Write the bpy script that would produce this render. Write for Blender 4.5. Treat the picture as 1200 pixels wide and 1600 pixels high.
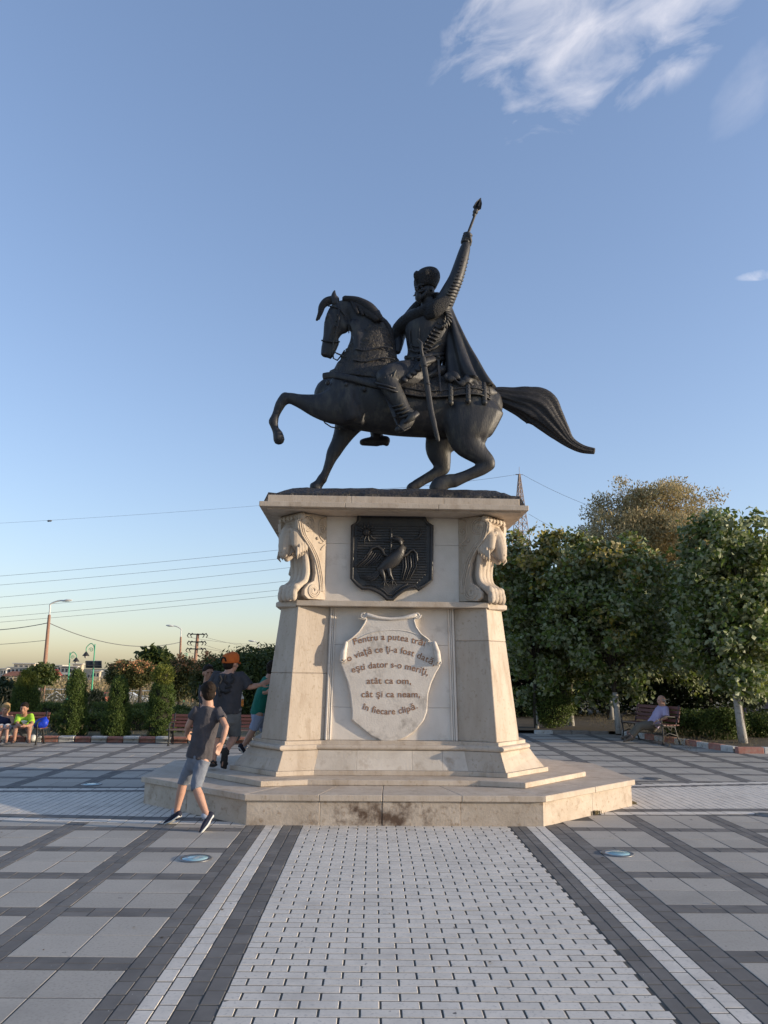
import bpy, math, random
import numpy as np
from mathutils import Vector, Matrix, noise as mnoise

random.seed(7)
rng = np.random.default_rng(7)
PI = math.pi
scene = bpy.context.scene
for o in list(bpy.data.objects):
    bpy.data.objects.remove(o)
COL = scene.collection

# ------------------------------------------------------------------ camera
F_PX, CX, CY, EYE = 1200.0, 600.0, 800.0, 1.6
ROLL = 0.0105
PITCH = math.atan2(249, F_PX)
YAW = math.atan2(13.4, F_PX)
cam = bpy.data.cameras.new('camera')
cam.sensor_fit = 'VERTICAL'
cam.sensor_height = 36.0
cam.lens = 36.0 * F_PX / 1600.0
cam.clip_end = 20000
camo = bpy.data.objects.new('camera', cam)
COL.objects.link(camo)
camo.location = (0, 0, EYE)
camo.rotation_mode = 'QUATERNION'
_R = Matrix.Rotation(-YAW, 3, 'Z') @ Matrix.Rotation(PI / 2 + PITCH, 3, 'X') @ Matrix.Rotation(ROLL, 3, 'Z')
camo.rotation_quaternion = _R.to_quaternion()
scene.camera = camo

# ------------------------------------------------------------------ sun and sky
SUN_AZ, SUN_EL = math.radians(100.0), math.radians(8.0)     # azimuth clockwise from +Y
SUN_DIR = Vector((math.cos(SUN_EL) * math.sin(SUN_AZ), math.cos(SUN_EL) * math.cos(SUN_AZ), math.sin(SUN_EL)))
sun = bpy.data.lights.new('sun', 'SUN')
sun.energy = 2.1
sun.angle = math.radians(0.5)
sun.color = (1.0, 0.84, 0.63)
suno = bpy.data.objects.new('sun', sun)
COL.objects.link(suno)
suno.rotation_mode = 'QUATERNION'
suno.rotation_quaternion = SUN_DIR.to_track_quat('Z', 'Y')
suno.location = (30, 5, 20)

world = bpy.data.worlds.new('World')
scene.world = world
world.use_nodes = True
wn, wl = world.node_tree.nodes, world.node_tree.links
wn.clear()
w_out = wn.new('ShaderNodeOutputWorld')
w_bg = wn.new('ShaderNodeBackground')
w_bg.inputs['Strength'].default_value = 0.15
sky = wn.new('ShaderNodeTexSky')
sky.sky_type = 'NISHITA'
sky.sun_disc = False
sky.sun_elevation = SUN_EL
sky.sun_rotation = SUN_AZ
sky.altitude = 0
sky.air_density = 1.0
sky.dust_density = 0.9
sky.ozone_density = 1.5
w_tc = wn.new('ShaderNodeTexCoord')


def vmath(op, a, b=None):
    n = wn.new('ShaderNodeVectorMath')
    n.operation = op
    for i, v in enumerate((a, b)):
        if v is None:
            continue
        if isinstance(v, bpy.types.NodeSocket):
            wl.new(v, n.inputs[i])
        else:
            n.inputs[i].default_value = v
    return n


def fmath(op, a, b=None, clamp=False):
    n = wn.new('ShaderNodeMath')
    n.operation = op
    n.use_clamp = clamp
    for i, v in enumerate((a, b)):
        if v is None:
            continue
        if isinstance(v, bpy.types.NodeSocket):
            wl.new(v, n.inputs[i])
        else:
            n.inputs[i].default_value = v
    return n.outputs[0]


def cam_ray(px, py):
    a, b = px - CX, py - CY
    c, s = math.cos(ROLL), math.sin(ROLL)
    a, b = a * c + b * s, -a * s + b * c
    u, v = a / F_PX, -b / F_PX
    cp, sp = math.cos(PITCH), math.sin(PITCH)
    d = (u, cp - v * sp, sp + v * cp)
    c, s = math.cos(YAW), math.sin(YAW)
    return Vector((c * d[0] + s * d[1], -s * d[0] + c * d[1], d[2]))


# survey of the photograph: a sight line meets the ground, or a plane at a known distance
def at(px, py, Y):
    d = cam_ray(px, py)
    t = Y / d.y
    return Vector((d.x * t, Y, d.z * t + EYE))


def gr(px, py, z=0.0):
    d = cam_ray(px, py)
    t = (z - EYE) / d.z
    return Vector((d.x * t, d.y * t, z))


# wisps of cloud, each with a direction, streak axis, size and density, mixed into the sky
def cloud(colour_in, px, py, qx, qy, half_u, half_v, seed, density, scale):
    C = cam_ray(px, py).normalized()
    Q = cam_ray(qx, qy).normalized()
    U = (Q - C * Q.dot(C)).normalized()
    V = C.cross(U).normalized()
    g = w_tc.outputs['Generated']
    du = vmath('DOT_PRODUCT', g, tuple(U)).outputs['Value']
    dv = vmath('DOT_PRODUCT', g, tuple(V)).outputs['Value']
    dc = vmath('DOT_PRODUCT', g, tuple(C)).outputs['Value']
    dc = fmath('MAXIMUM', dc, 0.05)
    u = fmath('DIVIDE', du, dc)
    v = fmath('DIVIDE', dv, dc)
    comb = wn.new('ShaderNodeCombineXYZ')
    wl.new(u, comb.inputs[0]); wl.new(fmath('MULTIPLY', v, 1.9), comb.inputs[1])
    comb.inputs[2].default_value = seed
    nz = wn.new('ShaderNodeTexNoise')
    nz.inputs['Scale'].default_value = scale
    nz.inputs['Detail'].default_value = 9
    nz.inputs['Roughness'].default_value = 0.56
    nz.inputs['Distortion'].default_value = 0.5
    wl.new(comb.outputs[0], nz.inputs['Vector'])
    nb = wn.new('ShaderNodeTexNoise')
    nb.inputs['Scale'].default_value = scale * 0.33
    nb.inputs['Detail'].default_value = 2
    wl.new(comb.outputs[0], nb.inputs['Vector'])
    eu = fmath('DIVIDE', u, half_u)
    ev = fmath('DIVIDE', v, half_v)
    r2 = fmath('ADD', fmath('MULTIPLY', eu, eu), fmath('MULTIPLY', ev, ev))
    fall = fmath('SUBTRACT', 1.0, r2, clamp=True)
    front = fmath('GREATER_THAN', vmath('DOT_PRODUCT', g, tuple(C)).outputs['Value'], 0.2)
    body = fmath('ADD', fmath('MULTIPLY', nz.outputs['Fac'], 1.7), fmath('MULTIPLY', nb.outputs['Fac'], 0.9))
    d = fmath('SUBTRACT', fmath('ADD', body, fmath('MULTIPLY', fmath('POWER', fall, 0.6), 0.55)), 1.50)
    d = fmath('MULTIPLY', fmath('MULTIPLY', d, density, clamp=True), front)
    d = fmath('MULTIPLY', d, fmath('MULTIPLY', fall, 3.0, clamp=True))
    mix = wn.new('ShaderNodeMix')
    mix.data_type = 'RGBA'
    wl.new(d, mix.inputs[0])
    wl.new(colour_in, mix.inputs[6])
    mix.inputs[7].default_value = CLOUD_RGB
    return mix.outputs[2]


SKY_GAMMA = 0.76          # the camera's tone curve flattens the sky
SKY_TINT = (0.76, 0.79, 0.97, 1)
CLOUD_RGB = (3.2, 3.0, 2.95, 1)
sky_gm = wn.new('ShaderNodeGamma')
sky_gm.inputs[1].default_value = SKY_GAMMA
wl.new(sky.outputs[0], sky_gm.inputs[0])
sky_tint = wn.new('ShaderNodeMix'); sky_tint.data_type = 'RGBA'; sky_tint.blend_type = 'MULTIPLY'
sky_tint.inputs[0].default_value = 1.0
wl.new(sky_gm.outputs[0], sky_tint.inputs[6])
sky_tint.inputs[7].default_value = SKY_TINT
col = sky_tint.outputs[2]
col = cloud(col, 928, 22, 1023, -38, 0.205, 0.118, 3.7, 0.85, 10.0)
col = cloud(col, 1195, 120, 1240, 70, 0.08, 0.035, 8.1, 0.2, 9.0)
col = cloud(col, 1198, 428, 1250, 421, 0.035, 0.007, 5.3, 0.45, 30.0)
wl.new(col, w_bg.inputs['Color'])
wl.new(w_bg.outputs[0], w_out.inputs[0])

scene.view_settings.view_transform = 'Standard'
scene.view_settings.look = 'None'
scene.view_settings.exposure = 1.5
scene.view_settings.gamma = 1.0
scene.view_settings.use_curve_mapping = False
scene.render.engine = 'CYCLES'
scene.cycles.max_bounces = 6
scene.cycles.transparent_max_bounces = 8

# ------------------------------------------------------------------ materials
def mat(name, c1, c2=None, scale=6.0, rough=0.7, bump=0.0, bump_scale=60.0, metallic=0.0, spec=0.4, stain=None,
        stain_scale=2.0, stain_lo=0.55, stain_hi=0.75, rnd=0.0, transl=0.0, back=None, detail=5.0, stretch=None,
        emit=None, alpha=None, rnd_col=None, bump_dist=0.01, world_co=False, spots=None, patch=None):
    m = bpy.data.materials.new(name)
    m.use_nodes = True
    n, l = m.node_tree.nodes, m.node_tree.links
    b = n['Principled BSDF']
    out = n['Material Output']
    tc = n.new('ShaderNodeTexCoord')
    co = tc.outputs['Object']
    if world_co:
        co = n.new('ShaderNodeNewGeometry').outputs['Position']
    co0 = co
    if stretch:
        mp = n.new('ShaderNodeMapping')
        mp.inputs['Scale'].default_value = stretch
        l.new(co, mp.inputs[0])
        co = mp.outputs[0]
    col = None
    if c2 is not None:
        nz = n.new('ShaderNodeTexNoise')
        nz.inputs['Scale'].default_value = scale
        nz.inputs['Detail'].default_value = detail
        nz.inputs['Roughness'].default_value = 0.6
        l.new(co, nz.inputs['Vector'])
        rp = n.new('ShaderNodeValToRGB')
        rp.color_ramp.elements[0].position = 0.32
        rp.color_ramp.elements[1].position = 0.68
        rp.color_ramp.elements[0].color = (*c1, 1)
        rp.color_ramp.elements[1].color = (*c2, 1)
        l.new(nz.outputs['Fac'], rp.inputs[0])
        col = rp.outputs[0]
    else:
        rgb = n.new('ShaderNodeRGB')
        rgb.outputs[0].default_value = (*c1, 1)
        col = rgb.outputs[0]
    if stain:
        ns = n.new('ShaderNodeTexNoise')
        ns.inputs['Scale'].default_value = stain_scale
        ns.inputs['Detail'].default_value = 8
        ns.inputs['Roughness'].default_value = 0.65
        l.new(co, ns.inputs['Vector'])
        mr = n.new('ShaderNodeMapRange')
        mr.inputs['From Min'].default_value = stain_lo
        mr.inputs['From Max'].default_value = stain_hi
        l.new(ns.outputs['Fac'], mr.inputs['Value'])
        mx = n.new('ShaderNodeMix'); mx.data_type = 'RGBA'
        l.new(mr.outputs[0], mx.inputs[0]); l.new(col, mx.inputs[6]); mx.inputs[7].default_value = (*stain, 1)
        col = mx.outputs[2]
    for sp in (spots or []):
        # small marks: (colour, noise scale, threshold low, high)
        ns = n.new('ShaderNodeTexNoise')
        ns.inputs['Scale'].default_value = sp[1]
        ns.inputs['Detail'].default_value = 3
        l.new(co0, ns.inputs['Vector'])
        mr = n.new('ShaderNodeMapRange')
        mr.inputs['From Min'].default_value = sp[2]
        mr.inputs['From Max'].default_value = sp[3]
        l.new(ns.outputs['Fac'], mr.inputs['Value'])
        mx = n.new('ShaderNodeMix'); mx.data_type = 'RGBA'
        l.new(mr.outputs[0], mx.inputs[0]); l.new(col, mx.inputs[6]); mx.inputs[7].default_value = (*sp[0], 1)
        col = mx.outputs[2]
    if patch:
        # a patch of ingrained dirt round one place: (colour, centre, half sizes)
        mp = n.new('ShaderNodeMapping'); mp.vector_type = 'TEXTURE'
        mp.inputs['Location'].default_value = patch[1]
        mp.inputs['Scale'].default_value = patch[2]
        l.new(co0, mp.inputs[0])
        ln = n.new('ShaderNodeVectorMath'); ln.operation = 'LENGTH'
        l.new(mp.outputs[0], ln.inputs[0])
        fo = n.new('ShaderNodeMapRange')
        fo.inputs['From Min'].default_value = 1.0; fo.inputs['From Max'].default_value = 0.0
        l.new(ln.outputs['Value'], fo.inputs['Value'])
        ns = n.new('ShaderNodeTexNoise')
        ns.inputs['Scale'].default_value = 9; ns.inputs['Detail'].default_value = 8; ns.inputs['Roughness'].default_value = 0.65
        l.new(co0, ns.inputs['Vector'])
        ad = n.new('ShaderNodeMath'); ad.operation = 'MULTIPLY_ADD'
        l.new(fo.outputs[0], ad.inputs[0]); ad.inputs[1].default_value = 0.42; l.new(ns.outputs['Fac'], ad.inputs[2])
        mr = n.new('ShaderNodeMapRange')
        mr.inputs['From Min'].default_value = 0.66; mr.inputs['From Max'].default_value = 0.92
        l.new(ad.outputs[0], mr.inputs['Value'])
        mx = n.new('ShaderNodeMix'); mx.data_type = 'RGBA'
        l.new(mr.outputs[0], mx.inputs[0]); l.new(col, mx.inputs[6]); mx.inputs[7].default_value = (*patch[0], 1)
        col = mx.outputs[2]
    if rnd or rnd_col:
        oi = n.new('ShaderNodeObjectInfo')
        ge = n.new('ShaderNodeNewGeometry')
        ad = n.new('ShaderNodeMath'); ad.operation = 'ADD'
        l.new(oi.outputs['Random'], ad.inputs[0]); l.new(ge.outputs['Random Per Island'], ad.inputs[1])
        fr = n.new('ShaderNodeMath'); fr.operation = 'FRACT'
        l.new(ad.outputs[0], fr.inputs[0])
        if rnd:
            mr = n.new('ShaderNodeMapRange')
            mr.inputs['To Min'].default_value = 1 - rnd
            mr.inputs['To Max'].default_value = 1 + rnd
            l.new(fr.outputs[0], mr.inputs['Value'])
            mx = n.new('ShaderNodeMix'); mx.data_type = 'RGBA'; mx.blend_type = 'MULTIPLY'
            mx.inputs[0].default_value = 1
            l.new(col, mx.inputs[6]); l.new(mr.outputs[0], mx.inputs[7])
            col = mx.outputs[2]
        if rnd_col:
            rp = n.new('ShaderNodeValToRGB')
            els = rp.color_ramp.elements
            k = len(rnd_col)
            els[0].position = 0; els[0].color = (*rnd_col[0], 1)
            els[1].position = 1; els[1].color = (*rnd_col[-1], 1)
            for i in range(1, k - 1):
                e = els.new(i / (k - 1)); e.color = (*rnd_col[i], 1)
            l.new(fr.outputs[0], rp.inputs[0])
            col = rp.outputs[0]
    if back is not None:
        ge2 = n.new('ShaderNodeNewGeometry')
        mx = n.new('ShaderNodeMix'); mx.data_type = 'RGBA'
        l.new(ge2.outputs['Backfacing'], mx.inputs[0]); l.new(col, mx.inputs[6]); mx.inputs[7].default_value = (*back, 1)
        col = mx.outputs[2]
    l.new(col, b.inputs['Base Color'])
    b.inputs['Roughness'].default_value = rough
    b.inputs['Metallic'].default_value = metallic
    b.inputs['Specular IOR Level'].default_value = spec
    if emit:
        b.inputs['Emission Color'].default_value = (*emit, 1)
        b.inputs['Emission Strength'].default_value = 1
    if alpha is not None:
        b.inputs['Transmission Weight'].default_value = alpha
    if bump:
        nb = n.new('ShaderNodeTexNoise')
        nb.inputs['Scale'].default_value = bump_scale
        nb.inputs['Detail'].default_value = 6
        l.new(co, nb.inputs['Vector'])
        bp = n.new('ShaderNodeBump')
        bp.inputs['Strength'].default_value = bump
        bp.inputs['Distance'].default_value = bump_dist
        l.new(nb.outputs['Fac'], bp.inputs['Height'])
        l.new(bp.outputs[0], b.inputs['Normal'])
    if transl:
        tr = n.new('ShaderNodeBsdfTranslucent')
        l.new(col, tr.inputs['Color'])
        ms = n.new('ShaderNodeMixShader')
        ms.inputs[0].default_value = transl
        l.new(b.outputs[0], ms.inputs[1]); l.new(tr.outputs[0], ms.inputs[2])
        l.new(ms.outputs[0], out.inputs['Surface'])
    return m


M = {}
M['stone'] = mat('travertine', (0.53, 0.45, 0.365), (0.43, 0.35, 0.27), 3.0, 0.7, 0.25, 45, stain=(0.30, 0.22, 0.15), stain_scale=3.4, stain_lo=0.53, stain_hi=0.80, rnd=0.06, stretch=(1.6, 1.6, .45), spots=[((0.36, 0.28, 0.20), 28, 0.58, 0.78)])
M['stone_pale'] = mat('pale_limestone', (0.70, 0.63, 0.55), (0.62, 0.55, 0.47), 4.0, 0.7, 0.2, 60, stain=(0.40, 0.32, 0.25), stain_scale=3.2, stain_lo=0.58, stain_hi=0.8, rnd=0.03)
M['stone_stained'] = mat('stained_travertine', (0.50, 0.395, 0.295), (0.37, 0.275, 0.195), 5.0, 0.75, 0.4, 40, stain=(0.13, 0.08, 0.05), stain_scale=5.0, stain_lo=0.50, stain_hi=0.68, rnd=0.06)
M['stone_base'] = mat('plinth_travertine', (0.53, 0.45, 0.365), (0.40, 0.325, 0.25), 4.0, 0.75, 0.35, 40, stain=(0.26, 0.19, 0.13), stain_scale=4.5, stain_lo=0.52, stain_hi=0.78, rnd=0.06, patch=((0.10, 0.062, 0.04), (-0.12, -2.2, 0.08), (1.0, 1.0, 0.26)), spots=[((0.30, 0.22, 0.15), 20, 0.58, 0.76)])
M['stone_skirt'] = mat('skirt_limestone', (0.60, 0.535, 0.455), (0.50, 0.435, 0.36), 5.0, 0.72, 0.3, 45, stain=(0.33, 0.25, 0.18), stain_scale=4.2, stain_lo=0.55, stain_hi=0.75, rnd=0.08)
M['plaque_stone'] = mat('weathered_plaque_stone', (0.66, 0.60, 0.53), (0.58, 0.52, 0.455), 5.0, 0.75, 0.3, 50, stain=(0.32, 0.28, 0.24), stain_scale=4.5, stain_lo=0.52, stain_hi=0.72)
M['letter'] = mat('brown_lettering', (0.23, 0.105, 0.045), (0.30, 0.16, 0.08), 25, 0.6)
M['bronze'] = mat('dark_bronze', (0.017, 0.018, 0.023), (0.031, 0.030, 0.031), 5.0, 0.5, 0.35, 55, metallic=0.0, spec=0.38, stain=(0.085, 0.080, 0.064), stain_scale=8, stain_lo=0.50, stain_hi=0.8, stretch=(1, 1, 0.35))
M['bronze_fold'] = mat('dark_bronze_textured', (0.022, 0.022, 0.026), (0.056, 0.048, 0.038), 9.0, 0.5, 0.9, 26, metallic=0.0, spec=0.3, bump_dist=0.03)
M['bronze_fur'] = mat('dark_bronze_fur', (0.014, 0.014, 0.017), (0.032, 0.03, 0.028), 30, 0.6, 1.0, 75, metallic=0.0, spec=0.3, bump_dist=0.04)
M['bronze_hair'] = mat('dark_bronze_hair', (0.014, 0.014, 0.017), (0.034, 0.03, 0.028), 14, 0.5, 0.35, 16, metallic=0.0, spec=0.3, bump_dist=0.05, stretch=(1, 1, 5))
M['bronze_relief'] = mat('dark_bronze_relief', (0.026, 0.026, 0.028), (0.042, 0.038, 0.035), 6.0, 0.4, 0.4, 60, spec=0.4)
M['joint'] = mat('joint_sand', (0.05, 0.048, 0.043), (0.10, 0.094, 0.082), 5, 0.9)
M['paver_white'] = mat('white_paver', (0.68, 0.62, 0.54), (0.59, 0.54, 0.47), 7, 0.8, 0.25, 220, rnd=0.05, stain=(0.40, 0.365, 0.325), stain_scale=1.6, world_co=True, spots=[((0.16, 0.15, 0.14), 16, 0.715, 0.74), ((0.44, 0.41, 0.37), 45, 0.55, 0.75)], stain_lo=0.52, stain_hi=0.85, bump_dist=0.002)
M['paver_dark'] = mat('dark_paver', (0.125, 0.115, 0.105), (0.175, 0.162, 0.148), 4, 0.8, 0.3, 200, rnd=0.14, world_co=True, stain=(0.24, 0.225, 0.205), stain_scale=2.1, stain_lo=0.55, stain_hi=0.85, spots=[((0.42, 0.40, 0.37), 30, 0.735, 0.75)], bump_dist=0.002)
M['slab'] = mat('grey_slab', (0.425, 0.385, 0.33), (0.365, 0.332, 0.285), 1.2, 0.75, 0.2, 250, rnd=0.07, world_co=True, spots=[((0.13, 0.12, 0.11), 11, 0.725, 0.745), ((0.30, 0.272, 0.235), 60, 0.5, 0.75)], stain=(0.25, 0.228, 0.195), stain_scale=0.9, stain_lo=0.54, stain_hi=0.85, bump_dist=0.002)
M['earth'] = mat('dry_grass_ground', (0.16, 0.125, 0.07), (0.09, 0.085, 0.04), 1.2, 0.95, 0.5, 20, stain=(0.22, 0.18, 0.11), stain_scale=0.3, stain_lo=0.5, stain_hi=0.7)
M['soil'] = mat('dark_bed_soil', (0.06, 0.048, 0.034), (0.10, 0.08, 0.055), 6, 0.95, 0.5, 30)
M['asphalt'] = mat('asphalt', (0.05, 0.05, 0.05), (0.065, 0.063, 0.06), 4, 0.9)
M['kerb_white'] = mat('white_kerb_paint', (0.55, 0.54, 0.51), (0.42, 0.41, 0.38), 9, 0.8, 0.3, 60, stain=(0.20, 0.17, 0.14), stain_scale=7, stain_lo=0.58, stain_hi=0.75, rnd=0.06)
M['kerb_red'] = mat('red_kerb_paint', (0.30, 0.11, 0.08), (0.36, 0.20, 0.16), 9, 0.8, 0.3, 60, stain=(0.25, 0.2, 0.17), stain_scale=7, stain_lo=0.56, stain_hi=0.75, rnd=0.1)
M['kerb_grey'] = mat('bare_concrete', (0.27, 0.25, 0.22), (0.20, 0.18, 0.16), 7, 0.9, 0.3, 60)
M['bark'] = mat('bark', (0.075, 0.06, 0.045), (0.04, 0.033, 0.026), 14, 0.9, 0.8, 30, stretch=(1, 1, 0.3))
M['lime_wash'] = mat('white_washed_bark', (0.50, 0.49, 0.46), (0.36, 0.34, 0.31), 12, 0.9, 0.7, 30, stain=(0.14, 0.12, 0.10), stain_scale=14, stain_lo=0.58, stain_hi=0.72)
M['leaf_lime'] = mat('lime_leaf', (0.05, 0.07, 0.02), rough=0.5, spec=0.35, transl=0.3, back=(0.28, 0.31, 0.17),
                     rnd_col=[(0.062, 0.10, 0.020), (0.105, 0.155, 0.028), (0.145, 0.19, 0.036), (0.20, 0.22, 0.05)])
M['leaf_gold'] = mat('sunlit_gold_leaf', (0.2, 0.15, 0.03), rough=0.5, spec=0.35, transl=0.35, back=(0.36, 0.30, 0.13), rnd_col=[(0.14, 0.16, 0.03), (0.30, 0.25, 0.045), (0.40, 0.30, 0.05), (0.20, 0.20, 0.04)])  # low golden sunlight painted into the leaf colour
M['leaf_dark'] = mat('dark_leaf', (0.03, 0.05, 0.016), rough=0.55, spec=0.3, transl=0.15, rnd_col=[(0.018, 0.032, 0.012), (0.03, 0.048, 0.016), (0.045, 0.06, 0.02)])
M['leaf_walnut'] = mat('broad_leaf', (0.05, 0.08, 0.02), rough=0.5, spec=0.35, transl=0.3, rnd_col=[(0.03, 0.055, 0.014), (0.06, 0.085, 0.02), (0.10, 0.115, 0.03)])
M['leaf_poplar'] = mat('dry_tipped_leaf', (0.12, 0.11, 0.05), rough=0.6, spec=0.3, transl=0.3, rnd_col=[(0.22, 0.21, 0.10), (0.42, 0.34, 0.18), (0.52, 0.39, 0.20), (0.30, 0.28, 0.14)])
M['leaf_mimosa'] = mat('feathery_leaf', (0.06, 0.07, 0.02), rough=0.6, spec=0.3, transl=0.3, rnd_col=[(0.05, 0.068, 0.02), (0.085, 0.095, 0.028), (0.12, 0.105, 0.035)])
M['blossom'] = mat('orange_blossom', (0.42, 0.17, 0.10), rough=0.7, transl=0.3, rnd_col=[(0.46, 0.22, 0.10), (0.58, 0.32, 0.16), (0.50, 0.25, 0.11)])
M['thuja'] = mat('thuja_green', (0.05, 0.08, 0.02), rough=0.6, spec=0.3, transl=0.2, rnd_col=[(0.045, 0.075, 0.017), (0.08, 0.12, 0.025), (0.11, 0.155, 0.032)])
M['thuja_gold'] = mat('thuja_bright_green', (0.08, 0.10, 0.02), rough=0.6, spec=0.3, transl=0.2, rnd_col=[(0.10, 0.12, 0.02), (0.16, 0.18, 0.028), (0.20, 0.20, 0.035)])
M['hedge'] = mat('hedge_green', (0.04, 0.065, 0.018), rough=0.6, spec=0.3, transl=0.15, rnd_col=[(0.055, 0.08, 0.018), (0.09, 0.13, 0.026), (0.13, 0.165, 0.034)])
M['scrub'] = mat('dry_scrub', (0.15, 0.12, 0.06), rough=0.8, transl=0.2, rnd_col=[(0.17, 0.16, 0.075), (0.34, 0.25, 0.13), (0.42, 0.31, 0.18), (0.15, 0.15, 0.06)])
M['drygrass'] = mat('dry_grass', (0.2, 0.16, 0.08), rough=0.8, transl=0.2, rnd_col=[(0.16, 0.13, 0.06), (0.24, 0.19, 0.10), (0.11, 0.11, 0.045)])
M['leaf_litter'] = mat('dry_fallen_leaf', (0.10, 0.07, 0.04), rough=0.8, rnd_col=[(0.05, 0.04, 0.028), (0.13, 0.085, 0.045), (0.20, 0.15, 0.09), (0.06, 0.05, 0.035)])
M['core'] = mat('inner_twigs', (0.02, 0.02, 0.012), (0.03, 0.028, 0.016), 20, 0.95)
M['iron'] = mat('black_iron', (0.02, 0.02, 0.021), (0.03, 0.028, 0.027), 12, 0.5, 0.2, 60, spec=0.4)
M['slat'] = mat('red_brown_slat', (0.15, 0.055, 0.042), (0.11, 0.042, 0.033), 6, 0.55, 0.3, 40, stretch=(0.15, 1, 1), rnd=0.12)
M['slat_worn'] = mat('worn_grey_slat', (0.20, 0.15, 0.12), (0.15, 0.11, 0.085), 6, 0.6, 0.3, 40, stretch=(0.15, 1, 1), rnd=0.12)
M['skin'] = mat('skin', (0.46, 0.265, 0.19), (0.42, 0.235, 0.165), 9, 0.55, spec=0.35)
M['skin_tan'] = mat('tanned_skin', (0.36, 0.19, 0.125), (0.32, 0.165, 0.105), 9, 0.55, spec=0.35)
M['hair'] = mat('dark_hair', (0.012, 0.008, 0.006), (0.026, 0.018, 0.013), 60, 0.7, 0.8, 90, spec=0.12, stretch=(1, 1, 0.2))
M['hair_fair'] = mat('fair_hair', (0.36, 0.24, 0.10), (0.27, 0.17, 0.07), 40, 0.6, 0.8, 70, stretch=(1, 1, 0.2))
M['hair_grey'] = mat('grey_hair', (0.34, 0.32, 0.30), (0.25, 0.23, 0.22), 40, 0.6, 0.8, 70)
M['tee_charcoal'] = mat('charcoal_cotton', (0.055, 0.05, 0.056), (0.075, 0.068, 0.073), 12, 0.9, 0.5, 14, bump_dist=0.03)
M['tee_dark'] = mat('dark_grey_cotton', (0.035, 0.036, 0.042), (0.05, 0.05, 0.058), 10, 0.9, 0.6, 12, bump_dist=0.03)
M['print'] = mat('black_shirt_print', (0.012, 0.012, 0.014), (0.02, 0.02, 0.022), 10, 0.8)
M['denim'] = mat('grey_denim', (0.20, 0.22, 0.26), (0.13, 0.145, 0.18), 8, 0.9, 0.5, 16, bump_dist=0.02)
M['shorts_grey'] = mat('grey_cotton_shorts', (0.15, 0.16, 0.165), (0.115, 0.12, 0.125), 8, 0.9, 0.5, 14, bump_dist=0.02)
M['shorts_blue'] = mat('pale_blue_shorts', (0.30, 0.34, 0.45), (0.25, 0.29, 0.39), 8, 0.9, 0.4, 14, bump_dist=0.02)
M['tee_green'] = mat('teal_green_shirt', (0.01, 0.16, 0.115), (0.008, 0.12, 0.085), 8, 0.9, 0.5, 12, bump_dist=0.02)
M['tee_lime'] = mat('lime_green_shirt', (0.36, 0.60, 0.05), (0.30, 0.52, 0.04), 8, 0.9, 0.4, 14, bump_dist=0.02)
M['white_print'] = mat('white_print', (0.7, 0.72, 0.66), rough=0.8)
M['navy'] = mat('navy_cotton', (0.018, 0.022, 0.055), (0.026, 0.03, 0.07), 10, 0.9, 0.4, 14, bump_dist=0.02)
M['pale_trouser'] = mat('pale_cotton', (0.42, 0.42, 0.44), (0.35, 0.35, 0.37), 8, 0.9)
M['lilac'] = mat('lilac_shirt', (0.42, 0.37, 0.52), (0.35, 0.30, 0.44), 10, 0.9, 0.5, 14, bump_dist=0.02)
M['khaki'] = mat('khaki_trousers', (0.16, 0.135, 0.10), (0.12, 0.10, 0.075), 8, 0.9, 0.5, 12, bump_dist=0.02)
M['orange_cap'] = mat('orange_cap', (0.55, 0.13, 0.02), (0.46, 0.10, 0.016), 12, 0.85)
M['shoe'] = mat('navy_canvas', (0.012, 0.014, 0.03), (0.02, 0.022, 0.04), 20, 0.8)
M['rubber'] = mat('white_rubber', (0.62, 0.62, 0.60), rough=0.6)
M['sandal'] = mat('black_sandal', (0.016, 0.015, 0.015), (0.03, 0.028, 0.027), 15, 0.65)
M['sock'] = mat('grey_sock', (0.35, 0.37, 0.43), rough=0.9)
M['brown_shoe'] = mat('tan_leather', (0.13, 0.10, 0.075), (0.10, 0.075, 0.055), 10, 0.6)
M['blue_bag'] = mat('bright_blue_bag', (0.01, 0.05, 0.52), (0.01, 0.04, 0.42), 6, 0.5, 0.7, 9, bump_dist=0.03)
M['ball'] = mat('white_ball', (0.62, 0.62, 0.58), (0.5, 0.5, 0.46), 8, 0.5)
M['concrete_pole'] = mat('weathered_pole', (0.33, 0.19, 0.13), (0.26, 0.145, 0.10), 3, 0.85, 0.3, 30, stretch=(1, 1, 0.1))
M['white_metal'] = mat('white_metal', (0.62, 0.62, 0.60), (0.55, 0.55, 0.53), 5, 0.5)
M['green_metal'] = mat('green_metal', (0.05, 0.36, 0.20), (0.04, 0.30, 0.165), 6, 0.5)
M['lamp_glass'] = mat('frosted_lamp_glass', (0.45, 0.45, 0.43), rough=0.3)
M['solar'] = mat('solar_cells', (0.045, 0.055, 0.075), (0.06, 0.07, 0.09), 4, 0.25)
M['wire'] = mat('cable', (0.11, 0.11, 0.115), rough=0.6)
M['mast'] = mat('mast_steel', (0.22, 0.17, 0.15), (0.30, 0.22, 0.18), 0.5, 0.6)
M['glass_lamp'] = mat('blue_lamp_glass', (0.24, 0.42, 0.48), (0.33, 0.50, 0.54), 12, 0.12, spec=0.8)
M['steel'] = mat('dull_steel', (0.25, 0.25, 0.25), (0.18, 0.18, 0.18), 20, 0.4, metallic=0.7)
M['bld_white'] = mat('white_render_wall', (0.56, 0.53, 0.48), (0.50, 0.47, 0.42), 0.2, 0.85)
M['bld_cream'] = mat('cream_render_wall', (0.55, 0.46, 0.34), (0.48, 0.40, 0.30), 0.2, 0.85)
M['bld_grey'] = mat('grey_render_wall', (0.24, 0.235, 0.24), (0.20, 0.20, 0.205), 0.2, 0.85)
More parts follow.
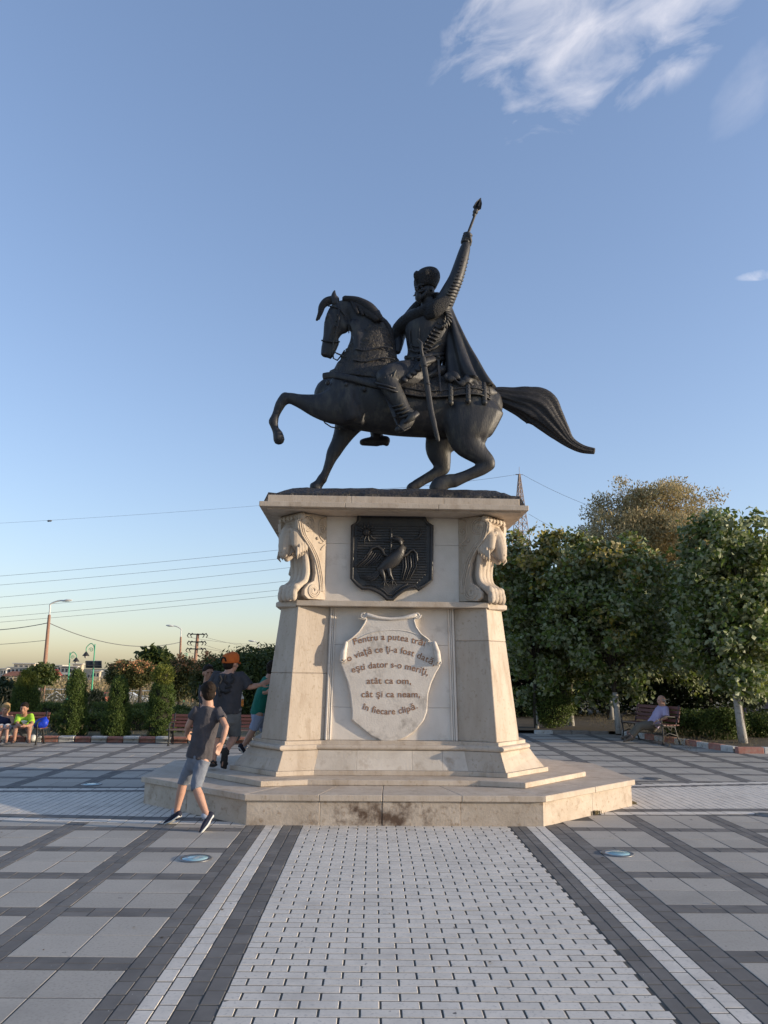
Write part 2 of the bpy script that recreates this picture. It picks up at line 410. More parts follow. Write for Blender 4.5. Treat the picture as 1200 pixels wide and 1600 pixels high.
M['bld_window'] = mat('dark_window', (0.03, 0.035, 0.045), rough=0.15, spec=0.6)
M['roof_red'] = mat('red_roof', (0.34, 0.045, 0.04), (0.28, 0.04, 0.035), 0.6, 0.7)
M['roof_tile'] = mat('terracotta_roof', (0.28, 0.12, 0.075), (0.22, 0.10, 0.06), 0.6, 0.8)
M['car_red'] = mat('red_car_paint', (0.36, 0.035, 0.025), rough=0.25, spec=0.6)
M['car_white'] = mat('white_car_paint', (0.62, 0.62, 0.6), rough=0.25, spec=0.6)
M['tyre'] = mat('tyre_rubber', (0.02, 0.02, 0.02), rough=0.8)
M['red_cloth'] = mat('red_cloth', (0.50, 0.03, 0.04), rough=0.9)
M['hull_blue'] = mat('dark_blue_wall', (0.02, 0.024, 0.05), (0.028, 0.032, 0.065), 1.0, 0.85)
M['plastic_orange'] = mat('orange_drink', (0.85, 0.30, 0.04), rough=0.12, spec=0.6, alpha=0.35)
M['plastic_clear'] = mat('pale_bottle_plastic', (0.55, 0.56, 0.55), rough=0.2, spec=0.6)


# ------------------------------------------------------------------ mesh helpers
def wloc(o):
    v = Vector((0, 0, 0))
    while o is not None:
        v += o.location
        o = o.parent
    return v


def link(name, me, parent=None):
    o = bpy.data.objects.new(name, me)
    COL.objects.link(o)
    if parent is not None:
        o.parent = parent
    return o


class MB:
    def __init__(self):
        self.v, self.f = [], []

    def add(self, vs, fs):
        k = len(self.v)
        self.v.extend([tuple(p) for p in vs])
        self.f.extend([tuple(i + k for i in q) for q in fs])
        return self

    def box(self, a, b):
        x0, y0, z0 = a; x1, y1, z1 = b
        return self.add([(x0, y0, z0), (x1, y0, z0), (x1, y1, z0), (x0, y1, z0), (x0, y0, z1), (x1, y0, z1), (x1, y1, z1), (x0, y1, z1)],
                        [(0, 3, 2, 1), (4, 5, 6, 7), (0, 1, 5, 4), (1, 2, 6, 5), (2, 3, 7, 6), (3, 0, 4, 7)])

    def obox(self, c, ax, ay, az, hx, hy, hz):
        c, ax, ay, az = Vector(c), Vector(ax).normalized(), Vector(ay).normalized(), Vector(az).normalized()
        vs = [c + ax * hx * sx + ay * hy * sy + az * hz * sz for sz in (-1, 1) for sx, sy in ((-1, -1), (1, -1), (1, 1), (-1, 1))]
        return self.add(vs, [(0, 3, 2, 1), (4, 5, 6, 7), (0, 1, 5, 4), (1, 2, 6, 5), (2, 3, 7, 6), (3, 0, 4, 7)])

    def bar(self, p, q, w, h=None, up=(0, 0, 1)):
        p, q = Vector(p), Vector(q)
        d = (q - p)
        L = d.length
        d.normalize()
        up = Vector(up)
        s = up.cross(d)
        if s.length < 1e-4:
            s = Vector((1, 0, 0)).cross(d)
        s.normalize()
        u = d.cross(s)
        return self.obox((p + q) / 2, d, s, u, L / 2, w / 2, (h or w) / 2)

    def loft(self, rings, close_bottom=True, close_top=True):
        n = len(rings[0])
        vs, fs = [], []
        for r in rings:
            vs += list(r)
        for k in range(len(rings) - 1):
            for i in range(n):
                j = (i + 1) % n
                fs.append((k * n + i, k * n + j, (k + 1) * n + j, (k + 1) * n + i))
        if close_bottom:
            fs.append(tuple(range(n - 1, -1, -1)))
        if close_top:
            fs.append(tuple((len(rings) - 1) * n + i for i in range(n)))
        return self.add(vs, fs)

    def prism(self, poly, z0, z1, poly2=None):
        p2 = poly2 or poly
        return self.loft([[(x, y, z0) for x, y in poly], [(x, y, z1) for x, y in p2]])

    def plate(self, pts, thick):
        """polygon of 3-D points facing -Y, given thickness backwards (+Y)"""
        n = len(pts)
        vs = [Vector(p) for p in pts] + [Vector(p) + Vector((0, thick, 0)) for p in pts]
        fs = [tuple(range(n)), tuple(range(2 * n - 1, n - 1, -1))]
        for i in range(n):
            j = (i + 1) % n
            fs.append((i, i + n, j + n, j))
        return self.add(vs, fs)

    def tube(self, pts, rad, seg=10, side=None, caps=True):
        """swept tube, rounded ends; rad entries: r or (a along side, b across)"""
        P = [Vector(p) for p in pts]
        if not isinstance(rad, (list, tuple)) or (len(rad) == 2 and len(P) != 2 and not isinstance(rad[0], (list, tuple))):
            rad = [rad] * len(P)
        R = [(r, r) if not isinstance(r, (list, tuple)) else r for r in rad]
        n = len(P)
        T = []
        for i in range(n):
            a = P[max(i - 1, 0)]; b = P[min(i + 1, n - 1)]
            t = (b - a)
            T.append(t.normalized() if t.length > 1e-9 else Vector((0, 0, 1)))
        sv = Vector(side) if side is not None else None
        rings = []
        u_prev = None
        for i in range(n):
            t = T[i]
            if sv is not None:
                u = sv - t * sv.dot(t)
            elif u_prev is not None:
                u = u_prev - t * u_prev.dot(t)
            else:
                u = Vector((0, 0, 1)).cross(t)
                if u.length < 0.05:
                    u = Vector((1, 0, 0)) - t * t.x
            if u.length < 1e-5:
                u = Vector((1, 0, 0)).cross(t)
            u.normalize()
            u_prev = u
            w = t.cross(u)
            rings.append((P[i], u, w, t, R[i]))
        full = []
        if caps:
            p, u, w, t, (a, b) = rings[0]
            m = min(a, b)
            full += [(p - t * m * 0.95, u, w, (a * 0.35, b * 0.35)), (p - t * m * 0.6, u, w, (a * 0.8, b * 0.8))]
        full += [(p, u, w, r) for p, u, w, t, r in rings]
        if caps:
            p, u, w, t, (a, b) = rings[-1]
            m = min(a, b)
            full += [(p + t * m * 0.6, u, w, (a * 0.8, b * 0.8)), (p + t * m * 0.95, u, w, (a * 0.35, b * 0.35))]
        rr = []
        for p, u, w, (a, b) in full:
            rr.append([p + u * a * math.cos(2 * PI * k / seg) + w * b * math.sin(2 * PI * k / seg) for k in range(seg)])
        return self.loft(rr)

    def ball(self, c, r, seg=14, rings=9, rot=None):
        c = Vector(c)
        r = (r, r, r) if not isinstance(r, (list, tuple)) else r
        rot = rot or Matrix.Identity(3)
        rr = []
        for i in range(1, rings):
            th = PI * i / rings
            rr.append([c + rot @ Vector((r[0] * math.sin(th) * math.cos(2 * PI * k / seg), r[1] * math.sin(th) * math.sin(2 * PI * k / seg), -r[2] * math.cos(th))) for k in range(seg)])
        k0 = len(self.v)
        self.loft(rr, False, False)
        b = len(self.v)
        self.v.append(tuple(c + rot @ Vector((0, 0, -r[2])))); self.v.append(tuple(c + rot @ Vector((0, 0, r[2]))))
        top = k0 + (len(rr) - 1) * seg
        for k in range(seg):
            j = (k + 1) % seg
            self.f.append((b, k0 + j, k0 + k))
            self.f.append((b + 1, top + k, top + j))
        return self

    def lathe(self, prof, c=(0, 0, 0), seg=16):
        c = Vector(c)
        rr = [[c + Vector((r * math.cos(2 * PI * k / seg), r * math.sin(2 * PI * k / seg), z)) for k in range(seg)] for r, z in prof]
        return self.loft(rr)

    def mesh(self, name, off=(0, 0, 0)):
        me = bpy.data.meshes.new(name)
        off = Vector(off)
        me.from_pydata([tuple(Vector(p) - off) for p in self.v], [], self.f)
        me.polygons.foreach_set('use_smooth', [False] * len(me.polygons))
        me.update()
        return me

    def build(self, name, m, parent=None, world=True, smooth=False, bevel=0.0, bseg=1, vox=None, it=3):
        off = wloc(parent) if (parent is not None and world) else (0, 0, 0)
        me = self.mesh(name, off)
        o = link(name, me, parent)
        if vox:
            o.parent = None
            r = o.modifiers.new('r', 'REMESH'); r.mode = 'VOXEL'; r.voxel_size = vox; r.use_smooth_shade = True
            if it:
                s = o.modifiers.new('s', 'SMOOTH'); s.factor = 0.5; s.iterations = it
        elif bevel:
            b = o.modifiers.new('b', 'BEVEL'); b.width = bevel; b.segments = bseg; b.limit_method = 'ANGLE'; b.angle_limit = math.radians(30)
        if vox or bevel:
            dg = bpy.context.evaluated_depsgraph_get()
            me2 = bpy.data.meshes.new_from_object(o.evaluated_get(dg))
            o.modifiers.clear()
            o.data = me2
            bpy.data.meshes.remove(me)
            me2.name = name
            o.parent = parent
            me = me2
        me.materials.clear()
        me.materials.append(m)
        me.polygons.foreach_set('use_smooth', [bool(smooth or vox)] * len(me.polygons))
        return o


def np_mesh(name, V, Fq, m, parent=None, smooth=False):
    """fast mesh from numpy vertices and an (n,k) face array"""
    me = bpy.data.meshes.new(name)
    V = np.asarray(V, dtype=np.float32); Fq = np.asarray(Fq, dtype=np.int32)
    n, k = Fq.shape
    me.vertices.add(len(V)); me.vertices.foreach_set('co', V.ravel())
    me.loops.add(n * k); me.loops.foreach_set('vertex_index', Fq.ravel())
    me.polygons.add(n)
    me.polygons.foreach_set('loop_start', np.arange(0, n * k, k, dtype=np.int32))
    me.polygons.foreach_set('loop_total', np.full(n, k, dtype=np.int32))
    me.update(calc_edges=True)
    me.materials.append(m)
    me.polygons.foreach_set('use_smooth', np.full(n, bool(smooth)))
    return link(name, me, parent)


def tag(o, label=None, cat=None, group=None, kind=None):
    if label: o['label'] = label
    if cat: o['category'] = cat
    if group: o['group'] = group
    if kind: o['kind'] = kind
    return o


def thing(name, label, cat, loc=(0, 0, 0), rz=0.0, group=None):
    o = bpy.data.objects.new(name, None)
    COL.objects.link(o)
    o.location = loc
    o.rotation_euler = (0, 0, rz)
    o.empty_display_size = 0.2
    return tag(o, label, cat, group)


def copy_tree(o, parent=None):
    c = o.copy()
    COL.objects.link(c)
    if parent is not None:
        c.parent = parent
    for ch in list(o.children):
        copy_tree(ch, c)
    return c


def spline(pts, n=8):
    """Catmull-Rom through points (any dimension)"""
    P = [np.array(p, dtype=float) for p in pts]
    out = []
    for i in range(len(P) - 1):
        p0 = P[max(i - 1, 0)]; p1 = P[i]; p2 = P[i + 1]; p3 = P[min(i + 2, len(P) - 1)]
        for k in range(n):
            t = k / n
            out.append(0.5 * ((2 * p1) + (-p0 + p2) * t + (2 * p0 - 5 * p1 + 4 * p2 - p3) * t * t + (-p0 + 3 * p1 - 3 * p2 + p3) * t ** 3))
    out.append(P[-1])
    return out

# ================================================================== SETTING
def smooth(a, b, x):
    t = min(max((x - a) / (b - a), 0), 1)
    return t * t * (3 - 2 * t)


def gz(x, y):
    z = -0.06
    z -= 1.35 * smooth(26, 72, y) + 1.3 * smooth(72, 97, y) + 3.0 * smooth(120, 330, y)
    return z


def build_ground():
    xs = np.unique(np.concatenate([np.linspace(-60, 60, 41), -np.geomspace(60, 7000, 18), np.geomspace(60, 7000, 18)]))
    ys = np.unique(np.concatenate([np.linspace(-40, 140, 61), np.geomspace(140, 9000, 24), -np.geomspace(40, 2000, 8)]))
    V = [(x, y, gz(x, y)) for y in ys for x in xs]
    n = len(xs)
    Fq = [(j * n + i, j * n + i + 1, (j + 1) * n + i + 1, (j + 1) * n + i) for j in range(len(ys) - 1) for i in range(n - 1)]
    o = np_mesh('ground', V, Fq, M['earth'], smooth=True)
    tag(o, kind='structure')


build_ground()

# ---- monument placing
MX, MY, MROT = 0.21, 10.8, 0.02
_mc, _ms = math.cos(MROT), math.sin(MROT)


def to_local(p):
    dx, dy = p[0] - MX, p[1] - MY
    return Vector((_mc * dx + _ms * dy, -_ms * dx + _mc * dy, p[2]))


def ML(px, py, yl):
    """point of the pedestal on its plane y = yl (pedestal coordinates)"""
    d = cam_ray(px, py)
    o = to_local((0, 0, EYE))
    dl = Vector((_mc * d.x + _ms * d.y, -_ms * d.x + _mc * d.y, d.z))
    t = (yl - o.y) / dl.y
    return o + dl * t


BASE = [(-1.6, -2.2), (1.6, -2.2), (3.05, -0.85), (3.05, 0.85), (1.6, 2.2), (-1.6, 2.2), (-3.05, 0.85), (-3.05, -0.85)]


def in_base(x, y, m=0.0):
    q = to_local((x, y, 0))
    ax, ay = abs(q.x), abs(q.y)
    return ax < 3.05 - m and ay < 2.2 - m and (ax - 1.6) * 1.35 + (ay - 0.85) * 1.45 < 1.35 * 1.45 - m


# ---- plaza: dark jointing sheet and its pavers
def build_plaza():
    mb = MB()
    mb.add([(-24, -4, -0.0026), (16, -4, -0.0026), (16, 22, -0.0026), (-24, 22, -0.0026)], [(0, 1, 2, 3)])
    plaza = mb.build('plaza', M['joint'])
    tag(plaza, kind='structure')
    R = {'white_brick': [], 'edging_paver': [], 'dark_paver': [], 'paving_slab': []}

    def put(kind, x0, x1, y0, y1, g=0.004, gy=None):
        if x1 - x0 < 0.03 or y1 - y0 < 0.03:
            return
        if in_base((x0 + x1) / 2, (y0 + y1) / 2, 0.12):
            return
        gy = g if gy is None else gy
        R[kind].append((x0 + g, x1 - g, y0 + gy, y1 - gy))

    # central walk of white bricks in running bond
    XL, XR = -0.727, 1.462
    Y0, Y1 = 2.55, 9.0
    bw, bd = 0.1985, 0.0928
    nrow = int((Y1 - Y0) / bd)
    for j in range(nrow):
        y = Y0 + j * bd
        off = -0.0455 + (bw / 2 if j % 2 else 0)
        x = XL - ((XL - off) % bw)
        while x < XR:
            put('white_brick', max(x, XL), min(x + bw, XR), y, y + bd, 0.0055, 0.0053)
            x += bw
    # bordering strips, pavers laid lengthways
    pl = 0.1725
    for a, b, kind in ((-0.933, -0.727, 'dark_paver'), (-1.12, -0.933, 'edging_paver'), (-1.318, -1.12, 'dark_paver'),
                       (1.462, 1.642, 'dark_paver'), (1.642, 1.85, 'edging_paver'), (1.85, 2.092, 'dark_paver')):
        for c in range(2):
            y = Y0 + (0.06 if c else 0)
            while y < Y1 + 0.3:
                m = (a + b) / 2
                put(kind, a if c == 0 else m, m if c == 0 else b, y, y + pl, 0.0045, 0.006)
                y += pl

    low = lambda x: 8.76 - 0.06 * (x + 2.5) if x < 0 else 9.50 + 0.07 * (x - 3)
    up = lambda x: 11.05 + 0.08 * (x + 3.2) if x < 0 else 11.85 + 0.2 * (x - 4)

    def back(x):
        return 17.6 if x < 0 else 21.5

    def field(sign, xs0, y0):
        P, C, G = 0.94 if sign < 0 else 0.945, 0.74, 0.2
        Q, D, H = 0.92, 0.73, 0.19
        ncol = 20 if sign < 0 else 15
        for i in range(ncol):
            xa = (xs0 - C - i * P) if sign < 0 else (xs0 + i * P)
            xm = xa + C / 2
            lo, hi = low(xm), up(xm)
            spans = [(2.6, lo - 0.10), (hi + 0.10, back(xm))]
            gx = (xa - G, xa) if sign < 0 else (xa + C, xa + C + G)
            for a, b in spans:
                j0 = math.floor((a - y0) / Q) - 1
                for j in range(j0, j0 + 24):
                    ya = y0 + j * Q
                    for u in range(2):
                        for v in range(2):
                            put('paving_slab', xa + u * C / 2, xa + (u + 1) * C / 2, max(ya + v * D / 2, a), min(ya + (v + 1) * D / 2, b), 0.003)
                    # two courses of dark pavers across
                    for v in range(2):
                        q0, q1 = ya + D + v * H / 2, ya + D + (v + 1) * H / 2
                        for u in range(4):
                            s = C / 4
                            put('dark_paver', xa + u * s, xa + (u + 1) * s, max(q0, a), min(q1, b), 0.003)
                # two columns of dark pavers between the cells
                for v in range(2):
                    y = a - ((a - y0) % pl) + (pl / 2 if v else 0)
                    while y < b:
                        put('dark_paver', gx[0] + v * G / 2, gx[0] + (v + 1) * G / 2, max(y, a), min(y + pl, b), 0.003)
                        y += pl

    field(-1, -1.318, 4.79)
    field(1, 2.095, 4.96)

    # the cross walk: outer line, dark strip, white bricks, dark strip, outer line
    cross = []
    for sx in (-1, 1):
        x = 1.0 if sx > 0 else -1.4
        xs = np.arange(1.9, 15.5, 0.19) if sx > 0 else np.arange(-1.3, -20.5, -0.19)
        for k, xa in enumerate(xs):
            xb = xa + 0.19 * sx
            x0, x1 = min(xa, xb), max(xa, xb)
            lo, hi = low((x0 + x1) / 2), up((x0 + x1) / 2)
            put('edging_paver', x0, x1, lo - 0.09, lo + 0.09, 0.004)
            put('dark_paver', x0, x1, lo + 0.09, lo + 0.29, 0.004)
            put('edging_paver', x0, x1, hi - 0.10, hi + 0.08, 0.004)
            put('dark_paver', x0, x1, hi - 0.26, hi - 0.10, 0.004)
            for half in range(2):
                xh0 = x0 + half * 0.095
                y = lo + 0.29 - (0.095 if (k * 2 + half) % 2 else 0)
                while y < hi - 0.26:
                    put('white_brick', xh0, xh0 + 0.095, max(y, lo + 0.29), min(y + 0.19, hi - 0.26), 0.004)
                    y += 0.19

    def unit(name, m):
        b = MB()
        e = 0.014
        b.loft([[(-.5, -.5, -0.02), (.5, -.5, -0.02), (.5, .5, -0.02), (-.5, .5, -0.02)],
                [(-.5, -.5, -0.002), (.5, -.5, -0.002), (.5, .5, -0.003), (-.5, .5, -0.003)],
                [(-.5 + e, -.5 + e, 0), (.5 - e, -.5 + e, 0), (.5 - e, .5 - e, 0), (-.5 + e, .5 - e, 0)]], close_bottom=False)
        me = b.mesh(name)
        me.materials.append(m)
        return me

    mats = {'white_brick': M['paver_white'], 'edging_paver': M['paver_white'], 'dark_paver': M['paver_dark'], 'paving_slab': M['slab']}
    fwd = cam_ray(CX, CY)

    def seen(r):
        x, y = (r[0] + r[2 - 1]) / 2, (r[2] + r[3]) / 2
        d = Vector((x, y, -EYE))
        # inside the camera's field, with a margin
        q = _R.transposed() @ d
        if q.z > -0.5:
            return False
        u, v = q.x / -q.z * F_PX, q.y / -q.z * F_PX
        return abs(u) < 640 and abs(v) < 830

    for kind, L in R.items():
        vis = [r for r in L if seen(r)]
        vis.sort(key=lambda r: (r[2] + r[3]) ** 2 + (r[0] + r[1]) ** 2)
        pick = set(vis[:295])
        me = unit(kind, mats[kind])
        for r in vis[:295]:
            o = link(kind, me, plaza)
            o.location = ((r[0] + r[1]) / 2, (r[2] + r[3]) / 2, random.uniform(-0.0012, 0.0012))
            o.rotation_euler = (random.gauss(0, 0.0016), random.gauss(0, 0.0016), random.gauss(0, 0.004) if kind != 'paving_slab' else 0)
            o.scale = (r[1] - r[0], r[3] - r[2], 1)
        rest = [r for r in L if r not in pick]
        if rest:
            A = np.array(rest)
            n = len(A)
            V = np.zeros((n, 12, 3), np.float32)
            e = 0.004
            for k, (fx, fy) in enumerate(((0, 0), (1, 0), (1, 1), (0, 1))):
                X = A[:, 1] if fx else A[:, 0]
                Yv = A[:, 3] if fy else A[:, 2]
                V[:, k, 0] = X; V[:, k, 1] = Yv; V[:, k, 2] = -0.015
                V[:, 4 + k, 0] = X; V[:, 4 + k, 1] = Yv; V[:, 4 + k, 2] = -0.002
                V[:, 8 + k, 0] = X + (e if not fx else -e); V[:, 8 + k, 1] = Yv + (e if not fy else -e); V[:, 8 + k, 2] = 0
            V[:, :, 2] += rng.uniform(-0.0012, 0.0012, (n, 1))
            q = []
            for b in (0, 4):
                for k in range(4):
                    q.append((b + k, b + (k + 1) % 4, b + 4 + (k + 1) % 4, b + 4 + k))
            q.append((8, 9, 10, 11))
            Fq = (np.arange(n)[:, None, None] * 12 + np.array(q)[None]).reshape(-1, 4)
            o = np_mesh(kind + '_field', V.reshape(-1, 3), Fq, mats[kind], plaza)
            tag(o, kind='stuff')
    return plaza


# ================================================================== PEDESTAL
ped = thing('stone_pedestal', 'tall pale travertine pedestal with bear-head corners, bronze shield and carved verse', 'pedestal', (MX, MY, 0), MROT)


def pb(mb, name, m, parent=None, **k):
    return mb.build(name, m, parent or ped, world=False, **k)


def plan(ix, iy, c, o):
    cx, cy = c; ox, oy = o
    return [(-ix, -iy), (ix, -iy), (cx, -cy), (ox, -oy), (ox, oy), (cx, cy), (ix, iy), (-ix, iy), (-cx, cy), (-ox, oy), (-ox, -oy), (-cx, -cy)]


def lerp2(a, b, t):
    return (a[0] + (b[0] - a[0]) * t, a[1] + (b[1] - a[1]) * t)


# base: riser slabs round an octagon, capped by top slabs
def build_base():
    zc, zt = 0.245, 0.312
    pb(MB().prism([(x * 0.96, y * 0.955) for x, y in BASE], -0.03, zc - 0.002), 'base_core', M['stone'])
    splits = {0: [0, 0.245, 0.455, 0.72, 1.0], 1: [0, 0.52, 1], 7: [0, 0.45, 1], 2: [0, 0.5, 1], 6: [0, 0.5, 1], 3: [0, .5, 1], 5: [0, .5, 1], 4: [0, .35, .7, 1]}
    for e in range(8):
        a, b = BASE[e], BASE[(e + 1) % 8]
        n = Vector((b[1] - a[1], -(b[0] - a[0]))).normalized()
        S = splits[e]
        L = (Vector(b) - Vector(a)).length
        for k in range(len(S) - 1):
            g = 0.0022 / L
            p = lerp2(a, b, S[k] + (g if k else 0)); q = lerp2(a, b, S[k + 1] - (g if k < len(S) - 2 else 0))
            s = 0.985
            jit = random.uniform(-0.003, 0.003)
            dn = (n[0] * jit, n[1] * jit)
            pi, qi = (p[0] * 0.955, p[1] * 0.95), (q[0] * 0.955, q[1] * 0.95)
            po, qo = (p[0] * s + dn[0], p[1] * s + dn[1]), (q[0] * s + dn[0], q[1] * s + dn[1])
            m = M['stone_base']
            pb(MB().prism([po, qo, qi, pi], -0.02, zc), 'riser_slab', m, bevel=0.003)
            p, q = lerp2(a, b, S[k] + (g if k else 0)), lerp2(a, b, S[k + 1] - (g if k < len(S) - 2 else 0))
            pi, qi = (p[0] * 0.7, p[1] * 0.6), (q[0] * 0.7, q[1] * 0.6)
            pb(MB().prism([p, q, qi, pi], zc + 0.002, zt), 'top_slab', M['stone'], bevel=0.006)


build_base()

# plinth step, skirt and mouldings
def ring(mb, pl, z0, z1, pl2=None):
    mb.prism(pl, z0, z1, pl2 or pl)


STEP = plan(0.98, 1.52, (1.5, 1.68), (2.5, 0.62))
pb(MB().prism([(x * .98, y * .98) for x, y in STEP], 0.3, 0.312 + 0.002), 'step_bed', M['stone'])
pb(MB().prism(STEP, 0.3145, 0.375), 'step', M['stone'], bevel=0.006)
pb(MB().prism(plan(0.93, 1.14, (1.37, 1.30), (2.02, 0.62)), 0.376, 0.43), 'skirt_plinth', M['stone'], bevel=0.004)


def skirt_piece(sel, name, m):
    """courses between two plans, split into single stones"""
    prof = [((0.93, 1.12), (1.355, 1.285), (1.97, 0.62), 0.432), ((0.905, 1.07), (1.325, 1.235), (1.86, 0.61), 0.56), ((0.89, 1.05), (1.305, 1.215), (1.79, 0.60), 0.655)]
    rings = []
    for i, c, o, z in prof:
        P = plan(i[0], i[1], c, o)
        rings.append([(x, y, z) for x, y in P])
    for idx in sel:
        mb = MB()
        rr = []
        for R_ in rings:
            a, b = R_[idx], R_[(idx + 1) % 12]
            g = 0.0015
            d = (Vector(b) - Vector(a)).normalized() * g
            a2, b2 = Vector(a) + d, Vector(b) - d
            rr.append([tuple(a2), tuple(b2), (b2.x * 0.8, b2.y * 0.8, b2.z), (a2.x * 0.8, a2.y * 0.8, a2.z)])
        mb.loft(rr)
        pb(mb, name, m, bevel=0.002)


# the long middle stones are cut in three, the others run corner to corner
def skirt_middle(front):
    s = -1 if front else 1
    cuts = [-0.93, -0.42, 0.25, 0.62, 0.93]
    for k in range(len(cuts) - 1):
        x0, x1 = cuts[k] + 0.001, cuts[k + 1] - 0.001
        prof = [(1.12, 0.432, 1.0), (1.07, 0.56, 0.975), (1.05, 0.655, 0.96)]
        rr = []
        for y, z, sc in prof:
            X0 = x0 * (sc if k == 0 else 1); X1 = x1 * (sc if k == len(cuts) - 2 else 1)
            rr.append([(X0, s * y, z), (X1, s * y, z), (X1, s * 0.8, z), (X0, s * 0.8, z)])
        m = M['stone_skirt']
        pb(MB().loft(rr), 'skirt_stone', m, bevel=0.002)


skirt_middle(True); skirt_middle(False)
skirt_piece([1, 2, 3, 4, 5, 7, 8, 9, 10, 11], 'skirt_stone', M['stone'])

# torus moulding and fillet
tor = MB()
prof = [(0.0, .657), (.028, .663), (.042, .68), (.042, .70), (.028, .717), (.0, .722), (-.012, .724), (-.012, .766)]
rr = []
for d, z in prof:
    rr.append([(x, y, z) for x, y in plan(0.87 + d, 1.03 + d, (1.30 + d, 1.20 + d), (1.74 + d, 0.66 + d * .5))])
tor.loft(rr)
pb(tor, 'torus_moulding', M['stone'], bevel=0.004)

# shaft: core wall, four tapering corner piers
Z0, Z1 = 0.768, 2.40
CB, IB, OB = (1.275, 1.155), (0.83, 0.96), (1.62, 0.80)
CT, IT, OT = (1.195, 1.03), (0.80, 0.86), (1.43, 0.78)
pb(MB().prism([(-.95, -.86), (.95, -.86), (1.5, -.55), (1.5, .55), (.95, .86), (-.95, .86), (-1.5, .55), (-1.5, -.55)], Z0, Z1,
              [(-.9, -.76), (.9, -.76), (1.33, -.5), (1.33, .5), (.9, .76), (-.9, .76), (-1.33, .5), (-1.33, -.5)]), 'shaft_core', M['stone_pale'])
for sx in (-1, 1):
    for sy in (-1, 1):
        pbm = [IB, CB, OB, (1.58, 0.35), (0.9, 0.5)]
        ptp = [IT, CT, OT, (1.40, 0.32), (0.88, 0.45)]
        f = lambda P: [(sx * x, sy * y) for x, y in P]
        A, B = f(pbm), f(ptp)
        if sx * sy > 0:
            A, B = A[::-1], B[::-1]
        zj = Z0 + 0.80 if sx < 0 else Z0 + 1.22
        mid = [lerp2(a, b, (zj - Z0) / (Z1 - Z0)) for a, b in zip(A, B)]
        mid2 = [lerp2(a, b, (zj + .003 - Z0) / (Z1 - Z0)) for a, b in zip(A, B)]
        p = pb(MB().prism(A, Z0, zj, mid), 'pier', M['stone'], bevel=0.006)
        pb(MB().prism(mid2, zj + 0.003, Z1, B), 'upper_block', M['stone'], p, bevel=0.006)
        p.rotation_euler = (0, 0, 0)
# recessed middle wall: three courses of slabs front and back, side slabs
for s in (-1, 1):
    cuts = [Z0, 1.16, 1.93, Z1]
    for k in range(3):
        z0, z1 = cuts[k] + 0.0015, cuts[k + 1] - 0.0015
        t0, t1 = (z0 - Z0) / (Z1 - Z0), (z1 - Z0) / (Z1 - Z0)
        y = lambda t: s * (0.955 + (0.855 - 0.955) * t)
        x = lambda t: 0.83 + (0.80 - 0.83) * t
        P = [[(-x(t), y(t), z), (x(t), y(t), z), (x(t), y(t) - s * .08, z), (-x(t), y(t) - s * .08, z)] for t, z in ((t0, z0), (t1, z1))]
        pb(MB().loft(P), 'wall_slab', M['stone_pale'], bevel=0.002)
    for k in range(3):
        z0, z1 = cuts[k] + 0.0015, cuts[k + 1] - 0.0015
        t0, t1 = (z0 - Z0) / (Z1 - Z0), (z1 - Z0) / (Z1 - Z0)
        X = lambda t: s * (1.56 + (1.375 - 1.56) * t)
        P = [[(X(t), -.45, z), (X(t), .45, z), (X(t) - s * .08, .45, z), (X(t) - s * .08, -.45, z)] for t, z in ((t0, z0), (t1, z1))]
        pb(MB().loft(P), 'wall_slab', M['stone_pale'], bevel=0.002)
# fluted pilaster strips beside the middle wall
for s in (-1, 1):
    for sy in (-1, 1):
        pil = None
        for k, (w, dp) in enumerate(((0.022, 0.035), (0.018, 0.024), (0.018, 0.024))):
            off = (0.0, 0.026, 0.05)[k]
            xb0, xb1 = 0.815 - off - w, 0.815 - off
            xt0, xt1 = 0.787 - off - w, 0.787 - off
            rr = [[(s * xb0, sy * (.957 + dp), Z0), (s * xb1, sy * (.957 + dp), Z0), (s * xb1, sy * .93, Z0), (s * xb0, sy * .93, Z0)],
                  [(s * xt0, sy * (.857 + dp), Z1), (s * xt1, sy * (.857 + dp), Z1), (s * xt1, sy * .83, Z1), (s * xt0, sy * .83, Z1)]]
            if k == 0:
                pil = pb(MB().loft(rr), 'pilaster_strip', M['stone_pale'], bevel=0.005)
            else:
                pb(MB().loft(rr), 'bead', M['stone_pale'], pil, bevel=0.005)
# ledge over the shaft and small capitals over the piers
pb(MB().prism(plan(0.8, 1.055, (1.215, 1.055), (1.40, 0.72)), 2.401, 2.47), 'ledge', M['stone'], bevel=0.006)
for sx in (-1, 1):
    for sy in (-1, 1):
        rr = []
        for d, z in ((0.0, 2.385), (0.035, 2.40), (0.035, 2.45), (0.0, 2.475), (-0.02, 2.56), (-0.06, 2.575)):
            P = [(1.225, 1.03), (1.46 + d, 0.80 + d), (1.46 + d, 0.35), (1.1, 0.45)]
            P = [(sx * x, sy * y, z) for x, y in P]
            if sx * sy > 0:
                P = P[::-1]
            rr.append(P)
        pb(MB().loft(rr), 'capital', M['stone'], bevel=0.004)

# frieze block with two courses of facing slabs
FZ0, FZ1 = 2.471, 3.583
pb(MB().box((-1.12, -0.84, FZ0), (1.12, 0.84, FZ1)), 'frieze_core', M['stone_pale'])
for sy in (-1, 1):
    for z0, z1 in ((FZ0 + .001, 3.22), (3.223, FZ1)):
        for x0, x1 in ((-1.02, -0.001), (0.001, 1.02)):
            a, b = sorted((sy * 0.845, sy * 0.90))
            pb(MB().box((x0, a, z0), (x1, b, z1)), 'frieze_slab', M['stone_pale'], bevel=0.002)

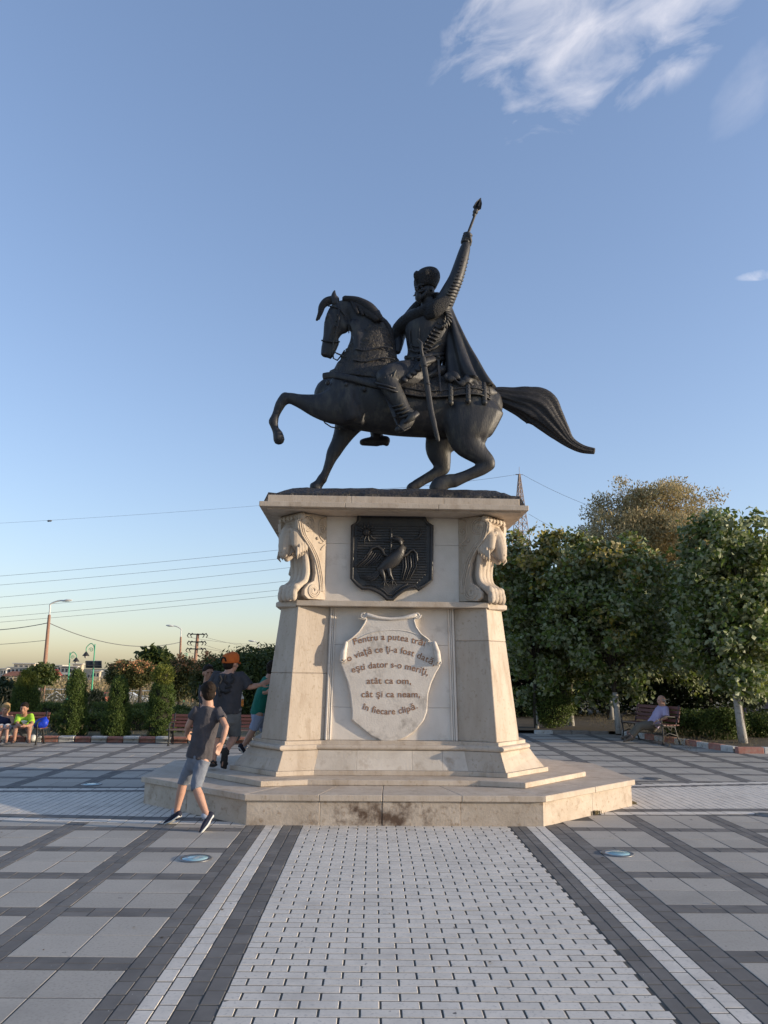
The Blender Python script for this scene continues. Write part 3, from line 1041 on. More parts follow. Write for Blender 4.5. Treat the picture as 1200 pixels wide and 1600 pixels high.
# cornice
pb(MB().box((-1.60, -1.32, 3.585), (1.60, 1.32, 3.60)), 'cornice_bed', M['stone'])
for a, b in ((-1.69, -0.62), (-0.617, 0.55), (0.553, 1.69)):
    pb(MB().box((a, -1.40, 3.60), (b, 1.40, 3.665)), 'cornice_stone', M['stone'], bevel=0.005)
for a, b in ((-1.60, -0.55), (-0.547, 0.63), (0.633, 1.60)):
    pb(MB().box((a, -1.28, 3.667), (b, 1.28, 3.775)), 'blocking_stone', M['stone'], bevel=0.005)


# corner consoles: scrolled brackets with a bear's head above a clawed paw
def console(sx, sy):
    def T(r, t, z):
        return Vector((sx * (0.86 + 0.77 * r + 0.64 * t), sy * -1 * (-(0.905 + 0.64 * r - 0.77 * t)), z)) if sy > 0 else \
            Vector((sx * (0.86 + 0.77 * r + 0.64 * t), -(0.905 + 0.64 * r - 0.77 * t), z))
    S = [(0, 2.49), (.27, 2.485), (.33, 2.53), (.33, 2.60), (.27, 2.67), (.185, 2.72), (.165, 2.82), (.19, 2.98), (.26, 3.12), (.37, 3.25), (.46, 3.37), (.47, 3.47), (.41, 3.55), (.30, 3.58), (0, 3.58)]
    mb = MB()
    for t0, t1, sh in ((0, .07, 0), (.38, .45, 0), (.07, .38, .05)):
        rr = []
        for t in (t0, t1):
            rr.append([T(max(r - sh, -0.1), t, z) for r, z in S])
        mb.loft(rr)
    # buried root behind the scroll face
    mb.loft([[T(r, t, z) for r, z in ((-.35, 2.5), (0.02, 2.5), (0.02, 3.57), (-.35, 3.57))] for t in (0.08, 0.45)])
    c = pb(mb, 'console', M['stone'], bevel=0.004)
    # scroll mouldings on both cheeks
    def spiral(cx, cz, r0, r1, a0, turns, n=40):
        return [(cx + (r0 + (r1 - r0) * k / n) * math.cos(a0 + turns * 2 * PI * k / n), cz + (r0 + (r1 - r0) * k / n) * math.sin(a0 + turns * 2 * PI * k / n)) for k in range(n + 1)]
    vol = MB()
    for t, sg in ((-0.002, -1), (0.452, 1)):
        for off in (0.0, 0.035, 0.07):
            up = spiral(.31, 3.435, 0.02, 0.135 - off, 0.6, -2.35 if off == 0 else -1.9)
            edge = spline([(.44 - off * .9, 3.36), (.33 - off, 3.20), (.235 - off, 3.08), (.165 - off, 2.92), (.14 - off, 2.80), (.10 - off * .8, 2.70)], 6) if False else None
            L = []
            o2 = off
            body = spline([(.31 + .135 - o2, 3.45), (.40 - o2 * .9, 3.30), (.29 - o2 * .9, 3.17), (.19 - o2 * .9, 3.02), (.135 - o2 * .8, 2.87), (.10 - o2 * .8, 2.72), (.085 - o2 * .6, 2.60)], 7)
            low_ = spiral(.19, 2.60, 0.105 - o2 * .8, 0.015, PI, 1.6)
            top_ = spiral(.31, 3.435, 0.135 - o2, 0.02, 0.1, 1.75)
            for path in (top_, list(body), low_):
                vol.tube([T(float(a), t, float(b)) for a, b in path], 0.0125, 6)
        vol.tube([T(a, t, b) for a, b in spiral(.065, 3.40, .07, .012, -1.2, 1.7)], 0.011, 6)
        vol.tube([T(float(a), t, float(b)) for a, b in spline([(.02, 3.56), (.10, 3.53), (.13, 3.46), (.13, 3.36), (.10, 3.28), (.04, 3.24)], 6)], 0.011, 6)
        vol.tube([T(float(a), t, float(b)) for a, b in spline([(.02, 3.27), (.07, 3.22), (.12, 3.22)], 5)], 0.011, 6)
        vol.tube([T(float(a), t, float(b)) for a, b in spline([(.02, 3.20), (.06, 3.17), (.09, 3.13)], 5)], 0.011, 6)
        vol.ball(T(.155, t, 3.27), 0.022, 8, 6)
    pb(vol, 'volute', M['stone'], c, smooth=True)
    # bear's head: broad brow narrowing to a long muzzle, with cheek ruff
    hd = MB()
    tc = .225
    B = lambda r, t, z, a: hd.ball(T(r, t, z), a, 14, 9)
    rr = []
    for r, z, wv, dp in ((.33, 3.55, .14, .10), (.40, 3.52, .185, .16), (.455, 3.43, .20, .20), (.475, 3.33, .185, .22), (.46, 3.24, .15, .22), (.43, 3.14, .12, .20), (.40, 3.06, .09, .16)):
        rr.append([T(r - dp * .5 + dp * .5 * math.cos(a), tc + wv * math.sin(a), z) for a in [2 * PI * k / 16 for k in range(16)]])
    hd.loft(rr)
    hd.tube([T(.42, tc, 3.34), T(.465, tc, 3.25), T(.495, tc, 3.15), T(.505, tc, 3.06)], [.115, .105, .088, .07], 14)
    hd.ball(T(.525, tc, 3.075), .048, 12, 8)
    hd.tube([T(.38, tc, 3.12), T(.43, tc, 3.03), T(.455, tc, 3.0)], [.09, .06, .045], 12)
    for s in (-1, 1):
        hd.tube([T(.33, tc + s * .125, 3.42), T(.37, tc + s * .14, 3.30), T(.37, tc + s * .14, 3.18), T(.31, tc + s * .12, 3.07)], [(.11, .06), (.135, .075), (.12, .07), (.06, .04)], 14, side=T(1, 0, 0) - T(0, 0, 0))
        hd.tube([T(.47, tc + s * .045, 3.365), T(.485, tc + s * .10, 3.36), T(.45, tc + s * .15, 3.33)], [.02, .03, .02], 8)
        B(.36, tc + s * .20, 3.48, .06)
        for k in range(6):
            hd.tube([T(.27 + .035 * k, tc + s * .205, 3.30 - .035 * k), T(.25 + .04 * k, tc + s * .215, 3.20 - .035 * k), T(.25 + .035 * k, tc + s * .185, 3.10 - .025 * k)], [.012, .020, .008], 6)
    head = pb(hd, 'bear_head', M['stone'], c, vox=0.0095, it=1)
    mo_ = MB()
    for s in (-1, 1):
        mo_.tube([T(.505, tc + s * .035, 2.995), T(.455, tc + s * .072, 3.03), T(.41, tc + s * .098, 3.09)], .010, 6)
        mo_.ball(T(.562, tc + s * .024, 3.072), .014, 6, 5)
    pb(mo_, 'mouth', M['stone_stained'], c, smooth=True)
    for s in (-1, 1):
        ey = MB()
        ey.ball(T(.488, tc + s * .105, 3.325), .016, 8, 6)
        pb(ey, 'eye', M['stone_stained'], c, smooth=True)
    # foreleg in four ribs ending in claws
    lg = MB()
    lg.tube([T(.15, tc, 3.05), T(.13, tc, 2.85), T(.16, tc, 2.65), T(.22, tc, 2.58)], [.15, .12, .13, .13], 12)
    for k in range(4):
        t = tc - .135 + .09 * k
        path = spline([(.27, 3.08), (.255, 2.95), (.245, 2.82), (.28, 2.71), (.37, 2.64), (.425, 2.58), (.43, 2.50)], 4)
        lg.tube([T(float(a), t, float(b)) for a, b in path], 0.047, 8)
        lg.ball(T(.405, t, 2.62), .058, 10, 7)
        lg.ball(T(.43, t, 2.53), .05, 10, 7)
    pb(lg, 'paw', M['stone'], c, vox=0.009, it=1)
    rl = MB()
    rl.tube([T(.40, .0, 3.53), T(.40, .45, 3.53)], .05, 12)
    for k in range(5):
        rl.tube([T(.447, .06 + .085 * k, 3.55), T(.455, .05 + .085 * k, 3.50)], .012, 6)
    pb(rl, 'roll', M['stone'], c, smooth=True)


for sx in (-1, 1):
    for sy in (-1, 1):
        console(sx, sy)


# bronze coat of arms
def build_arms():
    yl = -0.905
    K = lambda x, y, d=0.0: ML(530 + x / 7.0588, 790 + y / 7.0588, yl - d)
    out = [(220, 105), (940, 120), (950, 165), (975, 200), (1022, 218), (1017, 820), (945, 875), (870, 925), (835, 890), (770, 900), (690, 945), (630, 990), (590, 1032), (530, 1032), (490, 990), (440, 955), (380, 925), (320, 908), (255, 912), (195, 865), (140, 805), (150, 218), (195, 198), (215, 165)]
    arms = pb(MB().plate([K(x, y, 0.05) for x, y in out], 0.052), 'coat_of_arms', M['bronze_relief'], bevel=0.004)
    inn = lambda x, y, d: K(x, y, d)
    bd = MB()
    bd.tube([K(x, y, 0.055) for x, y in out + out[:1]], 0.024, 8)
    ins = [(cx_ + (x - cx_) * 0.88, cy_ + (y - cy_) * 0.9) for (x, y) in out for cx_, cy_ in ((580, 560),)]
    bd.tube([K(x, y, 0.052) for x, y in ins[9:19]], 0.013, 6)
    pb(bd, 'border', M['bronze_relief'], arms, smooth=True)
    rg = MB()
    y = 215
    while y < 860:
        xl, xr = 200, 965
        if y > 740:
            xl = 200 + (y - 740) * 1.0; xr = 965 - (y - 740) * 1.0
        rg.bar(K(xl, y, 0.058), K(xr, y + 8, 0.058), 0.016, 0.02, up=(0, 0, 1))
        y += 28.5
    pb(rg, 'ridge_field', M['bronze_relief'], arms, bevel=0.003).__setitem__('kind', 'stuff')
    pb(MB().plate([K(225, 130, 0.062), K(935, 140, 0.062), K(960, 215, 0.062), K(200, 205, 0.062)], 0.012), 'chief', M['bronze_relief'], arms, bevel=0.003)
    mpx = 0.00117

    def rel(mb, pts, rad, d=0.07, flat=0.7, seg=8):
        mb.tube([K(x, y, d) for x, y in pts], [(r * mpx, r * mpx * flat) for r in rad], seg, side=None)
    eg = MB()
    # body, neck and head
    eg.tube([K(x, y, d) for x, y, d in ((440, 710, .07), (520, 655, .085), (600, 590, .09), (670, 520, .088), (705, 455, .085), (695, 405, .085), (660, 372, .088), (620, 365, .088))],
            [(38 * mpx, 30 * mpx), (72 * mpx, 50 * mpx), (82 * mpx, 55 * mpx), (62 * mpx, 48 * mpx), (38 * mpx, 34 * mpx), (32 * mpx, 30 * mpx), (32 * mpx, 30 * mpx), (26 * mpx, 26 * mpx)], 12, side=(0, 0, 1))
    rel(eg, [(610, 365), (575, 372), (540, 390)], [17, 11, 5], .09)
    # thighs, legs, claws
    for a, b, c_ in (((470, 720), (490, 780), (500, 830)), ((545, 700), (560, 770), (590, 815))):
        rel(eg, [a, b, c_], [42, 34, 16], .085)
    for fx, fy in ((500, 830), (590, 815)):
        for dx, dy in ((-50, 45), (-8, 75), (45, 60), (50, 10)):
            rel(eg, [(fx, fy), (fx + dx * .55, fy + dy * .6), (fx + dx, fy + dy)], [12, 9, 4], .085)
    eagle = pb(eg, 'eagle', M['bronze_relief'], arms, smooth=True)
    wg = MB()
    # wing arms
    rel(wg, [(560, 560), (500, 540), (465, 480), (420, 452), (360, 470), (310, 540)], [24, 24, 22, 22, 22, 18], .09)
    rel(wg, [(690, 560), (745, 540), (780, 500), (820, 492), (852, 530), (860, 610)], [24, 22, 20, 20, 20, 16], .09)
    for k in range(7):
        t = k / 6
        rel(wg, [(330 + 150 * t, 500 + 40 * t), (280 + 150 * t, 580 + 25 * t), (175 + 120 * t * 1.6, 672 - 10 * t)], [13, 17, 8], .08 + .004 * (k % 2))
    for k in range(6):
        t = k / 5
        rel(wg, [(700 + 140 * t, 580 - 40 * t), (705 + 145 * t, 680 - 10 * t), (680 + 95 * t, 820 - 10 * t)], [12, 17, 8], .08 + .004 * (k % 2))
    for k in range(6):     # tail
        t = k / 5
        rel(wg, [(430 + 20 * t, 720 + 25 * t), (340 + 60 * t, 770 + 35 * t), (225 + 110 * t, 785 + 50 * t)], [15, 16, 7], .075 + .004 * (k % 2))
    pb(wg, 'wing', M['bronze_relief'], arms, smooth=True)
    sn = MB()
    sn.ball(K(300, 292, .065), 0.056, 14, 8)
    for k in range(12):
        a = 2 * PI * k / 12 + .15
        R1 = 118 + (18 if k % 2 else 0)
        rel(sn, [(300 + 50 * math.cos(a), 292 + 50 * math.sin(a)), (300 + 85 * math.cos(a + .12), 292 + 85 * math.sin(a + .12)), (300 + R1 * math.cos(a + .02), 292 + R1 * math.sin(a + .02))], [15, 12, 3], .07)
    for s in (-1, 1):
        sn.ball(K(300 + s * 18, 280, .118), 0.009, 6, 5)
    rel(sn, [(300, 285), (300, 305)], [5, 7], .12)
    rel(sn, [(282, 318), (300, 324), (318, 318)], [3, 4, 3], .115)
    pb(sn, 'relief_sun', M['bronze_relief'], arms, smooth=True)
    mo = MB()
    rel(mo, [(895, 245), (900, 300), (880, 350), (830, 378), (780, 375)], [6, 18, 24, 16, 4], .068)
    pb(mo, 'relief_moon', M['bronze_relief'], arms, smooth=True)
    cr = MB()
    rel(cr, [(572, 260), (572, 385), (565, 530)], [13, 13, 13], .08)
    rel(cr, [(505, 395), (572, 392), (640, 392)], [11, 12, 11], .082)
    rel(cr, [(565, 530), (500, 535), (478, 500), (500, 470)], [11, 10, 9, 6], .08)
    pb(cr, 'relief_cross', M['bronze_relief'], arms, smooth=True)


build_arms()


# carved plaque with the verse
def build_plaque():
    yl = -0.93
    K = lambda x, y, d=0.0: ML(490 + x / 5, 940 + y / 5, yl - d)
    prof = [(400, 92), (500, 122), (605, 128), (700, 122), (800, 98), (785, 150), (800, 200), (840, 255), (900, 300), (960, 325), (985, 400), (990, 505), (955, 560), (920, 640), (897, 720), (888, 860), (862, 930), (800, 1005), (730, 1058), (670, 1085), (600, 1096), (530, 1088), (450, 1050), (370, 985), (296, 925), (300, 860), (284, 720), (265, 630), (235, 550), (212, 490), (222, 400), (240, 325), (300, 285), (355, 235), (395, 175), (412, 140)]
    pq = pb(MB().plate([K(x, y, 0.055) for x, y in prof], 0.09), 'plaque', M['plaque_stone'], bevel=0.014, bseg=2)
    sc = MB()
    # top roll with curled ends, side rolls
    sc.tube([K(420, 105, .062), K(510, 128, .06), K(605, 136, .06), K(700, 128, .06), K(790, 108, .062)], [.03, .022, .02, .022, .03], 10)
    for x, s in ((392, -1), (808, 1)):
        sp = [(x + s * 3 + (26 - 20 * k / 24) * math.cos(1.5 * 2 * PI * k / 24 + (0 if s < 0 else PI)) * -s, 108 + (26 - 20 * k / 24) * math.sin(1.5 * 2 * PI * k / 24)) for k in range(25)]
        sc.tube([K(a, b, .068) for a, b in sp], .011, 6)
    for x0, y0, x1, y1, s in ((252, 325, 228, 452, -1), (945, 325, 972, 470, 1)):
        sc.tube([K(x0, y0, .06), K((x0 + x1) / 2 + s * 6, (y0 + y1) / 2, .068), K(x1, y1, .068)], [.026, .04, .044], 12)
        sp = [(x1 + (24 - 18 * k / 20) * math.cos(1.3 * 2 * PI * k / 20), y1 + 4 + (20 - 16 * k / 20) * math.sin(1.3 * 2 * PI * k / 20)) for k in range(21)]
        sc.tube([K(a, b, .10) for a, b in sp], .009, 6)
    edge = prof[5:9]
    sc.tube([K(x, y, .06) for x, y in prof[4:9]], .012, 6)
    sc.tube([K(x, y, .06) for x, y in prof[31:36] + prof[:1]], .012, 6)
    sc.tube([K(float(a), float(b), .056) for a, b in spline([(330, 300), (450, 245), (605, 222), (760, 240), (880, 300), (925, 345)], 6)], .006, 6)
    pb(sc, 'scroll', M['plaque_stone'], pq, smooth=True)
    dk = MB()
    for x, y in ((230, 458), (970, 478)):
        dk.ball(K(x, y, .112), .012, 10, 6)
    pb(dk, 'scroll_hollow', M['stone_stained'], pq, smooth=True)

    def arc(x0, y0, xm, ym, x1, y1):
        # circle-like parabola through three points, as height over x
        A = np.array([[x0 * x0, x0, 1], [xm * xm, xm, 1], [x1 * x1, x1, 1]], float)
        return np.linalg.solve(A, np.array([y0, ym, y1], float))
    lines = [('Pentru a putea trăi', 318, 865, 337, 299, 350, 50), ('o viaţă ce ţi-a fost dată,', 270, 940, 470, 396, 503, 50),
             ('eşti dator s-o meriţi,', 303, 890, 557, 515, 578, 50), ('atât ca om,', 415, 762, 643, 641, 645, 50),
             ('cât şi ca neam,', 375, 832, 747, 747, 748, 50), ('în fiecare clipă.', 375, 815, 836, 882, 832, 50)]
    for txt, x0, x1, ya, ym, yb, hgt in lines:
        cu = bpy.data.curves.new('verse', 'FONT')
        cu.body = txt
        cu.size = 1.0
        cu.offset = 0.008
        cu.extrude = 0.04
        cu.space_character = 1.06
        to = bpy.data.objects.new('verse', cu)
        COL.objects.link(to)
        dg = bpy.context.evaluated_depsgraph_get()
        me = bpy.data.meshes.new_from_object(to.evaluated_get(dg))
        bpy.data.objects.remove(to)
        n = len(me.vertices)
        co = np.zeros(n * 3, np.float32)
        me.vertices.foreach_get('co', co)
        co = co.reshape(-1, 3)
        mn, mx_ = co[:, 0].min(), co[:, 0].max()
        xm = (x0 + x1) / 2
        A = arc(x0, ya, xm, ym, x1, yb)
        new = []
        for p in co:
            t = (p[0] - mn) / (mx_ - mn)
            X = x0 + t * (x1 - x0)
            Yb = A[0] * X * X + A[1] * X + A[2]
            sl = 2 * A[0] * X + A[1]
            hh = p[1] * hgt * 1.42
            nx, ny = sl / math.hypot(1, sl), -1 / math.hypot(1, sl)
            new.append(K(X + nx * hh * 0.9, Yb + ny * hh, 0.0555 + 0.0025 * (p[2] + 0.04) / 0.08))
        me.vertices.foreach_set('co', np.array([tuple(q) for q in new], np.float32).ravel())
        me.update()
        me.materials.clear(); me.materials.append(M['letter'])
        link('inscription_line', me, pq)


build_plaque()
plaza = build_plaza()

# ================================================================== BRONZE STATUE
SY = 10.6
PXM = 0.00921          # metres per photo pixel at the statue


def S(px, py, dy=0.0):
    return at(px, py, SY + dy)


st = thing('equestrian_statue', 'dark bronze horseman in a fur hat raising a mace, on a prancing horse', 'statue', (MX, SY, 3.775))


def sp_path(rows, n=5):
    """rows of (px, py, dy, depth radius m, in-plane radius px) -> smooth path and radii"""
    R = spline([np.array(r, float) for r in rows], n)
    return [S(r[0], r[1], r[2]) for r in R], [(max(r[3], .004), max(r[4] * PXM, .004)) for r in R]


def limb(mb, rows, seg=14, n=5, g=1.0):
    rows = [(a, b, c, d * g, e * g) for a, b, c, d, e in rows]
    P, R = sp_path(rows, n)
    mb.tube(P, R, seg, side=(0, 1, 0))


# ---- cast plinth with a rough top
def build_cast_base():
    nx, ny = 34, 16
    V, Fq = [], []
    def edge(u):
        return 0.035 * mnoise.noise(Vector((u * 4, 2.2, 0.3)))
    for j in range(ny + 1):
        for i in range(nx + 1):
            u, v = i / nx, j / ny
            x = -1.66 + 3.36 * u + MX + 0.02
            y = 9.98 + 1.5 * v
            m = min(u * 9, (1 - u) * 9, v * 9, (1 - v) * 9, 1)
            z = 4.01 + 0.20 * min(max(y - 10.05, 0), 0.8) - 0.10 * (1 - smooth(0, 1, m)) + 0.018 * mnoise.noise(Vector((x * 2.3, y * 2.3, 1))) + 0.014 * mnoise.noise(Vector((x * 7, y * 7, 4)))
            ed = (1 - smooth(0, .35, m))
            x += ed * edge(v * 9 + 3); y += ed * edge(u * 17)
            V.append((x, y, z))
    n = nx + 1
    for j in range(ny):
        for i in range(nx):
            Fq.append((j * n + i, j * n + i + 1, (j + 1) * n + i + 1, (j + 1) * n + i))
    mb = MB()
    rim = [i for i in range(n)] + [j * n + nx for j in range(1, ny + 1)] + [ny * n + i for i in range(nx - 1, -1, -1)] + [j * n for j in range(ny - 1, 0, -1)]
    k = len(V)
    cxm, cym = MX + 0.04, 10.77
    for r in rim:
        x, y, z = V[r]
        V.append((cxm + (x - cxm) * 1.035, cym + (y - cym) * 1.03, 3.7765))
    m = len(rim)
    for a in range(m):
        b = (a + 1) % m
        Fq.append((k + a, k + b, rim[b], rim[a]))
    Fq.append(tuple(k + a for a in range(m - 1, -1, -1)))
    mb.add(V, Fq)
    return mb.build('cast_base', M['bronze_fold'], st)


build_cast_base()


def build_horse():
    h = MB()
    torso = [(508, 612, 0, .15, 24), (522, 617, 0, .23, 38), (548, 620, 0, .29, 51), (580, 623, 0, .32, 54), (620, 632, 0, .335, 51), (660, 638, 0, .34, 47), (695, 637, 0, .33, 48),
             (722, 634, 0, .335, 50), (745, 634, 0, .31, 46), (762, 637, 0, .22, 33)]
    limb(h, torso, 36)
    limb(h, [(572, 592, 0, .25, 55), (578, 556, 0, .19, 41), (578, 526, 0, .155, 32), (570, 501, 0, .13, 27), (556, 485, 0, .11, 21), (541, 480, 0, .095, 16)], 18)
    # head
    limb(h, [(541, 479, 0, .085, 13), (532, 487, 0, .095, 19), (524, 507, 0, .085, 19), (516, 529, 0, .065, 12.5), (511, 546, 0, .056, 10), (509, 554, 0, .05, 8.5)], 14)
    h.ball(S(536, 507, 0), (.115, .085, .15), 14, 10)
    h.tube([S(525, 535, 0), S(519, 550, 0), S(516, 558, 0)], [.055, .05, .035], 10)
    for s in (-1, 1):
        h.ball(S(504, 553, s * .045), .033, 10, 7)
        h.ball(S(513, 493, s * .075), .035, 10, 7)
        h.tube([S(512, 490, s * .09), S(520, 510, s * .088), S(514, 530, s * .06)], [.018, .02, .012], 8)
    # near fore, raised
    limb(h, [(545, 625, -.17, .15, 40), (522, 634, -.20, .12, 27), (497, 634, -.22, .085, 17.5), (470, 627, -.22, .062, 10), (452, 622, -.22, .055, 7.5), (443, 625, -.22, .058, 8)], 14, g=1.2)
    limb(h, [(446, 620, -.22, .055, 7), (438, 632, -.22, .05, 6.8), (431, 648, -.22, .04, 5.2), (427, 659, -.22, .05, 6.6)], 12, g=1.22)
    limb(h, [(427, 659, -.22, .05, 6.4), (430, 670, -.22, .04, 4.8), (434, 678, -.22, .055, 6.5), (436, 687, -.22, .062, 7.5)], 12, g=1.22)
    # far fore, standing
    limb(h, [(552, 645, .16, .13, 30), (541, 670, .17, .10, 17), (531, 690, .17, .075, 11.5), (521, 708, .17, .065, 9.5), (516, 720, .17, .055, 7.2), (509, 738, .17, .045, 5.6), (503, 749, .17, .055, 7)], 14, g=1.2)
    limb(h, [(503, 749, .17, .05, 6.5), (498, 756, .17, .05, 6.5), (493, 762, .17, .065, 9)], 12, g=1.22)
    # near hind
    limb(h, [(735, 640, -.17, .17, 44), (732, 668, -.20, .15, 35), (732, 690, -.21, .115, 24), (745, 707, -.21, .085, 15.5), (760, 719, -.21, .062, 10.5), (764, 726, -.21, .058, 9)], 14, g=1.2)
    limb(h, [(765, 724, -.21, .055, 9), (752, 733, -.21, .05, 8.6), (730, 743, -.21, .045, 7.6), (708, 752, -.21, .055, 9)], 12, g=1.22)
    limb(h, [(708, 751, -.21, .052, 9.5), (697, 753, -.21, .055, 9.5), (687, 758, -.21, .062, 11), (680, 764, -.21, .065, 9)], 12, g=1.22)
    # far hind
    limb(h, [(708, 655, .17, .17, 38), (694, 682, .19, .13, 26), (686, 703, .19, .10, 18.5), (690, 722, .19, .07, 13), (693, 733, .19, .058, 10)], 14, g=1.2)
    limb(h, [(693, 731, .19, .055, 10), (680, 740, .19, .05, 8), (662, 750, .19, .045, 6.8), (651, 757, .19, .052, 7)], 12, g=1.22)
    limb(h, [(651, 757, .19, .05, 6.6), (642, 762, .19, .058, 6.2)], 12, g=1.22)
    # muscle masses and chest
    h.ball(S(535, 632, -.15), (.2, .17, .24), 28, 18)
    h.ball(S(738, 632, -.16), (.27, .19, .33), 28, 18)
    h.ball(S(738, 632, .16), (.27, .19, .33), 28, 18)
    h.ball(S(514, 640, 0), (.14, .17, .13), 12, 8)
    for s_ in (-1, 1):
        limb(h, [(548, 600, s_ * .24, .07, 13), (540, 625, s_ * .30, .07, 15), (548, 652, s_ * .27, .06, 11)], 10)
        limb(h, [(718, 655, s_ * .31, .05, 10), (712, 675, s_ * .27, .06, 13), (720, 692, s_ * .24, .05, 9)], 10)
        limb(h, [(752, 640, s_ * .28, .06, 12), (757, 665, s_ * .27, .06, 12), (750, 690, s_ * .24, .05, 9)], 10)
        limb(h, [(552, 505, s_ * .09, .05, 8), (560, 525, s_ * .12, .05, 9), (560, 560, s_ * .15, .05, 9)], 8)
    horse = h.build('horse', M['bronze'], st, vox=.0165, it=9)

    # hooves shade: none; tail
    t = MB()
    P, R = sp_path([(764, 617, 0, .07, 10), (780, 619, 0, .085, 14), (800, 624, 0, .10, 19), (822, 629, 0, .12, 26.5), (842, 637, 0, .12, 31), (858, 654, 0, .11, 24), (874, 673, 0, .085, 16.5), (889, 690, 0, .06, 9), (908, 701, 0, .045, 6.5), (929, 705, 0, .035, 4.5)], 6)
    rings = []
    n = len(P)
    seg = 96
    for i in range(n):
        a = P[max(i - 1, 0)]; b = P[min(i + 1, n - 1)]
        tt = (b - a).normalized()
        u = Vector((0, 1, 0)); w = tt.cross(u).normalized()
        rings.append([P[i] + (u * R[i][0] * math.cos(2 * PI * k / seg) + w * R[i][1] * math.sin(2 * PI * k / seg)) * (1 + .075 * math.sin(8 * 2 * PI * k / seg + i * .10) + .05 * math.sin(15 * 2 * PI * k / seg - i * .07 + 1)) for k in range(seg)])
    t.loft(rings)
    t.build('tail', M['bronze_hair'], horse, smooth=True)

    m = MB()
    limb(m, [(541, 470, 0, .12, 6), (560, 473, -.05, .12, 8), (577, 483, -.08, .12, 10), (592, 497, -.13, .07, 7)], 10)
    limb(m, [(556, 476, -.10, .05, 6), (574, 487, -.13, .05, 8), (588, 499, -.16, .04, 5)], 10)
    for k in range(6):
        x = 550 + k * 8
        limb(m, [(x, 470 + k * 3.2, -.10, .02, 3.5), (x + 5, 480 + k * 3.4, -.145, .02, 3.5), (x + 9, 489 + k * 2.6, -.155, .012, 2.5)], 8, 3)
    limb(m, [(545, 470, 0, .05, 9), (600, 505, 0, .05, 7), (612, 535, 0, .045, 5), (617, 560, 0, .04, 4)], 10)
    m.build('mane', M['bronze_hair'], horse, smooth=True)
    fl = MB()
    limb(fl, [(524, 468, 0, .06, 7), (511, 471, -.01, .06, 7), (503, 479, -.01, .05, 5.5), (500, 490, -.01, .035, 4), (495, 500, -.01, .015, 2)], 10)
    for dy in (-.03, .03):
        limb(fl, [(520, 470, dy, .02, 5), (507, 476, dy, .02, 4), (502, 488, dy, .015, 3), (498, 499, dy, .01, 1.5)], 8)
    fl.build('forelock', M['bronze_hair'], horse, smooth=True)
    for dy in (-.05, .05):
        e = MB()
        limb(e, [(524, 474, dy, .03, 6), (522, 465, dy, .03, 5.5), (522, 458, dy, .018, 3), (523, 454, dy, .006, 1)], 10)
        e.build('ear', M['bronze'], horse, smooth=True)

    # textured neck cloth with its edging band and bells
    nc = MB()
    rows = [(573, 600, 0, .30, 62), (577, 575, 0, .235, 52), (580, 552, 0, .20, 41), (583, 530, 0, .17, 32), (586, 514, 0, .15, 24)]
    P, R = sp_path(rows, 8)
    seg = 44
    rings = []
    for i in range(len(P)):
        a = P[max(i - 1, 0)]; b = P[min(i + 1, len(P) - 1)]
        tt = (b - a).normalized(); u = Vector((0, 1, 0)); w = tt.cross(u).normalized()
        rings.append([P[i] + (u * R[i][0] * math.cos(2 * PI * k / seg) + w * R[i][1] * math.sin(2 * PI * k / seg)) *
                      (1.0 + .09 * mnoise.noise(Vector((k * .10 + i * .12, i * .75, 3))) + .05 * mnoise.noise(Vector((k * .3 + i * .3, i * 1.3, 8)))) for k in range(seg)])
    nc.loft(rings)
    nc = nc.build('neck_cloth', M['bronze_fold'], horse, smooth=True)
    bnd = MB()
    for pth in ([(505, 588), (520, 586), (545, 590), (570, 597), (598, 604)],):
        path = [S(x, y, -.335 + .10 * max(0, (545 - x) / 40)) for x, y in pth]
        bnd.tube([Vector(p) for p in spline(path, 4)], [(.012, .05)] * (4 * (len(path) - 1) + 1), 8, side=(0, 1, 0))
    bnd.build('edging_band', M['bronze'], horse, smooth=True)
    for x, y, d in ((512, 598, -.25), (541, 601, -.32), (569, 608, -.345)):
        MB().ball(S(x, y, d), (.032, .03, .04), 10, 8).build('bell', M['bronze'], horse, smooth=True)
    for (y0, x0, x1) in ((545, 556, 612), (562, 552, 616)):
        q = MB()
        q.tube([S(x0 + (x1 - x0) * k / 6, y0 + 3 * math.sin(k), -.195 - .015 * math.sin(PI * k / 6) - (y0 - 545) * .002) for k in range(7)], .013, 8)
        q.build('neck_strap', M['bronze'], horse, smooth=True)

    # bridle
    br = MB()
    for dy in (-1, 1):
        d = .098 * dy
        br.tube([S(525, 470, d * .7), S(530, 485, d * 1.05), S(529, 505, d * 1.2), S(521, 535, d * .8)], .011, 6)
        br.tube([S(513, 478, d * .7), S(522, 479, d * 1.0), S(531, 483, d * 1.0)], .011, 6)
        br.tube([S(531, 483, d * 1.05), S(546, 500, d * 1.05), S(545, 520, d * .9)], .009, 6)
        br.tube([S(503, 532, d * .35), S(510, 533, d * .75), S(520, 534, d * .8), S(530, 534, d * .5)], .013, 6)
        br.tube([S(521, 535, d * .8), S(520, 548, d * .75), S(526, 552, d * .7)], .009, 6)
        for k in range(5):
            br.ball(S(527 - k * 1.2, 492 + k * 9, d * 1.15 - dy * k * .008), .012, 6, 5)
    br.tube([S(520, 549, -.07), S(521, 560, -.05), S(527, 563, -.03), S(533, 556, -.03), S(538, 548, -.06)], .012, 6)
    br.tube([S(526, 552, -.07), S(545, 560, -.14), S(575, 560, -.20), S(605, 552, -.17), S(621, 548, .0)], .012, 6)
    br.build('bridle', M['bronze'], horse, smooth=True)
    gr_ = MB()
    gr_.tube([S(502, 652, -.1), S(508, 661, -.1), S(517, 667, -.1), S(530, 670, -.12)], .010, 6)
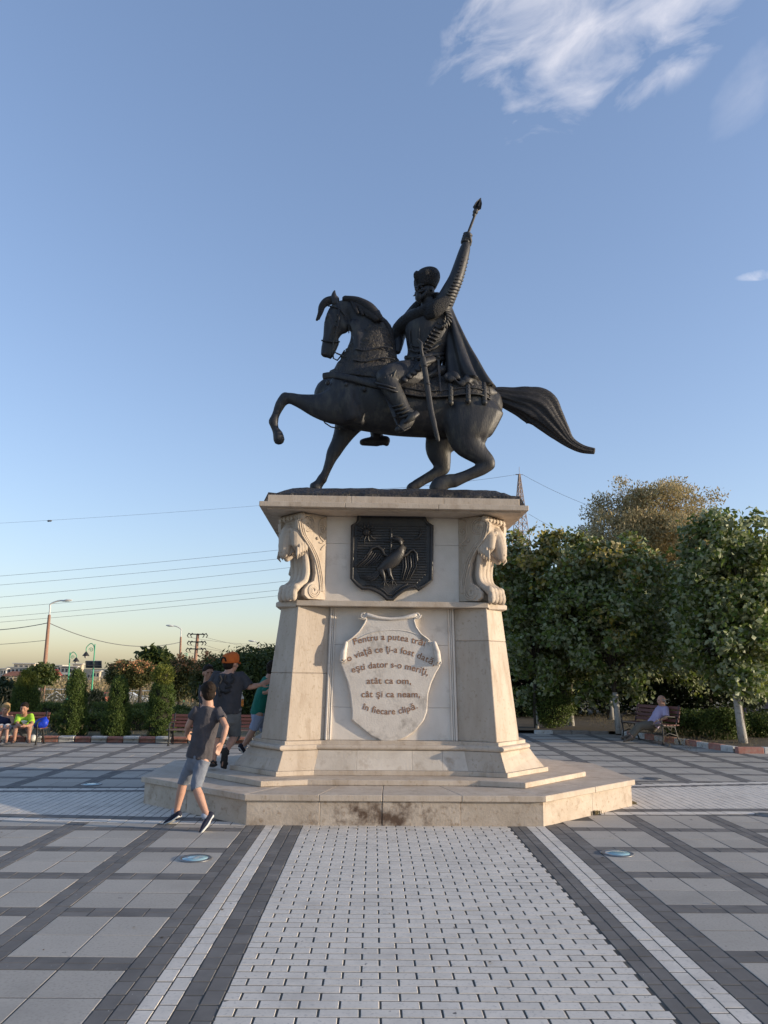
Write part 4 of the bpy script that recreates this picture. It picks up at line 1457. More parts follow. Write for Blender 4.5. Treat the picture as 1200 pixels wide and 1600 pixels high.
    gr_.build('breast_strap', M['bronze'], horse, smooth=True)

    # saddle cloth draped over the back
    tp = spline([np.array(r, float) for r in torso], 6)
    tp = [r for r in tp if 622 <= r[0] <= 763]
    V = []
    na = 26
    for q, off in enumerate((1.0, .955)):
        for i, r in enumerate(tp):
            c = S(r[0], r[1], 0)
            for k in range(na + 1):
                a = math.radians(4 + (172) * k / na)
                fold = 1 + .012 * math.sin(i * 1.3) * abs(math.cos(a))
                ca, sa = math.cos(a) * (r[3] + .055) * off * fold, math.sin(a) * (r[4] * PXM + .045) * off
                V.append(c + Vector((0, -ca, sa)))
    nr = len(tp)
    mb = MB()
    Fq = []
    w = na + 1
    N = nr * w
    for i in range(nr - 1):
        for k in range(na):
            Fq.append((i * w + k, (i + 1) * w + k, (i + 1) * w + k + 1, i * w + k + 1))
            Fq.append((N + i * w + k, N + i * w + k + 1, N + (i + 1) * w + k + 1, N + (i + 1) * w + k))
    for i in range(nr - 1):
        for k in (0, na):
            Fq.append((i * w + k, (i + 1) * w + k, N + (i + 1) * w + k, N + i * w + k))
    for i in (0, nr - 1):
        for k in range(na):
            Fq.append((i * w + k, i * w + k + 1, N + i * w + k + 1, N + i * w + k))
    mb.add(V, Fq)
    mb.build('saddle_cloth', M['bronze_fold'], horse, smooth=True)
    hem = MB()
    for off in (0, 11):
        L = []
        for r in tp:
            a = math.radians(4 + off)
            L.append(S(r[0], r[1], 0) + Vector((0, -math.cos(a) * (r[3] + .062), math.sin(a) * (r[4] * PXM + .05))))
        hem.tube(L, .011, 6)
    hem.build('hem_cord', M['bronze'], horse, smooth=True)
    for x in (700, 728, 752):
        r = min(tp, key=lambda q: abs(q[0] - x))
        L = []
        for k in range(9):
            a = math.radians(-4 + 50 * k / 8)
            L.append(S(r[0], r[1], 0) + Vector((0, -math.cos(a) * (r[3] + .064), math.sin(a) * (r[4] * PXM + .052))))
        sb = MB().tube(L, [(.036, .012)] * 9, 8, side=(1, 0, 0))
        for p in L[1:]:
            sb.ball(Vector(p) + Vector((0, -.014, 0)), .010, 6, 5)
        sb.build('strap', M['bronze'], horse, smooth=True)
        MB().ball(L[0] + Vector((0, -.01, -.04)), .042, 10, 8).build('bell', M['bronze'], horse, smooth=True)
    for dy, y in ((.0, 652),):
        MB().ball(S(771, y, -.05), .035, 10, 8).build('bell', M['bronze'], horse, smooth=True)
    sd = MB()
    limb(sd, [(622, 585, 0, .26, 9), (640, 596, 0, .30, 10), (665, 598, 0, .30, 10), (688, 585, 0, .26, 12)], 12)
    sd.build('saddle', M['bronze'], horse, smooth=True)
    stp = MB()
    stp.bar(S(601, 610, -.40), S(617, 652, -.50), .05, .014, up=(0, 1, 0))
    stp.tube([S(615, 650, -.47), S(621, 664, -.53), S(631, 673, -.53), S(640, 668, -.50)], .016, 8)
    stp.build('stirrup', M['bronze'], horse, bevel=.003)
    return horse


horse = build_horse()


def build_rider():
    r = MB()
    # trunk, turned a little towards the viewer
    limb(r, [(652, 598, 0, .20, 27), (657, 580, 0, .19, 26), (664, 558, -.01, .165, 24), (668, 535, -.02, .185, 29), (670, 514, -.03, .20, 32), (673, 497, -.03, .19, 28), (672, 485, -.02, .11, 15), (668, 470, -.02, .07, 9)], 30, g=1.2)
    # head
    r.ball(S(666, 455, -.03), (.128, .125, .165), 14, 10)
    r.ball(S(661, 464, -.05), (.09, .09, .09), 12, 8)
    # near arm raised
    limb(r, [(684, 492, -.16, .115, 14), (694, 473, -.18, .11, 13), (703, 455, -.19, .10, 11.5), (712, 436, -.20, .088, 10), (719, 415, -.20, .08, 9), (726, 391, -.20, .07, 7.5), (729, 379, -.20, .05, 5)], 14, g=1.2)
    # far arm to the reins
    limb(r, [(648, 497, .14, .12, 14), (633, 508, .20, .105, 12), (624, 524, .18, .085, 9.5), (622, 537, .10, .07, 7.5), (621, 546, .04, .05, 6)], 12, g=1.2)
    r.ball(S(621, 549, .02), (.055, .05, .05), 10, 7)
    # near leg
    limb(r, [(655, 590, -.14, .15, 22), (634, 586, -.28, .14, 20), (612, 588, -.38, .125, 17), (602, 591, -.41, .11, 14)], 14, g=1.2)
    limb(r, [(603, 590, -.41, .115, 14), (611, 606, -.43, .10, 12.5), (621, 624, -.44, .095, 11.5), (631, 641, -.44, .08, 9.5), (638, 650, -.44, .075, 8.5)], 14, g=1.2)
    limb(r, [(641, 648, -.44, .07, 9), (637, 658, -.46, .062, 8.5), (629, 667, -.48, .055, 6.5), (622, 671, -.49, .045, 4.5)], 12, g=1.2)
    # far leg under the belly
    limb(r, [(650, 590, .14, .15, 22), (615, 588, .36, .12, 17), (600, 600, .42, .11, 14), (592, 640, .44, .09, 11), (588, 672, .44, .075, 9), (590, 684, .44, .07, 8)], 14, g=1.2)
    limb(r, [(603, 688, .44, .055, 6.5), (590, 689, .44, .06, 7), (575, 690, .44, .05, 6), (567, 691, .44, .045, 5)], 12, g=1.2)
    r.ball(S(604, 692, .44), (.045, .05, .055), 10, 8)
    r.tube([S(572, 694, .44), S(590, 695, .44)], [(.05, .025), (.05, .025)], 8, side=(0, 1, 0))
    rider = r.build('rider', M['bronze'], st, vox=.013, it=6)

    # fist: four fingers and a thumb closed round the shaft
    fist = MB()
    ax0, ax1 = S(727, 381, -.20), S(733, 362, -.20)
    ad = (ax1 - ax0).normalized()
    e1 = Vector((0, 1, 0)); e2 = ad.cross(e1).normalized()
    for k in range(4):
        c = ax0 + ad * (.02 + .042 * k)
        rr = .058
        fist.tube([c + (e1 * math.cos(a) + e2 * math.sin(a)) * rr for a in [math.radians(20 + 46 * q) for q in range(6)]], [.024, .025, .025, .024, .022, .018], 8)
    fist.tube([ax0 + e2 * -.06, ax0 + ad * .05 - e2 * .062 - e1 * .03, ax0 + ad * .10 - e2 * .03 - e1 * .062, ax0 + ad * .14 - e1 * .06], [.034, .03, .026, .02], 8)
    fist.tube([ax0 - ad * .07 + e1 * .02, ax0 + ad * .06 + e1 * .045, ax0 + ad * .14 + e1 * .04], [(.05, .045), (.06, .035), (.045, .025)], 10)
    fist.build('fist', M['bronze'], rider, vox=.008, it=1)
    mc = MB()
    p0, p1 = S(722, 389, -.20), S(744, 331, -.20)
    mc.tube([p0, p1], [.022, .02], 10)
    q0, q1 = S(741, 336, -.20), S(751, 310, -.20)
    d = (q1 - q0)
    for k, rr in ((0.0, .03), (.18, .042), (.3, .03)):
        mc.ball(q0 + d * k, rr, 10, 7)
    a1 = d.normalized(); b1 = Vector((0, 1, 0)); c1 = a1.cross(b1)
    for k in range(6):
        an = PI * k / 3 + .3
        n = b1 * math.cos(an) + c1 * math.sin(an)
        mc.add([q0 + d * .25 + n * .012 - a1.cross(n) * .006, q0 + d * .42 + n * .065 - a1.cross(n) * .006, q0 + d * .72 + n * .05 - a1.cross(n) * .006, q0 + d * 1.0 + n * .006 - a1.cross(n) * .006,
                q0 + d * .25 + n * .012 + a1.cross(n) * .006, q0 + d * .42 + n * .065 + a1.cross(n) * .006, q0 + d * .72 + n * .05 + a1.cross(n) * .006, q0 + d * 1.0 + n * .006 + a1.cross(n) * .006],
               [(0, 1, 2, 3), (7, 6, 5, 4), (0, 4, 5, 1), (1, 5, 6, 2), (2, 6, 7, 3), (3, 7, 4, 0)])
    mc.tube([q0 + d * .2, q1], [.02, .01], 8)
    mc.build('mace', M['bronze'], rider, smooth=False)

    # face: brow, nose, moustache, beard, eye sockets
    fc = MB()
    fdir = Vector((-.78, -.62, 0)); frt = Vector((.62, -.78, 0))
    hc = S(664, 456, -.03)
    P = lambda f, s, z: hc + fdir * (f * 1.12) + frt * (s * 1.12) + Vector((0, 0, z * 1.1))
    fc.tube([P(.115, 0, .035), P(.135, 0, .0), P(.155, 0, -.025), P(.125, 0, -.04)], [.018, .02, .026, .018], 8)
    fc.tube([P(.10, -.08, .04), P(.122, -.04, .05), P(.118, 0, .042), P(.122, .04, .05), P(.10, .08, .04)], [.014, .02, .016, .02, .014], 8)
    for s in (-1, 1):
        fc.tube([P(.13, s * .008, -.055), P(.128, s * .04, -.06), P(.11, s * .075, -.058), P(.10, s * .125, -.045)], [.02, .022, .016, .005], 8)
        fc.ball(P(.105, s * .045, .02), .02, 8, 6)
        fc.ball(P(.09, s * .06, -.02), (.035, .035, .03), 8, 6)
        fc.ball(P(.0, s * .118, .0), (.03, .03, .045), 8, 6)
    fc.tube([P(.105, 0, -.085), P(.115, 0, -.12), P(.10, 0, -.165), P(.085, 0, -.20)], [.055, .055, .042, .014], 10)
    fc.tube([P(.06, -.085, -.05), P(.075, -.07, -.10), P(.09, -.03, -.135), P(.09, .03, -.135), P(.075, .07, -.10), P(.06, .085, -.05)], [.03, .035, .04, .04, .035, .03], 8)
    fc.build('face', M['bronze'], rider, smooth=True)
    for s in (-1, 1):
        so = MB()
        so.ball(P(.122, s * .042, .022), (.013, .013, .009), 8, 6)
        so.build('eye', M['bronze'], rider, smooth=True)
    # fur hat with a turned-up front and plume clip
    ht = MB()
    rings = []
    for z, rad, ox in ((.03, .145, .0), (.055, .168, .0), (.10, .182, .003), (.16, .198, .012), (.22, .20, .022), (.27, .185, .03), (.315, .16, .035), (.345, .115, .038), (.36, .02, .04)):
        rad *= 0.98
        rings.append([hc + Vector((.012 + ox + rad * math.cos(2 * PI * k / 30) * (1 + .02 * math.sin(k * 7 + z * 90)), rad * math.sin(2 * PI * k / 30), z + .012 + .012 * math.cos(2 * PI * k / 30))) for k in range(30)])
    ht.loft(rings)
    ht.tube([P(.15, .0, .10), P(.165, 0, .16), P(.165, 0, .21), P(.15, 0, .24)], [.025, .035, .035, .025], 8)
    ht.build('fur_hat', M['bronze_fur'], rider, vox=.014, it=1)
    # fur collar and lapel over the shoulders
    cl = MB()
    limb(cl, [(623, 515, .12, .11, 12), (634, 505, .0, .11, 14), (648, 495, -.14, .10, 12), (661, 487, -.22, .09, 10), (674, 479, -.24, .08, 9), (687, 472, -.22, .07, 9)], 14)
    limb(cl, [(668, 493, -.28, .05, 8), (677, 486, -.33, .06, 13), (688, 477, -.33, .06, 12), (698, 468, -.29, .05, 8)], 14)
    limb(cl, [(630, 508, .12, .12, 12), (622, 520, .14, .12, 11), (618, 532, .14, .10, 8)], 12)
    limb(cl, [(692, 473, -.15, .11, 11), (680, 468, .12, .12, 11), (658, 478, .20, .12, 12), (640, 498, .22, .12, 12)], 10)
    cl.build('fur_collar', M['bronze_fur'], rider, vox=.012, it=2)
    # sleeve creases
    cr = MB()
    armp = [(694, 473), (703, 455), (712, 436), (719, 415), (726, 391)]
    for k in range(15):
        t = k / 14 * 3.6
        i = min(int(t), 3); f = t - i
        x = armp[i][0] + (armp[i + 1][0] - armp[i][0]) * f; y = armp[i][1] + (armp[i + 1][1] - armp[i][1]) * f
        w = (15 - t * 1.5)
        cr.tube([S(x - w * .6, y - 1 - w * .1, -.285 + .01 * t), S(x, y + 1.5, -.335 + .014 * t), S(x + w * .9, y + 4, -.26 + .01 * t)], [.010, .017, .012], 6)
    cr.build('sleeve_creases', M['bronze'], rider, smooth=True)
    # laced side seam of the breastplate, arm-hole trim
    lc = MB()
    def on_trunk(x, y, lift=.0):
        """point on the front of the trunk at a photo position"""
        rows_ = [(580, 657, 31, .228), (558, 664, 29, .198), (535, 668, 35, .222), (514, 670, 38.5, .24), (497, 673, 33.5, .228), (485, 672, 18, .14)]
        for (y0, c0, w0, d0), (y1, c1, w1, d1) in zip(rows_, rows_[1:]):
            if y <= y0 and y >= y1:
                f = (y0 - y) / (y0 - y1)
                c_, w_, d_ = c0 + (c1 - c0) * f, w0 + (w1 - w0) * f, d0 + (d1 - d0) * f
                q = max(-.97, min(.97, (x - c_) / w_))
                return S(x, y, -.02 - (d_ + lift) * math.sqrt(1 - q * q))
        return S(x, y, -.25)
    for k in range(9):
        x, y = 690 - k * 3.4, 507 + k * 5.4
        lc.tube([on_trunk(x - 6, y - 1.5, .005), on_trunk(x, y + .5, .014), on_trunk(x + 5, y + 3, .005)], [.012, .019, .012], 6)
        lc.ball(on_trunk(x - 6, y - 2, .012), .02, 8, 6)
    lc.tube([on_trunk(690 - k * 3.4 - 8, 503 + k * 5.6, .004) for k in range(10)], .011, 6)
    for k in range(9):
        a = -1.4 + k * .36
        lc.tube([S(690 + 9 * math.cos(a), 497 + 13 * math.sin(a), -.275), S(690 + 15 * math.cos(a + .3), 497 + 17 * math.sin(a + .3), -.25)], [.026, .018], 6)
    lc.tube([on_trunk(x, y, .006) for x, y in ((645, 505), (640, 520), (640, 535), (645, 548), (652, 554))], .010, 6)
    lc.tube([on_trunk(x, y, .008) for x, y in ((640, 546), (650, 550), (664, 549), (678, 544), (690, 537))], .017, 8)
    lc.tube([on_trunk(x, y, .004) for x, y in ((640, 538), (650, 542), (664, 541), (678, 536), (692, 529))], .010, 6)
    lc.tube([on_trunk(x, y, .004) for x, y in ((652, 497), (655, 510), (655, 525), (658, 540))], .008, 6)
    lc.build('breastplate_trim', M['bronze'], rider, smooth=True)
    # belt, tasset plates over the thigh
    bl = MB()
    for yy, kx in ((556, 0), (563, 1)):
        bl.tube([S(664 - 30.5 * math.cos(a), yy + 3 * math.cos(a), -.01 - .222 * math.sin(a)) for a in [PI * k / 14 for k in range(15)]], [(.034, .022)] * 15, 8, side=(0, 0, 1))
    for k in range(5):
        a = .9 + k * .35
        bl.ball(S(664 - 31 * math.cos(a), 560 + 3 * math.cos(a), -.02 - .24 * math.sin(a)), .03, 8, 6)
    bl.build('belt', M['bronze'], rider, smooth=True)
    for k in range(4):
        tq = MB()
        x0, y0 = 668 - k * 7, 566 + k * 5.5
        path = [(x0 + 10, y0 - 5, -.24), (x0 - 6, y0 - 1, -.36), (x0 - 15, y0 + 12, -.47)]
        tq.tube([S(*q) for q in path], [(.03, .05), (.034, .06), (.03, .05)], 10, side=(0, 1, 0))
        tq.build('tasset_plate', M['bronze'], rider, smooth=True)
    # boot top fold, knee band and ankle cuff
    bt = MB()
    for cx_, cy_, w, dpt in ((605, 601, 18, -.43), (609, 607, 17, -.43)):
        bt.tube([S(cx_ - w * math.cos(a), cy_ + 5 * math.cos(a) * -1 + 2, dpt - .15 * math.sin(a)) for a in [PI * k / 10 for k in range(11)]], .016, 8)
    for k in range(4):
        x, y = 624 + k * 3.6, 631 + k * 5.5
        bt.tube([S(x - 12, y + 5, -.47), S(x, y + 2, -.575), S(x + 12, y - 3, -.47)], [.014, .02, .012], 8)
    bt.tube([S(633, 660, -.56), S(642, 653, -.59), S(652, 645, -.54)], [(.02, .02), (.03, .055), (.02, .045)], 8, side=(0, 1, 0))
    for k in range(4):
        bt.tube([S(622 - k * 6, 572 + k * 2, -.46), S(616 - k * 5, 584 + k * 2, -.535), S(612 - k * 4, 598 - k, -.50)], [.010, .015, .010], 8)
    bt.build('boot_folds', M['bronze'], rider, smooth=True)
    # sabre in its scabbard
    sw = MB()
    path = spline([(660, 556), (664, 580), (668, 606), (673, 640), (679, 666), (685, 689)], 5)
    sw.tube([S(float(x), float(y), -.50) for x, y in path], [(.022, .042)] * (len(path) - 6) + [(.02, .036), (.02, .034), (.02, .032), (.018, .030), (.016, .028), (.012, .02)], 10, side=(0, 1, 0))
    sw.tube([S(660, 557, -.50), S(658, 546, -.50), S(658, 536, -.50), S(653, 531, -.50)], [.026, .026, .028, .02], 8)
    sw.tube([S(650, 560, -.50), S(661, 558, -.50), S(672, 556, -.50)], [.012, .018, .012], 8)
    for y in (572, 600):
        sw.ball(S(664 + (y - 572) * .14, y, -.50), (.045, .035, .02), 8, 6)
    sw.build('sabre', M['bronze'], rider, smooth=True)
    hs = MB()
    hs.bar(S(685, 562, -.24), S(687, 590, -.36), .03, .012, up=(0, 1, 0))
    hs.bar(S(687, 590, -.36), S(689, 612, -.40), .024, .012, up=(0, 1, 0))
    hs.build('hanging_strap', M['bronze'], rider)

    # cape: gathered at the shoulder, spreading over the croup
    rings = []
    rows = [(696, 480, -.05, .13, 10), (701, 497, -.02, .16, 12), (708, 520, 0, .20, 16), (715, 545, 0, .25, 22), (722, 568, 0, .30, 29), (728, 588, 0, .34, 35), (734, 603, 0, .36, 41)]
    R = spline([np.array(q, float) for q in rows], 6)
    seg = 72
    for i, q in enumerate(R):
        tt = i / (len(R) - 1)
        c = S(q[0], q[1], q[2])
        ring_ = []
        for k in range(seg):
            a = 2 * PI * k / seg
            f = 1 + (.03 + .13 * tt) * math.sin(7 * a + .8 * math.sin(tt * 3)) + .05 * tt * math.sin(13 * a + 1)
            x = math.cos(a) * q[4] * PXM * f
            y = math.sin(a) * q[3] * f
            z = -.10 * tt * tt * math.cos(a) * (1 if math.cos(a) > 0 else .3)
            ring_.append(c + Vector((x, y, z)))
        rings.append(ring_)
    cp = MB().loft(rings)
    cp.build('cape', M['bronze'], rider, smooth=True)
    hm = MB()
    pts = [(697, 590), (712, 588), (722, 595), (735, 593), (748, 603), (762, 610), (774, 614)]
    path = spline(pts, 5)
    L = [S(float(x), float(y), -.36 + .012 * math.sin(k * .9) + .24 * max(0, (x - 735) / 42)) for k, (x, y) in enumerate(path)]
    hm.tube(L, [(.03, .055 + .03 * math.sin(k * .55)) for k in range(len(L))], 10, side=(0, 1, 0))
    L = [S(float(x) - 4, float(y) + 4, -.385 + .24 * max(0, (x - 735) / 42)) for k, (x, y) in enumerate(path)][3:-4]
    hm.tube(L, [(.02, .03 + .02 * math.sin(k * .8 + 1)) for k in range(len(L))], 10, side=(0, 1, 0))
    hm.build('cape_hem', M['bronze'], rider, smooth=True)


build_rider()

# ================================================================== KERBS AND BEDS
def build_beds():
    # left bed
    mb = MB()
    V = []
    Fq = []
    mb.add([(-30, 17.72, 0.075), (0.4, 17.72, 0.075), (0.4, 27, 0.06), (-30, 27, 0.06)], [(0, 1, 2, 3)])
    o = mb.build('planting_bed', M['earth']); tag(o, kind='structure')
    mb = MB()
    mb.add([(7.62, 16.75, 0.07), (30, 16.75, 0.07), (30, 40, 0.07), (2.0, 40, 0.07), (2.0, 21.6, 0.07), (6.55, 21.6, 0.07)], [(0, 1, 2, 3, 4, 5)])
    o = mb.build('planting_bed', M['soil']); tag(o, kind='structure')


build_beds()


def kerb_run(name, label, pts, length, first, depth=0.16, hgt=0.125, cols=('kerb_white', 'kerb_red')):
    k = thing(name, label, 'kerb', (pts[0][0], pts[0][1], 0))
    me = {}
    d = Vector((pts[1][0] - pts[0][0], pts[1][1] - pts[0][1], 0))
    n = int(d.length / length)
    d.normalize()
    ang = math.atan2(d.y, d.x)
    for c in set(cols):
        mb = MB().box((0.006, 0, -0.05), (length - 0.006, depth, hgt))
        o = mb.build('kerb_block', M[c], None, bevel=0.015)
        me[c] = o.data
        bpy.data.objects.remove(o)
    for i in range(n):
        c = cols[(i + first) % len(cols)]
        o = link('kerb_block', me[c], k)
        o.location = d * (i * length) + Vector((0, random.uniform(-.008, .008), random.uniform(-.008, .004)))
        o.rotation_euler = (random.gauss(0, .01), random.gauss(0, .01), ang + random.gauss(0, .006))
    return k


kerb_run('painted_kerb', 'red and white painted kerb along the left garden bed with topiary', ((-16.9, 17.56), (0.4, 17.9)), 0.355, 0)
kerb_run('painted_kerb', 'red and white painted kerb beside the bench of the lone old man', ((6.58, 21.3), (7.62, 16.75)), 0.42, 0)
kerb_run('painted_kerb', 'wide brown and white kerb at the foot of the rightmost lime trunk', ((7.62, 16.60), (13.2, 16.72)), 0.56, 0, cols=('kerb_red', 'kerb_white'))
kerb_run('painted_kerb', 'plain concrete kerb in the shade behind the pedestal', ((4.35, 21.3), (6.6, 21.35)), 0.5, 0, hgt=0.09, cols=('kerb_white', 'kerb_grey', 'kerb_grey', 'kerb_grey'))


# ================================================================== BENCHES
def make_bench():
    b = thing('park_bench', 'x', 'bench', (0, 0, 0), 0, 'wooden slat benches round the square')
    L = 1.9
    for s in (-1, 1):
        x = s * (L / 2 - 0.07)
        e = MB()
        e.tube([(x, -.20, 0), (x, -.17, .2), (x, -.19, .40), (x, -.10, .42), (x, .18, .40), (x, .27, .62), (x, .33, .88)], [.022, .018, .02, .02, .02, .018, .016], 8)
        e.tube([(x, .30, 0), (x, .22, .2), (x, .16, .40)], [.022, .018, .018], 8)
        e.tube([(x, -.18, .20), (x, 0, .26), (x, .22, .20)], .014, 8)
        e.tube([(x, -.20, .41), (x, -.21, .60), (x, -.08, .64), (x, .24, .62)], .016, 8)
        e.tube([(x, -.05, .41), (x, .03, .32), (x, .10, .41)], .01, 6)
        e.box((x - .03, -.24, 0), (x + .03, -.16, .015)); e.box((x - .03, .26, 0), (x + .03, .34, .015))
        o = e.build('bench_end', M['iron'], b, world=False, smooth=True)
    for k in range(5):
        y = -.20 + k * .095
        MB().box((-L / 2, y, .428), (L / 2, y + .078, .458)).build('seat_slat', M['slat_worn'] if k < 1 else M['slat'], b, world=False, bevel=.006)
    for k in range(4):
        z = .535 + k * .095
        y = .215 + (z - .42) * .26
        mb = MB().obox((0, y, z), (1, 0, 0), (0, .97, -.25), (0, .25, .97), L / 2, .013, .039)
        mb.build('back_slat', M['slat'], b, world=False, bevel=.006)
    return b


bench = make_bench()
b2 = copy_tree(bench); b3 = copy_tree(bench)
bench.scale = (1, .85, .76); b2.scale = (1, .85, .74)
bench.location = (-7.98, 17.10, 0); bench['label'] = 'red-brown slat bench where a woman and a man in lime green sit'
b2.location = (-3.46, 17.2, 0); b2['label'] = 'red-brown slat bench partly hidden behind the group at the pedestal'
b3.location = (6.62, 19.05, 0); b3.rotation_euler = (0, 0, math.radians(-70)); b3['label'] = 'wooden bench in the tree shade holding the reclining bald old man'
b3.scale = (0.82, 1, 1)


# ================================================================== PEOPLE
def hand(mb, wrist, d, across, s, curl=0.5, thumb=1, vfing=1.0):
    """palm, four jointed fingers of unequal length and a thumb from the side of the palm"""
    wrist = Vector(wrist); d = Vector(d).normalized(); a = Vector(across); a = (a - d * a.dot(d)).normalized()
    n = d.cross(a)                       # towards the palm
    k0 = wrist + d * .088 * s
    mb.tube([wrist, wrist + d * .045 * s, k0], [(.026 * s, .019 * s), (.038 * s, .016 * s), (.040 * s, .013 * s)], 10, side=a)
    for i, (off, ln) in enumerate(((-.030, .062), (-.010, .075), (.011, .080), (.031, .071))):
        p = k0 + a * off * s - d * .012 * s
        dd = d.copy(); pts = [p]
        for q in range(3):
            ang = curl * (.35 + .25 * q)
            dd = (dd * math.cos(ang) + n * math.sin(ang)).normalized()
            p = p + dd * ln * s * (.42 - .06 * q)
            pts.append(p)
        mb.tube(pts, [.0095 * s, .009 * s, .008 * s, .0068 * s], 8)
    t0 = wrist + d * .025 * s + a * thumb * .028 * s
    t1 = t0 + (d * .6 + a * thumb * .65 + n * .35).normalized() * .04 * s
    t2 = t1 + (d * .85 + a * thumb * .15 + n * .45).normalized() * .032 * s
    mb.tube([t0, t1, t2], [.015 * s, .0115 * s, .009 * s], 8)


def head_parts(root, body, neck, hc, fd, s, hairm, hair='short', vox=None):
    s = s * (1.12 if s < .93 else 1.04)
    fd = Vector(fd).normalized()
    up = (Vector(hc) - Vector(neck)).normalized()
    up = (up * .4 + Vector((0, 0, 1))).normalized()
    sd = fd.cross(up).normalized()
    fd = up.cross(sd).normalized()
    Rm = Matrix((sd, fd, up)).transposed()
    P = lambda x, y, z: Vector(hc) + sd * x * s + fd * y * s + up * z * s
    body.tube([Vector(neck), P(0, -.012, -.07)], [(.062 * s, .058 * s), (.056 * s, .056 * s)], 12)
    body.ball(P(0, -.008, .022), (.076 * s, .096 * s, .098 * s), 16, 11, Rm)
    body.ball(P(0, .022, -.045), (.058 * s, .066 * s, .068 * s), 14, 9, Rm)
    body.ball(P(0, .058, -.088), (.026 * s, .024 * s, .024 * s), 10, 7, Rm)
    body.tube([P(0, .086, .012), P(0, .105, -.016), P(0, .108, -.026), P(0, .088, -.036)], [.010 * s, .013 * s, .016 * s, .012 * s], 8)
    body.tube([P(-.04, .076, .026), P(0, .090, .028), P(.04, .076, .026)], [.010 * s, .012 * s, .010 * s], 8)
    body.tube([P(-.022, .080, -.056), P(0, .088, -.056), P(.022, .080, -.056)], [.006 * s, .009 * s, .006 * s], 8)
    for q in (-1, 1):
        body.ball(P(q * .078, -.008, -.006), (.010 * s, .022 * s, .032 * s), 10, 7, Rm)
        body.ball(P(q * .042, .060, -.02), (.024 * s, .022 * s, .022 * s), 8, 6, Rm)
    ey = []
    for q in (-1, 1):
        e = MB().ball(P(q * .031, .083, .010), (.0115 * s, .008 * s, .007 * s), 8, 6, Rm)
        ey.append(e)
    hr = MB()
    if hair == 'short':
        hr.ball(P(0, -.022, .040), (.083 * s, .096 * s, .092 * s), 18, 12, Rm)
        hr.ball(P(0, -.048, -.008), (.074 * s, .062 * s, .078 * s), 14, 9, Rm)
        hr.ball(P(0, .035, .085), (.058 * s, .052 * s, .032 * s), 12, 8, Rm)
        for k in range(90):
            a = random.uniform(0, 2 * PI); b = random.uniform(.0, 1.75)
            q = (math.sin(b) * math.cos(a) * .08, -.02 + math.sin(b) * math.sin(a) * .092, .04 + math.cos(b) * .088)
            hr.tube([P(*q), P(q[0] * 1.07 + random.uniform(-.008, .008), q[1] * 1.06 - .012, q[2] * 1.05 - .012)], [.011 * s, .003 * s], 5)
    elif hair == 'bald':
        for q in (-1, 1):
            hr.tube([P(q * .074, .012, .018), P(q * .080, -.03, .0), P(q * .066, -.07, -.012), P(0, -.097, -.016)], [(.008 * s, .02 * s), (.010 * s, .034 * s), (.010 * s, .036 * s), (.010 * s, .036 * s)], 8, side=sd)
    elif hair == 'full':
        hr.ball(P(0, -.02, .045), (.092 * s, .104 * s, .098 * s), 18, 12, Rm)
        hr.ball(P(0, -.055, -.02), (.085 * s, .065 * s, .09 * s), 14, 9, Rm)
        for k in range(26):
            a = random.uniform(0, 2 * PI); b = random.uniform(0, 1.4)
            hr.ball(P(math.sin(b) * math.cos(a) * .085, -.03 + math.sin(b) * math.sin(a) * .09, .04 + math.cos(b) * .09), .024 * s, 6, 5)
    return hr, ey, P, Rm


def crease(o, amp, seed, sc=(8, 8, 3.2)):
    me = o.data
    n = len(me.vertices)
    if n > 40000 or sc is None:
        return o
    for v in me.vertices:
        p = v.co
        k = mnoise.noise(Vector((p.x * sc[0] + seed, p.y * sc[1], p.z * sc[2]))) + .6 * mnoise.noise(Vector((p.x * sc[0] * 2.3, p.y * sc[1] * 2.3 + seed, p.z * sc[2] * 3 + p.x * 9)))
        v.co = p + v.normal * amp * (k - .1)
    me.update()
    return o


